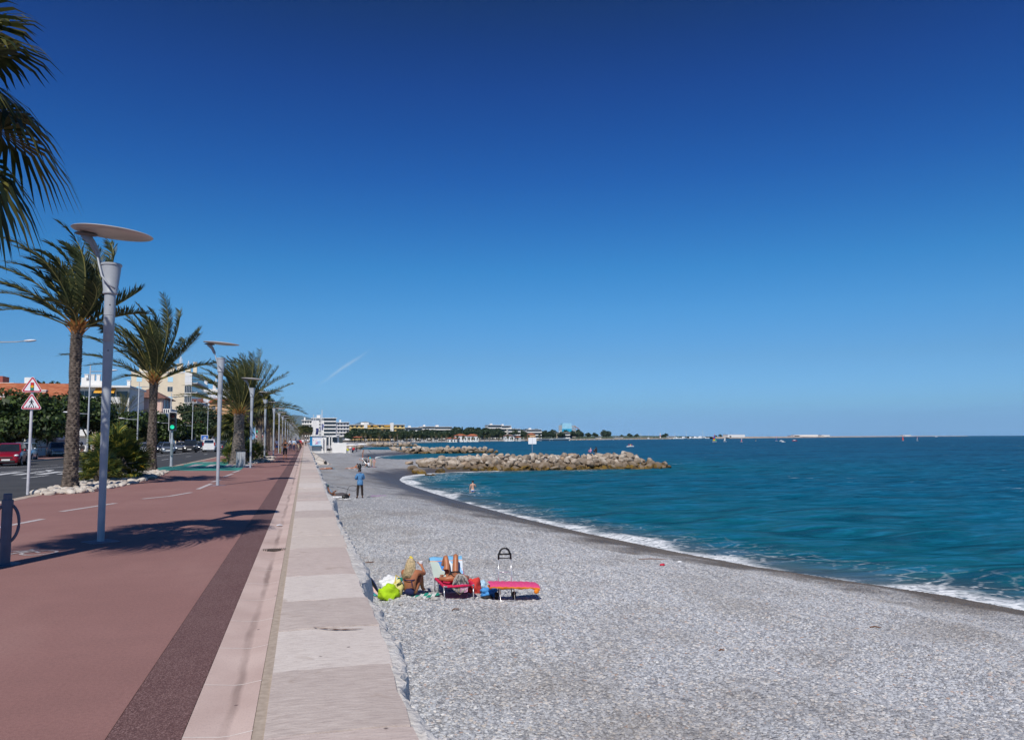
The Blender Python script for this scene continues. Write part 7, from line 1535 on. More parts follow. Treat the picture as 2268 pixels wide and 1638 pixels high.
# --- reclining man against the wall with a green cap
def lie(pts): return {k: Vector(v) for k, v in pts.items()}
L_ = 'man in a green cap reclining against the sea wall with his legs stretched out'
g = P(740, 1104, -2.0); zz = zb(g.x, g.y); FACE[L_] = Vector((0.9, 0, 0.4))
J = lie(dict(pel=(0, 0, 0.14), spi=(-0.14, 0, 0.24), che=(-0.28, 0.02, 0.38), nkb=(-0.36, 0.02, 0.49), nek=(-0.39, 0.02, 0.56), hed=(-0.41, 0.02, 0.66), top=(-0.43, 0.02, 0.735), shL=(-0.33, 0.19, 0.46), elL=(-0.18, 0.27, 0.27), wrL=(0.02, 0.2, 0.34), paL=(0.08, 0.18, 0.38), shR=(-0.33, -0.16, 0.46), elR=(-0.20, -0.26, 0.25), wrR=(0.0, -0.18, 0.30), paR=(0.06, -0.16, 0.34), hipL=(0.06, 0.09, 0.12), knL=(0.46, 0.12, 0.22), anL=(0.86, 0.14, 0.10), toeL=(0.92, 0.15, 0.22), hipR=(0.06, -0.09, 0.12), knR=(0.48, -0.1, 0.14), anR=(0.9, -0.1, 0.06), toeR=(0.96, -0.1, 0.18)))
rm = person(L_, J, (g.x, g.y, zz), R(-6), sk_brn, [('shirt', cl("blue grey", (0.20, 0.27, 0.36)), VEST, 0.02), ('trousers', cl("charcoal", (0.085, 0.075, 0.085)), TROU, 0.02)], M("cap green", (0.02, 0.10, 0.075), 0.8), 1.75, None, 1.0, 'cap')
g2 = P(765, 1107, -2.0); zz = zb(g2.x, g2.y)
t = thing('bag', 'black soft bag on a white cloth at the feet of the reclining man', 'bag', (g2.x, g2.y, zz), 0.3); b = MB(); b.ball((0, 0, 0.13), (0.26, 0.15, 0.15), 12, 8); b.build('body', m_black, t, smooth=True); b = MB(); b.tube([(-0.15, 0, 0.24), (0, 0, 0.36), (0.15, 0, 0.24)], 0.014, n=6); b.build('strap', m_black, t)
def towel(label, px, py, w_, l_, rz, mat, stripes=None, z=-2.0):
    g = P(px, py, z); zz = zb(g.x, g.y); t = thing('towel', label, 'towel', (g.x, g.y, zz), rz); rr = random.Random(int(px)); b = MB(); n = 10; rows = []
    for i in range(n + 1):
        rows.append([((j / 6 - 0.5) * w_ + 0.02 * math.sin(i * 1.3), (i / n - 0.5) * l_, 0.03 + 0.025 * math.sin(i * 1.9 + j) + rr.uniform(0, 0.015) - (0.012 if j in (0, 6) else 0)) for j in range(7)])
    b.grid(rows); 
    if stripes: b.m = [((k // 6) % 2) for k in range(len(b.f))]
    b.build('cloth', [mat, stripes] if stripes else mat, t, smooth=True, fixn=False); return t
towel('white cloth under the black bag by the reclining man', 757, 1108, 0.6, 1.1, R(80), wh); towel('lilac towel lying alone on the shingle right of the denim shirted man', 838, 1100, 0.9, 1.0, R(85), cl("lilac", (0.42, 0.30, 0.44)))
t = thing('folding_board', 'white and black folding board lying in front of the reclining man', 'board', tuple(P(741, 1108, -2.0)[:2]) + (zb(*P(741, 1108, -2.0)[:2]),), R(-10)); b = MB(); b.box((0, 0, 0.05), (0.85, 0.22, 0.03), 0, (0.3, 0, 0)); b.build('panel', m_white, t, bevel=0.005); b = MB(); [b.box((x, -0.11, 0.03), (0.14, 0.01, 0.03)) for x in (-0.32, 0, 0.32)]; b.build('edge_blocks', m_black, t)
g = P(745, 1085, -2.0); t = thing('hoop_net', 'thin black pole bent into a loop, standing behind the reclining man', 'fishing net', (1.75, 50.6, zb(1.75, 50.6)), 0); b = MB(); pts = [Vector((0.2, 0, 0.62)), Vector((0.55, 0, 0.55)), Vector((0.85, 0, 0.48))] + [Vector((1.18 - 0.28 * math.cos(a), 0, 0.52 + 0.17 * math.sin(a))) for a in [math.pi * (-0.1 + 1.15 * k / 14) for k in range(15)]][::1] + [Vector((1.30, 0, 0.36)), Vector((1.02, 0, 0.38)), Vector((0.85, 0, 0.46)), Vector((0.78, 0, 0.12)), Vector((0.76, 0, 0.0))]
b.tube(pts, 0.014, n=6); b.build('pole', m_black, t)

# --- bather in the sea
L_ = 'man in blue and white swimming trunks standing thigh deep in the sea'; g = P(1047, 1088, SEA); J = stand_pose(0.0, 'down'); J['elR'] = Vector((0.28, 0.1, 1.15)); J['wrR'] = Vector((0.24, 0.3, 1.2)); J['paR'] = Vector((0.22, 0.36, 1.22))
t = person(L_, J, (g.x, g.y, SEA - 0.80), R(-10), sk_fair, [('swim_trunks', cl("swim blue", (0.03, 0.18, 0.55)), TRUNK, 0.02)], h_blk, 1.75); b = MB(); b.lathe([(0.158, 0.90), (0.165, 0.93), (0.158, 0.97)], 18, m=Matrix.Diagonal((1, 0.9, 1))); b.build('white_band', wh, t)
# --- two sitters on the breakwater
def sit_pose(knee=0.35):
    J = dict(pel=(0, 0, 0.11), spi=(0, -0.03, 0.29), che=(0, -0.02, 0.46), nkb=(0, 0.01, 0.58), nek=(0, 0.02, 0.65), hed=(0, 0.05, 0.75), top=(0, 0.05, 0.825))
    for s, S in ((-1, 'L'), (1, 'R')): J.update({'hip' + S: (s * 0.09, 0.04, 0.11), 'kn' + S: (s * 0.12, 0.36, 0.46), 'an' + S: (s * 0.11, 0.52, 0.08), 'toe' + S: (s * 0.12, 0.66, 0.04), 'sh' + S: (s * 0.17, 0.0, 0.54), 'el' + S: (s * 0.24, 0.15, 0.36), 'wr' + S: (s * 0.12, 0.34, 0.46), 'pa' + S: (s * 0.06, 0.40, 0.46)})
    return {k: Vector(v) for k, v in J.items()}
for lab, px, top_, bot_, hr, hs, h in (('girl in a pink top sitting on the near breakwater', 1308.5, cl("pink", (0.62, 0.30, 0.45)), cl("pink", (0.62, 0.30, 0.45)), h_bld, 'short', 1.45), ('long haired person in black sitting on the near breakwater', 1320.5, dk, dk, h_blk, 'long', 1.72)):
    g = at(px, 1005, 113.0); FACE[lab] = Vector((0, 1, 0)); person(lab, sit_pose(), (g.x, 113.0, -0.62), R(20), sk_mid, [('top', top_, TEE, 0.03), ('trousers', bot_, TROU, 0.02)], hr, h, hairstyle=hs)
# --- groups farther up the beach
def onbeach(px, py, z=-1.95): g = P(px, py, z); return (g.x, g.y, zb(g.x, g.y))
def prone():
    J = dict(pel=(0, 0, 0.12), spi=(0.16, 0, 0.11), che=(0.34, 0, 0.12), nkb=(0.46, 0, 0.13), nek=(0.53, 0.01, 0.13), hed=(0.63, 0.02, 0.13), top=(0.71, 0.02, 0.12))
    for s, S in ((-1, 'L'), (1, 'R')): J.update({'hip' + S: (-0.06, s * 0.09, 0.11), 'kn' + S: (-0.48, s * 0.12, 0.08), 'an' + S: (-0.88, s * 0.12, 0.06), 'toe' + S: (-1.02, s * 0.12, 0.04), 'sh' + S: (0.42, s * 0.18, 0.12), 'el' + S: (0.56, s * 0.34, 0.07), 'wr' + S: (0.72, s * 0.2, 0.05), 'pa' + S: (0.78, s * 0.14, 0.05)})
    return {k: Vector(v) for k, v in J.items()}
L_ = 'sunbather lying face down on a bright blue towel, feet toward the sea wall'; FACE[L_] = Vector((0, -1, 0)); p = onbeach(722, 1040); towel('bright blue towel under the lone sunbather near the wall', 730, 1040, 0.8, 1.2, R(85), cl("bright blue", (0.02, 0.40, 0.62)))
person(L_, prone(), (p[0], p[1], p[2] + 0.03), R(-4), sk_tan, [('swim_shorts', wh, TRUNK, 0.02)], h_brn, 1.72)
towel('white towel shared by the couple beside the black bag', 790, 1036.3, 1.2, 2.0, R(80), wh)
L_ = 'sunbather in dark trunks lying propped up on the white towel'; FACE[L_] = Vector((0, -1, 0.2)); p = onbeach(783, 1035.5); person(L_, lie({**prone(), 'che': Vector((0.30, 0, 0.28)), 'nkb': Vector((0.38, 0, 0.40)), 'nek': Vector((0.42, 0, 0.46)), 'hed': Vector((0.46, 0, 0.56)), 'top': Vector((0.48, 0, 0.63)), 'shL': Vector((0.36, -0.18, 0.35)), 'shR': Vector((0.36, 0.18, 0.35)), 'elL': Vector((0.42, -0.24, 0.1)), 'elR': Vector((0.42, 0.24, 0.1))}), (p[0], p[1], p[2] + 0.03), R(-10), sk_tan, [('trunks', dk, TRUNK, 0.02)], h_blk, 1.72)
t = thing('rucksack', 'bulky black rucksack standing on the white towel of the couple', 'bag', onbeach(796.5, 1035.8), 0.2); b = MB(); b.ball((0, 0, 0.3), (0.26, 0.2, 0.34), 12, 9); b.build('body', m_black, t, smooth=True); b = MB(); b.ball((0, -0.17, 0.2), (0.16, 0.09, 0.14), 10, 7); b.build('pocket', m_dark, t, smooth=True)
L_ = 'child in an orange cap and white top standing by the pushchair'; FACE[L_] = Vector((-1, 0.1, -0.2)); J = stand_pose(0.05, 'reach'); person(L_, J, onbeach(803, 1031.3), R(80), sk_fair, [('top', wh, TEE, 0.03), ('trousers', gr, TROU, 0.02)], M("cap orange", (0.75, 0.20, 0.02), 0.8), 1.15, hairstyle='cap')
towel('bright blue mat under the family group by the pushchair', 814, 1033.5, 0.9, 1.9, R(88), cl("bright blue", (0.02, 0.40, 0.62))); towel('dark red towel right of the blue mat in the family group', 826, 1033.5, 0.8, 1.0, R(85), cl("wine", (0.35, 0.03, 0.06)))
t = thing('pushchair', 'black pushchair with a grey hood in the family group', 'pushchair', onbeach(810, 1031.5), R(60)); b = MB(); b.ball((0, 0.1, 0.78), (0.24, 0.3, 0.24), 12, 8); b.build('hood', cl("hood grey", (0.12, 0.12, 0.125)), t, smooth=True); b = MB(); b.box((0, -0.05, 0.48), (0.42, 0.6, 0.2), 0, (0.3, 0, 0)); b.build('seat', m_black, t, bevel=0.04)
b = MB(); [b.tube(q_, 0.02, n=6) for s in (-0.24, 0.24) for q_ in ([(s, -0.4, 0.1), (s, 0.1, 0.6), (s, 0.45, 1.05)], [(s, 0.35, 0.1), (s, 0.0, 0.5)])]; b.tube([(-0.24, 0.45, 1.05), (0.24, 0.45, 1.05)], 0.02, n=6); b.build('frame', m_steel, t)
for s in (-0.24, 0.24):
    for y in (-0.4, 0.35): b = MB(); b.lathe([(0.05, -0.02), (0.1, -0.02), (0.1, 0.02), (0.05, 0.02)], 12, (s, y, 0.1), Euler((0, R(90), 0)).to_matrix()); b.build('wheel', m_tyre, t)
L_ = 'person in a white shirt sitting with bent back beside the pushchair'; FACE[L_] = Vector((0, 1, -0.3)); person(L_, sit_pose(), onbeach(816.5, 1033.2), R(40), sk_mid, [('shirt', wh, TEE, 0.04), ('shorts', dk, SHORT, 0.02)], h_blk, 1.75, hairstyle='short')
L_ = 'dark haired woman in teal and beige bending over the family group'; FACE[L_] = Vector((0, 0.5, -0.9)); J = stand_pose(0.05, 'reach', bend=0.75); person(L_, J, onbeach(822, 1032), R(50), sk_mid, [('top', cl("teal", (0.03, 0.42, 0.50)), VEST, 0.02), ('trousers', kh, TROU, 0.022)], h_blk, 1.70, hairstyle='long')
L_ = 'child in a pale pink swimsuit standing beside the bending woman'; FACE[L_] = Vector((0, -1, 0)); person(L_, stand_pose(0.05, 'down'), onbeach(828.5, 1032.8), R(170), sk_fair, [('swimsuit', cl("pale pink", (0.66, 0.38, 0.38)), ['che', 'spi', 'pel', 'che>nkb:0.3', 'pel>hipL:0.6', 'pel>hipR:0.6'], 0.02)], h_brn, 1.2, hairstyle='long')
L_ = 'tanned bather in dark trunks walking near the white picket fence'; FACE[L_] = Vector((1, 0, 0)); person(L_, stand_pose(0.2, 'down', bend=0.25), onbeach(803.5, 1008, -2.1), R(-80), sk_tan, [('trunks', dk, TRUNK, 0.02)], h_brn, 1.7)
# ------------------------------------------------------------------ the two sunbathers and their things
def strands(b, roots, down, length, wind, rr, r=0.013, seg=6, wave=0.02):
    for p, o in roots:
        q_ = Vector(p); pts = [q_.copy()]; d = Vector(o).normalized(); ph = rr.uniform(0, 6)
        for i in range(seg):
            d = (d * 0.62 + Vector(down) * 0.38 + Vector(wind) * (i / seg)).normalized(); q_ = q_ + d * length / seg * rr.uniform(0.9, 1.1)
            pts.append(q_ + Vector((math.sin(ph + i * 1.5), math.cos(ph + i * 1.3), 0)) * wave * (i / seg))
        b.tube(pts, [r * (1.0 - 0.55 * i / seg) for i in range(seg + 1)], n=5)
rr = random.Random(61)
bx, by = P(908, 1329, -1.9)[:2]; bz = zb(bx, by)
L_ = 'blond woman in a navy bikini sitting on the shingle with her back to us'; FACE[L_] = Vector((0.3, 0.95, 0.05))
J = sit_pose(); J['elR'] = Vector((0.24, 0.30, 0.45)); J['wrR'] = Vector((0.13, 0.44, 0.58)); J['paR'] = Vector((0.09, 0.46, 0.62)); J['shR'] = Vector((0.17, 0.04, 0.55)); J['elL'] = Vector((-0.22, 0.20, 0.36))
RZB = R(-28)
bw = person(L_, J, (bx, by, bz), RZB, sk_tan, [('bikini_bottom', cl("bikini navy", (0.012, 0.016, 0.07)), ['pel', 'pel>spi:0.18', 'hipL', 'hipR'], 0.012)], None, 1.70, None, 1.12)
b = MB(); b.tube([Vector((0.135 * math.cos(a), -0.02 + 0.125 * math.sin(a), 0.375)) for a in [2 * math.pi * k / 20 for k in range(21)]], 0.011, n=6, cap=False); [b.tube([(0.08, -0.13, 0.375), (0.09 + 0.02 * k, -0.145, 0.30), (0.075 + 0.03 * k, -0.14, 0.235)], 0.006, n=5) for k in range(2)]; b.build('bikini_strap', cl("bikini navy", (0.012, 0.016, 0.07)), bw)
b = MB(); k_ = 1.66 / 1.72; hc = J['hed'] * k_
b.ball(hc + Vector((0, -0.015, 0.02)), (0.096, 0.10, 0.098), 12, 8)
roots = []
for i in range(260):
    a = rr.uniform(math.pi * 0.98, math.pi * 2.02); e = rr.uniform(-0.1, 1.3); d = Vector((math.cos(a) * math.cos(e), math.sin(a) * math.cos(e), math.sin(e))); roots.append((hc + Vector((0, -0.01, 0.015)) + d * 0.09, d * 0.25 + Vector((0, -0.08, -0.5))))
strands(b, roots, (0, -0.02, -1.0), 0.34, (-0.22, -0.06, 0), rr, r=0.008, wave=0.018); b.build('hair', h_bld, bw, smooth=True)
b = MB(); b.ball(hc + Vector((0, -0.02, 0.125)), (0.035, 0.025, 0.03), 8, 6); b.ball(hc + Vector((0.03, -0.02, 0.11)), (0.03, 0.02, 0.02), 8, 6); b.build('hair_clip', M("clip yellow", (0.75, 0.58, 0.03), 0.4), bw, smooth=True)
b = MB(); [b.ball(hc + Vector((s * 0.035 + 0.02, 0.083, 0.018)), (0.032, 0.014, 0.022), 8, 5) for s in (-1, 1)]; b.tube([hc + Vector((0.065, 0.07, 0.02)), hc + Vector((0.095, 0.0, 0.02))], 0.006, n=5); b.build('sunglasses', m_black, bw)
t = thing('paper_cup', 'white crumpled wrapper held in the hand of the blond woman', 'cup', tuple(Vector((bx, by, bz)) + Matrix.Rotation(RZB, 3, 'Z') @ Vector((0.07, 0.49, 0.64)))); b = MB(); b.lathe([(0.03, -0.05), (0.05, 0.05), (0.042, 0.055), (0.02, -0.03)], 10); b.build('cup', m_white, t)
tw = towel('green and white striped towel under the feet of the blond woman', 938, 1327, 0.55, 0.62, R(65), cl("towel green", (0.015, 0.30, 0.22)), cl("towel white", (0.68, 0.70, 0.70)), z=-1.9)

# lounger with the second woman
lx, ly = P(1017, 1336, -1.9)[:2]; lz = zb(lx, ly)
fab = cl("lounger red", (0.62, 0.015, 0.08)); m_tube = M("lounger tube", (0.6, 0.6, 0.62), 0.25, metal=0.6, var=0.05)
t = thing('folding_lounger', 'folding lounger with red fabric and metal legs under the lying woman', 'lounger', (lx, ly, lz), R(1))
b = MB(); b.grid([[(x, y, z - 0.02 * (1 - (x / 0.3) ** 2)) for x in (-0.31, -0.16, 0, 0.16, 0.31)] for y, z in ((0, 0.30), (0.3, 0.275), (0.6, 0.27), (0.9, 0.275), (1.12, 0.29))]); b.tube([(-0.27, -0.02, 0.31), (0.27, -0.02, 0.31)], 0.028, n=8); b.build('seat_fabric', fab, t, smooth=True)
b = MB(); b.grid([[(x, y, z) for x in (-0.31, 0, 0.31)] for y, z in ((1.12, 0.29), (1.3, 0.45), (1.5, 0.68))]); b.build('back_fabric', fab, t)
b = MB()
for s in (-0.33, 0.33): b.tube([(s, -0.02, 0.31), (s, 1.12, 0.30), (s, 1.52, 0.70)], 0.013, n=8)
b.tube([(-0.33, -0.02, 0.31), (0.33, -0.02, 0.31)], 0.013, n=8); b.tube([(-0.33, 1.52, 0.70), (0.33, 1.52, 0.70)], 0.013, n=8); b.build('frame', m_tube, t, smooth=True)
for y0_, y1_ in ((0.06, -0.01), (0.75, 0.82), (1.18, 1.25)):
    for s in (-0.33, 0.33): b = MB(); b.tube([(s, y0_, 0.29), (s * 0.97, y1_, 0.0)], 0.014, n=8); b.build('leg', m_tube, t, smooth=True)
    b = MB(); b.tube([(-0.32, y1_, 0.012), (0.32, y1_, 0.012)], 0.010, n=6); b.build('cross_bar', m_tube, t)
for s in (-0.33, 0.33):
    b = MB(); b.tube([(s, 1.16, 0.34), (s, 1.5, 0.675)], 0.034, n=8); b.build('red_sleeve', fab, t); b = MB(); b.tube([(s, 0.06, 0.312), (s, 1.06, 0.302)], 0.032, n=8); b.build('red_sleeve', fab, t)
b = MB(); b.tube([(0.0, -0.02, 0.31), (-0.02, -0.01, 0.18)], 0.006, n=5); b.tube([(-0.2, 0.0, 0.3), (0.02, 0.02, 0.12), (0.24, 0.0, 0.3)], 0.006, n=5); b.build('cord', M("cord gold", (0.45, 0.33, 0.15), 0.6), t)
L_ = 'grey haired woman in a black bikini lying on the red lounger with her knees up, head towards us'; L_ = 'grey haired woman lying on the red lounger with raised knees, head towards us'; FACE[L_] = Vector((0, 0.25, 1))
J = lie(dict(pel=(0.03, 0.98, 0.37), spi=(0.02, 0.80, 0.36), che=(0.02, 0.55, 0.385), nkb=(0.02, 0.38, 0.41), nek=(0.02, 0.29, 0.425), hed=(0.03, 0.17, 0.45), top=(0.03, 0.085, 0.45), shL=(-0.19, 0.44, 0.39), elL=(-0.31, 0.62, 0.37), wrL=(-0.23, 0.92, 0.37), paL=(-0.21, 0.99, 0.38), shR=(0.23, 0.44, 0.39), elR=(0.34, 0.62, 0.37), wrR=(0.27, 0.92, 0.37), paR=(0.25, 0.99, 0.38), hipL=(-0.06, 1.0, 0.365), knL=(-0.08, 1.14, 0.80), anL=(-0.14, 1.42, 0.43), toeL=(-0.16, 1.50, 0.55), hipR=(0.12, 1.0, 0.365), knR=(0.16, 1.16, 0.82), anR=(0.17, 1.45, 0.47), toeR=(0.18, 1.53, 0.60)))
lw_ = person(L_, J, (lx, ly, lz), R(1), sk_tan, [('bikini_bottom', cl("black", (0.012, 0.012, 0.014)), ['pel', 'pel>spi:0.25', 'hipL', 'hipR'], 0.010)], None, 1.72, None, 1.0)
b = MB(); b.tube([(-0.13, 0.53, 0.44), (-0.07, 0.57, 0.505), (0.02, 0.59, 0.52), (0.12, 0.57, 0.505), (0.18, 0.53, 0.44)], [0.02, 0.045, 0.03, 0.045, 0.02], n=8, flat=0.5); b.tube([(-0.09, 0.57, 0.50), (-0.07, 0.42, 0.475), (-0.03, 0.35, 0.45)], 0.008, n=5); b.tube([(0.13, 0.57, 0.50), (0.11, 0.42, 0.475), (0.07, 0.35, 0.45)], 0.008, n=5); b.build('bikini_top', cl("black", (0.012, 0.012, 0.014)), lw_)
b = MB(); hc = J['hed']; b.ball(hc + Vector((0, -0.05, 0.005)), (0.10, 0.095, 0.098), 12, 8); roots = []
for i in range(240):
    a = rr.uniform(0, 2 * math.pi); e = rr.uniform(-0.1, 0.9); d = Vector((math.cos(a) * 0.9, -0.75, math.sin(a) * 0.8)).normalized(); roots.append((hc + Vector((0, -0.04, 0.01)) + d * 0.09, d + Vector((math.cos(a) * 0.9, 0.3, 0.1))))
strands(b, roots, (0, -0.25, -0.8), 0.24, (0, -0.1, -0.1), rr, r=0.0075, wave=0.02); b.build('hair', h_gry, lw_, smooth=True)
# towel draped over the raised back
t = thing('beach_towel', 'blue and white printed beach towel draped over the raised lounger back', 'towel', (lx, ly, lz), R(1))
q = NT("printed towel"); tcn = q.n.new("ShaderNodeTexCoord"); spx = q.n.new("ShaderNodeSeparateXYZ"); q.l.new(tcn.outputs['Object'], spx.inputs[0])
dg_ = q.math('ADD', q.math('MULTIPLY', spx.outputs[0], 1.1), q.math('ADD', spx.outputs[2], q.f(q.noise(5, det=4), 0.3, 0.7, -0.06, 0.06)))
c = q.ramp(q.f(dg_, 0.15, 0.95), [(0.0, (0.42, 0.50, 0.46)), (0.22, (0.50, 0.55, 0.50)), (0.25, (0.05, 0.22, 0.58)), (0.45, (0.07, 0.26, 0.62)), (0.48, (0.62, 0.68, 0.74)), (0.62, (0.70, 0.74, 0.78)), (0.66, (0.24, 0.46, 0.72)), (0.85, (0.62, 0.68, 0.75))], 'CONSTANT')
c = q.mix(q.f(spx.outputs[2], 0.655, 0.665), c, (0.16, 0.42, 0.68)); c = q.mix(q.math('MULTIPLY', q.f(spx.outputs[2], 0.640, 0.643), q.f(spx.outputs[2], 0.655, 0.652)), c, (0.65, 0.28, 0.12)); m_tw = q.set(col=c, rough=0.9)
b = MB(); rows = []
for i in range(13):
    u = i / 12
    if u < 0.8: y, z = 1.10 + 0.40 * u / 0.8, 0.31 + 0.42 * u / 0.8
    else: y, z = 1.50 + 0.10 * (u - 0.8) / 0.2, 0.735 - 0.14 * ((u - 0.8) / 0.2) ** 2
    rows.append([((j / 8 - 0.5) * (0.80 - 0.1 * (1 - u)) - 0.02, y - 0.025 + 0.01 * math.sin(j * 2.1 + i), z + 0.012 * math.sin(j * 1.7 + i * 0.6)) for j in range(9)])
b.grid(rows); b.build('cloth', m_tw, t, smooth=True, fixn=False)
t = thing('pink_cloth', 'small pink cloth tucked under the grey hair at the lounger end', 'cloth', (lx + 0.10, ly + 0.01, lz + 0.28), 0.1); b = MB(); b.grid([[((j / 4 - 0.5) * 0.16, -0.03 + 0.02 * math.sin(j), 0.07 - 0.06 * i + 0.01 * math.sin(j * 2)) for j in range(5)] for i in range(4)]); b.build('cloth', cl("pink", (0.62, 0.30, 0.45)), t, smooth=True, fixn=False)
# trolley
tx, ty = P(1119, 1331, -1.9)[:2]; tz = zb(tx, ty)
t = thing('folding_trolley', 'folding luggage trolley with a tall black loop handle, standing behind the pink pad', 'hand trolley', (tx, ty, tz), R(-3))
b = MB()
for s in (-0.14, 0.14): b.tube([(s, 0.0, 0.06), (s * 1.02, 0.05, 0.90)], 0.0085, n=8); b.tube([(s * 1.07, 0.02, 0.05), (s * 1.07, 0.03, 0.56), (s * 1.0, 0.035, 0.585)], 0.010, n=8)
b.tube([(-0.15, 0.035, 0.585), (0.15, 0.035, 0.585)], 0.011, n=8); b.build('uprights', m_tube, t, smooth=True)
b = MB(); pts = [(-0.14, 0.05, 0.86), (-0.135, 0.055, 0.98)] + [(-0.11 * math.cos(a), 0.06, 1.0 + 0.10 * math.sin(a)) for a in [math.pi * k / 10 for k in range(11)]] + [(0.135, 0.055, 0.98), (0.14, 0.05, 0.86)]
b.tube(pts, 0.022, n=8); b.tube([(-0.14, 0.05, 0.885), (0.14, 0.05, 0.885)], 0.011, n=8); b.tube([(-0.135, 0.055, 0.97), (0.135, 0.055, 0.97)], 0.019, n=8); b.build('handle', m_black, t, smooth=True)
for s in (-0.20, 0.20): b = MB(); b.lathe([(0.04, -0.03), (0.075, -0.03), (0.082, 0), (0.075, 0.03), (0.04, 0.03)], 18, (s, 0, 0.082), Euler((0, R(90), 0)).to_matrix()); wl_ = b.build('wheel', m_tyre, t, smooth='auto'); b = MB(); b.lathe([(0.01, -0.032), (0.042, -0.028), (0.042, 0.028), (0.01, 0.032)], 12, (s, 0, 0.082), Euler((0, R(90), 0)).to_matrix()); b.build('hub', M("hub grey", (0.3, 0.3, 0.31), 0.5), wl_)
b = MB(); b.tube([(-0.15, -0.05, 0.27), (-0.155, -0.20, 0.26), (-0.16, -0.28, 0.02), (0.16, -0.28, 0.02), (0.155, -0.20, 0.26), (0.15, -0.05, 0.27)], 0.012, n=8); b.tube([(-0.14, -0.20, 0.25), (0.14, -0.20, 0.25)], 0.010, n=6); b.build('front_frame', m_tube, t, smooth=True)
# pink and orange pad
t = thing('lounger_pad', 'pink and orange quilted lounger pad lying across the trolley frame', 'lounger pad', (tx + 0.17, ty - 0.16, tz + 0.29), R(-4))
def padz(x): return 0.055 - 0.05 * (x + 0.1) - 0.13 * max(0, x - 0.25) ** 1.5 - 0.05 * max(0, -x - 0.45)
b = MB(); rows = []
for i in range(25):
    x = -0.58 + 1.10 * i / 24; pf = 0.010 * abs(math.sin(i * math.pi / 3)); rows.append([(x, y, padz(x) + 0.035 + pf - (0.02 if abs(y) > 0.2 else 0)) for y in (-0.24, -0.15, 0, 0.15, 0.24)])
b.grid(rows); b.grid([[r_[0], (r_[0][0], r_[0][1] - 0.005, r_[0][2] - 0.035)] for r_ in rows]); b.grid([[rows[-1][k], (rows[-1][k][0] + 0.01, rows[-1][k][1], rows[-1][k][2] - 0.04)] for k in range(5)]); b.build('pink_top', cl("hot pink", (0.72, 0.07, 0.22), var=0.08), t, smooth=True)
b = MB(); b.grid([[(x_, -0.246, z_ - 0.034), (x_, -0.252 + 0.01 * math.sin(x_ * 21), z_ - 0.075 - 0.012 * math.sin(x_ * 17)), (x_, 0.24, z_ - 0.08)] for x_, z_ in [(r_[0][0], r_[0][2]) for r_ in rows]]); b.ball((0.44, -0.25, -0.075), (0.06, 0.03, 0.05), 8, 6); b.build('orange_underside', cl("pad orange", (0.78, 0.22, 0.01), var=0.08), t, smooth=True)
b = MB(); b.tube([(0.49, -0.22, -0.03), (0.50, -0.23, -0.20), (0.51, -0.25, -0.285)], 0.005, n=5); b.tube([(0.495, 0.2, -0.03), (0.51, 0.2, -0.285)], 0.005, n=5); b.build('wire_leg', m_steel, t)
# bags and bits
def bag(name, label, px, py, dims, mat, seed, cat='bag', rz=0.0):
    rr_ = random.Random(seed); x, y, _ = P(px, py, -1.9); t = thing(name, label, cat, (x, y, zb(x, y)), rz); bm = bmesh.new(); bmesh.ops.create_icosphere(bm, subdivisions=4, radius=1)
    ph = [rr_.uniform(0, 6) for _ in range(6)]
    for v in bm.verts:
        d = v.co.normalized(); k = 1 + 0.17 * math.sin(d.x * 4 + ph[0]) * math.sin(d.z * 4 + ph[1]) + 0.10 * math.sin(d.y * 8 + d.z * 6 + ph[2]) + 0.05 * math.sin(d.x * 11 + d.z * 8 + ph[3]) + 0.03 * math.sin(d.x * 9 - d.y * 17 + ph[4]); v.co = Vector((d.x * dims[0], d.y * dims[1], d.z * dims[2])) * k
        v.co.z = max(v.co.z, -dims[2] * 0.75)
        v.co.z += dims[2] * 0.74
    me = bpy.data.meshes.new(name); bm.to_mesh(me); bm.free(); me.materials.append(mat); me.polygons.foreach_set('use_smooth', [True] * len(me.polygons)); o = bpy.data.objects.new('body', me); C.objects.link(o); o.parent = t; return t
bag('beach_bag', 'lime green cloth bag slumped on the shingle left of the blond woman', 860, 1330, (0.22, 0.15, 0.19), cl("lime", (0.38, 0.60, 0.01), var=0.1), 1)
bag('plastic_bag', 'white plastic bag bulging behind the lime green one', 863, 1318, (0.24, 0.15, 0.24), M("thin white plastic", (0.72, 0.73, 0.76), 0.35, var=0.08, scale=8, bump=0.6), 2)
t = bag('beach_bag', 'pale yellow bag with green and black straps between plastic bag and blond woman', 882, 1321, (0.12, 0.10, 0.19), cl("pale yellow", (0.62, 0.58, 0.24)), 3); b = MB(); b.tube([(-0.09, -0.02, 0.22), (-0.05, 0, 0.46), (0.02, 0, 0.40)], 0.014, n=6); b.build('straw', M("straw yellow", (0.72, 0.55, 0.08), 0.5), t); b = MB(); b.tube([(-0.05, -0.1, 0.26), (0.06, -0.11, 0.33), (0.12, -0.08, 0.22)], 0.018, n=6, flat=0.5); b.build('strap', m_black, t); b = MB(); b.box((0.04, 0.05, 0.34), (0.14, 0.06, 0.1), 0.3); b.build('green_cloth', cl("towel green", (0.015, 0.30, 0.22)), t, bevel=0.02)
bag('clothes_heap', 'teal and red heap of clothes between the white plastic bag and the wall', 843, 1322, (0.16, 0.10, 0.06), cl("teal dark", (0.05, 0.36, 0.34)), 4, 'clothes'); 
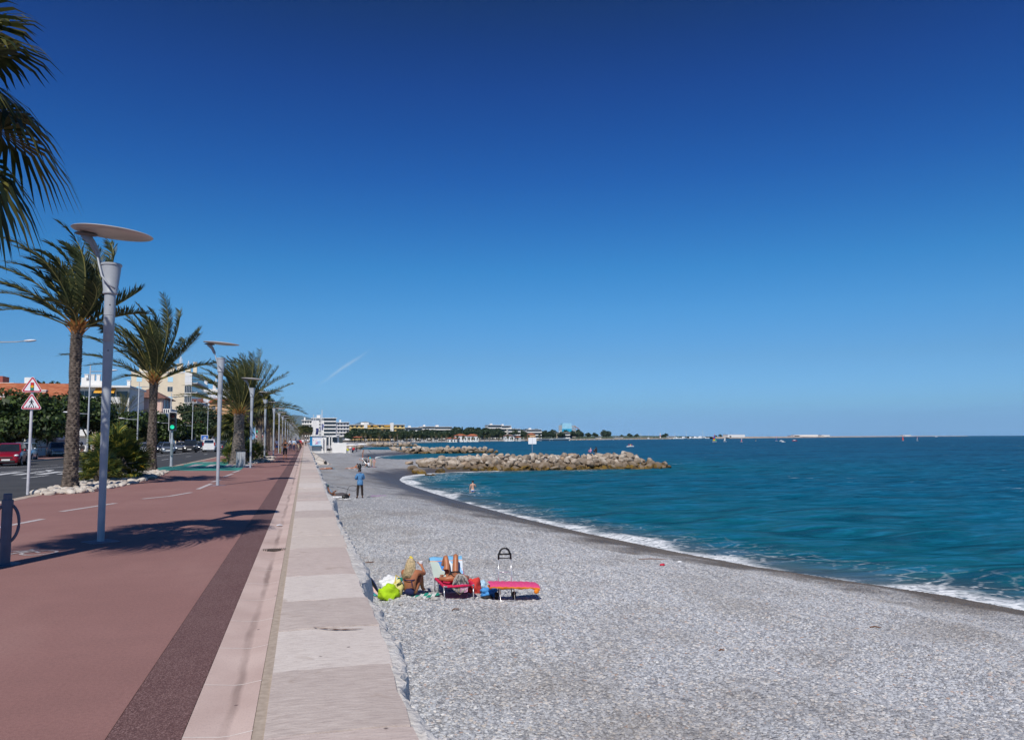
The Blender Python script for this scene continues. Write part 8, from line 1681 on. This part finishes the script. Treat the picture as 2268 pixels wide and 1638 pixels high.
# folded parasol leaning on the wall
A = P(842, 1325, -1.9); A.z = zb(A.x, A.y) + 0.02; B_ = at(798, 1271, A.y + 0.75); t = thing('folded_parasol', 'folded beach parasol in navy, black, pink and pale blue leaning on the sea wall', 'parasol', tuple(A)); dvec = B_ - A
b = MB(); b.tube([Vector((0, 0, 0)), dvec * 1.04], 0.012, n=6); b.build('pole', m_steel, t)
fs = dvec.cross(Vector((0, 0, 1))).normalized(); fu = fs.cross(dvec).normalized()
for k, cm_ in enumerate((cl("parasol navy", (0.02, 0.04, 0.16)), m_black, cl("parasol pink", (0.66, 0.44, 0.40)), cl("parasol blue", (0.25, 0.42, 0.70)), cl("parasol navy", (0.02, 0.04, 0.16)), cl("parasol blue", (0.25, 0.42, 0.70)))):
    a0, a1 = k * math.pi / 3, (k + 1) * math.pi / 3; b = MB(); rows = []
    for i in range(9):
        u = i / 8; r_ = 0.105 * math.sin(math.pi * min(1, 0.10 + 0.86 * (1 - u) ** 0.8)) + 0.008; rows.append([dvec * (0.04 + 0.94 * u) + (fs * math.cos(a) + fu * math.sin(a)) * r_ * (1 + 0.25 * math.sin(3 * (a - a0) / (a1 - a0) * math.pi)) for a in [a0 + (a1 - a0) * j / 4 for j in range(5)]])
    b.grid(rows); b.build('canopy_panel', cm_, t, smooth=True, fixn=False)
bag('striped_bag', 'blue and white beach bag on the shingle right of the red lounger', 1083, 1326, (0.20, 0.12, 0.12), cl("bag blue", (0.06, 0.26, 0.60)), 6, rz=0.2); t = bag('clothes_heap', 'red and white clothes heaped at the right side of the red lounger', 1050, 1318, (0.16, 0.14, 0.20), cl("heap red", (0.58, 0.05, 0.04), var=0.3), 7, 'clothes'); t = bag('clothes_heap', 'pale blue crumpled cloth beside the red clothes, behind the blue bag', 1066, 1313, (0.18, 0.12, 0.16), cl("heap blue", (0.38, 0.55, 0.68), var=0.4, scale=20), 8, 'clothes'); bag('sandals', 'dark sandals lying under the pink pad', 1078, 1331, (0.14, 0.09, 0.035), m_black, 9, 'shoes')
for k, (px, py, s) in enumerate(((928, 1336, 0.085), (947, 1337, 0.06), (960, 1336, 0.075), (966, 1338.5, 0.09), (956, 1339.5, 0.05), (864, 1332, 0.07), (888, 1347, 0.07), (920, 1350, 0.06))):
    x, y, _ = P(px, py, -1.9); o = bpy.data.objects.new('stone', BM_[k % 9]); C.objects.link(o); o.location = (x, y, zb(x, y) + s * 0.35); o.scale = (s * 1.25, s, s * 0.6); o.rotation_euler = (0.1, 0.1, k); o.data = o.data.copy(); o.data.materials.clear(); o.data.materials.append(M("beach stone", (0.42, 0.40, 0.385), 0.8, var=0.2, scale=8)); tag(o, 'smooth grey beach stone beside the sunbathers', 'stone', 'stones beside the sunbathers')
for k, (px, py, l, rz_, lab) in enumerate(((819, 1252, 0.30, 0.2, 'brown driftwood stick near the wall, left of the blond woman'), (1447, 1232, 0.9, -0.35, 'long yellowish driftwood branch on the wet shingle near the surf'), (1600, 1443, 0.14, 0.1, 'short brown driftwood piece in the right foreground shingle'), (1940, 1385, 0.22, -0.5, 'reddish driftwood chip in the shingle at far right'), (1010, 1366, 0.2, 0.4, 'small dark twig below the red lounger'))):
    x, y, _ = P(px, py, -1.95); z = zb(x, y); t = thing('driftwood', lab, 'driftwood', (x, y, z + 0.02), rz_); b = MB(); b.tube([(-l / 2, 0, 0), (-l * 0.1, 0.03, 0.012), (l * 0.2, -0.01, 0.01), (l / 2, 0.04, 0)], [0.012, 0.015, 0.012, 0.005], n=6); b.build('stick', M("driftwood brown", (0.17, 0.085, 0.05), 0.9, var=0.4, scale=12), t)
for px, py, m_, lab in ((1505, 1238, m_white, 'white plastic cup washed up near the surf'), (1467, 1258, m_red, 'small red and white wrapper on the shingle')):
    x, y, _ = P(px, py, -2.1); b = MB(); b.ball((0, 0, 0.03), (0.09, 0.06, 0.04), 8, 5); o = b.build('litter', m_, smooth=True); o.location = (x, y, zb(x, y)); tag(o, lab, 'litter')

# ------------------------------------------------------------------ stone steps and the beach hut
q = NT("pale block stone"); m_blk = q.set(col=q.mix(q.f(q.voro(1.1, out='Distance', feat='DISTANCE_TO_EDGE', vec=q.map((1, 1, 1.3))), 0.02, 0.05, 1, 0), q.ramp(q.noise(1.5, det=5), [(0.3, (0.52, 0.47, 0.42)), (0.7, (0.68, 0.63, 0.58))]), (0.28, 0.22, 0.19)), rough=0.85)
t = thing('beach_steps', 'pale stone steps with a sloping flank wall leading down from the sea wall', 'steps', (0.75, 113, -2.4)); b = MB(); b.prism([(0, 0, 0), (2.45, 0, 0), (2.45, 0, 0.75), (2.1, 0, 0.95), (0.12, 0, 2.42), (0, 0, 2.42)], (0, 0.45, 0)); b.build('flank_wall', m_blk, t)
b = MB(); [b.bb(0, 2.2 - k * 0.24, 0.452, 2.2, 0.25 * k, 0.25 * (k + 1) - 0.003) for k in range(9)]; b.build('treads', m_blk, t); b = MB(); b.bb(0.1, 2.75, -0.35, -0.003, 0, 0.55); b.bb(2.452, 2.85, -0.35, 0.5, 0.0, 0.62); b.build('plinth', m_blk, t, bevel=0.03)
t = thing('dark_bag', 'small dark bag left on the plinth of the beach steps', 'bag', (2.75, 112.8, -1.83)); b = MB(); b.ball((0, 0, 0.22), (0.2, 0.16, 0.26), 10, 7); b.build('body', m_dark, t, smooth=True)

YH = 208.0
def hx(px): return at(px, 985, YH).x
def hz(py): return at(700, py, YH).z
x0 = hx(691.5)
H_ = House('beach_hut', 'white beach hut with blue side, lettering and a colourful drawing on its front, behind a picket fence', x0, hx(722.5), YH, YH + 6, hz(965), m_wwall, 'beach hut', base=-2.3)
H_.t['label'] = 'white beach hut with a blue side and coloured lettering on its front'
W0 = lambda px: hx(px) - x0
H_.part('side_panel', mb3, lambda b: b.bb(-0.55, -0.003, -0.1, 5.8, 2.2, H_.h - 0.1))
H_.part('roof', m_wwall, lambda b: b.bb(-0.6, W0(762), -0.35, 6.2, H_.h, H_.h + 0.14))
H_.part('blue_shelf', M("awning blue", (0.05, 0.36, 0.62), 0.6), lambda b: b.bb(W0(686.7), W0(712), -1.5, -0.004, hz(986.6) + 2.3, hz(985.2) + 2.3))
H_.part('pillar', m_wwall, lambda b: b.bb(W0(712.3), W0(715.8), -0.8, -0.25, 0, hz(968.5) + 2.3)); H_.part('pillar_cap', m_dark, lambda b: b.bb(W0(712.2), W0(715.9), -0.82, -0.23, hz(968.4) + 2.3, hz(967.6) + 2.3))
H_.part('doorway', m_dkgl, lambda b: b.bb(W0(722.6), W0(727.8), 0.05, 0.2, 2.3 + hz(986), H_.h - 0.35)); H_.part('door_post', m_wwall, lambda b: (b.bb(W0(727.9), W0(730.5), -0.1, 0.3, 1.0, H_.h - 0.01), b.bb(W0(733.8), W0(736), -0.1, 0.3, 1.0, H_.h - 0.01)))
H_.part('dark_opening', m_dkgl, lambda b: b.bb(W0(730.6), W0(733.7), 0.1, 0.25, 2.3 + hz(986), H_.h - 0.35)); H_.part('serving_window', m_dkgl, lambda b: b.bb(W0(736.1), W0(746.6), 0.1, 0.25, 2.3 + hz(978.6), 2.3 + hz(968.8))); H_.part('window_post', m_wwall, lambda b: (b.bb(W0(746.7), W0(751), -0.1, 0.3, 1.0, H_.h - 0.01), b.bb(W0(735.5), W0(746.65), -0.12, 0.28, 1.2, 2.29 + hz(979))))
H_.part('slanted_awning', m_tent, lambda b: b.add([(W0(735), -1.6, 2.3 + hz(967)), (W0(751), -1.6, 2.3 + hz(961)), (W0(751), 0.5, 2.3 + hz(961)), (W0(735), 0.5, 2.3 + hz(967)), (W0(735), -1.6, 2.12 + hz(967)), (W0(751), -1.6, 2.12 + hz(961)), (W0(751), 0.5, 2.12 + hz(961)), (W0(735), 0.5, 2.12 + hz(967))], [(0, 1, 2, 3), (7, 6, 5, 4), (0, 4, 5, 1), (1, 5, 6, 2), (2, 6, 7, 3), (3, 7, 4, 0)]))
H_.part('terrace_wall', m_wwall, lambda b: b.bb(W0(735), W0(766), -3.0, -2.7, 0, 2.3 + hz(980.5))); H_.part('terrace_floor', m_lil, lambda b: b.bb(W0(733), W0(766), -2.69, -0.15, 1.5, 1.72))
H_.part('steps', m_dark, lambda b: [b.bb(W0(724), W0(732.5), -2.6 + k * 0.4, -2.2 + k * 0.4, 0.25 * k, 0.25 * (k + 1)) for k in range(6)])
H_.part('annex', m_cream, lambda b: b.bb(W0(751.1), W0(760), 2.5, 6, 0.6, 2.3 + hz(967)))
lt = M("hut letter blue", (0.35, 0.42, 0.72), 0.6); pk = M("hut drawing pink", (0.62, 0.16, 0.36), 0.6); lb = M("hut drawing blue", (0.22, 0.45, 0.75), 0.6)
text_obj('lettering', "L'Art Beach", 0.62, lt, H_.t, (W0(703), -0.012, 2.3 + hz(969.6)), (R(90), 0, 0), ext=0.004)
H_.part('drawing', pk, lambda b: [b.tube([(W0(697.5 + 0.9 * k), -0.02, 2.3 + hz(984 - 1.2 * k)), (W0(700 + k), -0.02, 2.3 + hz(982 - 1.5 * k)), (W0(703 + 0.6 * k), -0.02, 2.3 + hz(983.5 - 1.4 * k))], 0.05, n=5) for k in range(4)] + [b.tube([(W0(699.5), -0.02, 2.3 + hz(979)), (W0(699.8), -0.02, 2.3 + hz(973.5))], 0.05, n=5), b.tube([(W0(693.5), -0.02, 2.3 + hz(975)), (W0(694.3), -0.02, 2.3 + hz(973.2))], 0.09, n=5)] + [b.tube([(W0(715.5), -0.02, 2.3 + hz(977.5 + k * 3)), (W0(718.5), -0.02, 2.3 + hz(977.2 + k * 3))], 0.05, n=5) for k in range(3)])
H_.part('drawing_fish', lb, lambda b: [b.tube([(W0(703), -0.02, 2.3 + hz(981 - k * 1.6)), (W0(706), -0.02, 2.3 + hz(982.5 - k * 2.2)), (W0(710), -0.02, 2.3 + hz(981 - k * 1.6))], 0.05, n=5) for k in range(4)])
t = thing('picket_fence', 'low white picket fence in front of the beach hut', 'fence', (hx(690), 205.6, -2.2)); b = MB(); xe = hx(776) - hx(690); rl_ = lambda x: 0.02 * math.sin(x)
n = int(xe / 0.32); b.bb(0, xe, 0.0, 0.03, 0.3, 0.36); b.bb(0, xe, 0.0, 0.03, 0.62, 0.68); b.build('rails', m_wwall, t)
b = MB(); [b.prism([(k * 0.32, -0.025, 0.0), (k * 0.32 + 0.15, -0.025, 0), (k * 0.32 + 0.15, -0.025, 0.78), (k * 0.32 + 0.075, -0.025, 0.88), (k * 0.32, -0.025, 0.78)], (0, 0.022, 0)) for k in range(n)]; o = b.build('pickets', m_wwall, t); o['kind'] = 'stuff'
b = MB(); b.bb(xe, xe + 0.12, -0.05, 0.07, 0, 1.05); b.build('post', m_wwall, t)
fpn = thing('flagpole', 'white flagpole by the beach hut, leftmost of the four', 'flagpole', (at(693.9, 972, 222).x, 222, -0.3), 0, 'flagpoles by the beach hut'); b = MB(); b.lathe([(0.14, 0), (0.07, 8.5), (0.02, 8.55)], 8); b.build('pole', m_wwall, fpn)
for px, Y, s, lab in ((698.8, 222, 0.92, 'white flagpole by the beach hut, second from the palms'), (708.6, 222, 1.0, 'white flagpole by the beach hut just right of the navy flag'), (712.3, 221, 1.15, 'tallest white flagpole by the beach hut, with a blue flag')): dup(fpn, (at(px, 972, Y).x, Y, -0.3), 0, lab, scale=s)
for px, py, mt, lab in ((700, 948, cl("flag navy", (0.02, 0.03, 0.12)), 'limp navy flag hanging from a pole behind the beach hut'), (711, 938, cl("flag blue", (0.10, 0.14, 0.42)), 'limp blue flag hanging from the tallest pole by the hut')):
    g = at(px, py, 221.5); t = thing('flag', lab, 'flag', tuple(g)); b = MB(); b.grid([[(-0.05 + 0.35 * j + 0.08 * math.sin(i), 0.1 * math.sin(i * 1.3 + j), -0.35 * i) for j in range(3)] for i in range(6)]); b.build('cloth', mt, t, fixn=False)
def parasol(label, px, py, Y, r, mat, h=2.3):
    g = at(px, py, Y); t = thing('beach_parasol', label, 'parasol', (g.x, Y, zb(g.x, Y) if Y < 540 else fz(g.x, Y)), 0); z = g.z - t.location.z
    b = MB(); b.lathe([(r, z - 0.35), (r * 0.97, z - 0.30), (r * 0.5, z - 0.08), (0.03, z)], 12); b.build('canopy', mat, t, smooth='auto'); b = MB(); b.tube([(0, 0, 0), (0, 0, z)], 0.03, n=6); b.build('pole', m_steel, t)
parasol('open white parasol on the hut terrace', 765, 970.5, 214, 1.5, m_tent); parasol('wide white parasol over loungers right of the hut', 778, 982.5, 222, 2.0, m_tent); parasol('white parasol farther along the beach bar', 802, 981.5, 262, 1.9, m_tent); parasol('terracotta parasol behind the beach hut', 792, 966, 300, 1.9, cl("terracotta", (0.42, 0.13, 0.07)))
# things round the hut
c1 = thing('sun_lounger', 'grey reclining sun lounger standing alone near the rocks', 'lounger', (at(826, 999, 214).x, 214, 0), R(75), 'beach bar loungers'); c1.location.z = zb(c1.location.x, 214)
b = MB(); b.box((0, 0, 0.32), (0.62, 1.3, 0.07)); b.build('seat', cl("lounger grey", (0.11, 0.115, 0.14)), c1); b = MB(); b.box((0, 0.88, 0.62), (0.62, 0.85, 0.07), 0, (0.85, 0, 0)); b.build('backrest', cl("lounger grey", (0.11, 0.115, 0.14)), c1)
for s in (-0.28, 0.28):
    for y in (-0.55, 0.55): b = MB(); b.tube([(s, y, 0.3), (s, y, 0)], 0.025, n=6); b.build('leg', m_steel, c1)
for px, py, Y, lab in ((778, 996, 210, 'sun lounger among the colourful things right of the hut fence'), (784, 993, 216, 'second sun lounger behind the colourful things by the hut'), (793, 990, 226, 'sun lounger standing farther back near the wide parasol')): g = at(px, py, Y); d_ = dup(c1, (g.x, Y, zb(g.x, Y)), R(60), lab)
for k, (px, py, Y, cm_, lab) in enumerate(((769, 996.5, 208, cl("heap yellow", (0.6, 0.6, 0.05)), 'yellow green bag by the hut fence'), (776, 992, 209, wh, 'white box-like bag on a lounger by the hut'), (783, 994, 210, rd, 'bright red bag on a lounger by the hut'), (779, 998.5, 208, nv, 'dark blue bag below the loungers by the hut'), (761, 998.5, 206.5, rd, 'small red bag at the foot of the terrace wall'))):
    g = at(px, py, Y); t = thing('bag', lab, 'bag', (g.x, Y, max(zb(g.x, Y), g.z - 0.3)), k); b = MB(); b.ball((0, 0, 0.3), (0.5, 0.35, 0.36), 10, 7); b.build('body', cm_, t, smooth=True)
t = thing('wooden_post', 'slim dark post standing on the beach right of the hut', 'post', (at(790, 1000, 224).x, 224, zb(at(790, 1000, 224).x, 224))); b = MB(); b.lathe([(0.09, 0), (0.08, 1.9), (0.03, 1.95)], 8); b.build('shaft', m_bark, t)
# parked cars along the far road behind the far beach
ccp = None
for k in range(14):
    px = 872 + k * 8.3; Y = 780 + (px - 872) * 1.0; g = at(px, 972, Y)
    if k == 0: ccp = car('car parked along the far beach road, a pale speck', 'hatch', c_wht, (g.x, Y, fz(g.x, Y)), R(90), 'cars parked along the far beach road')
    elif k % 3 != 1: dup(ccp, (g.x, Y, fz(g.x, Y)), R(90), 'car parked along the far beach road, a pale speck')
# contrail-thin cloud streak is part of the sky; gulls
# ------------------------------------------------------------------ air
hm = bpy.data.materials.new("sea air"); hm.use_nodes = True; hn = hm.node_tree.nodes; hn.remove(hn["Principled BSDF"])
pv = hn.new("ShaderNodeVolumePrincipled"); pv.inputs['Color'].default_value = (0.42, 0.72, 1.0, 1); pv.inputs['Density'].default_value = 2.2e-5; pv.inputs['Anisotropy'].default_value = 0.0
hm.node_tree.links.new(pv.outputs[0], hn["Material Output"].inputs['Volume'])
b = MB(); b.bb(-9000, 24000, -400, 27000, -8, 900); hz_o = b.build('haze', hm); hz_o['kind'] = 'stuff'
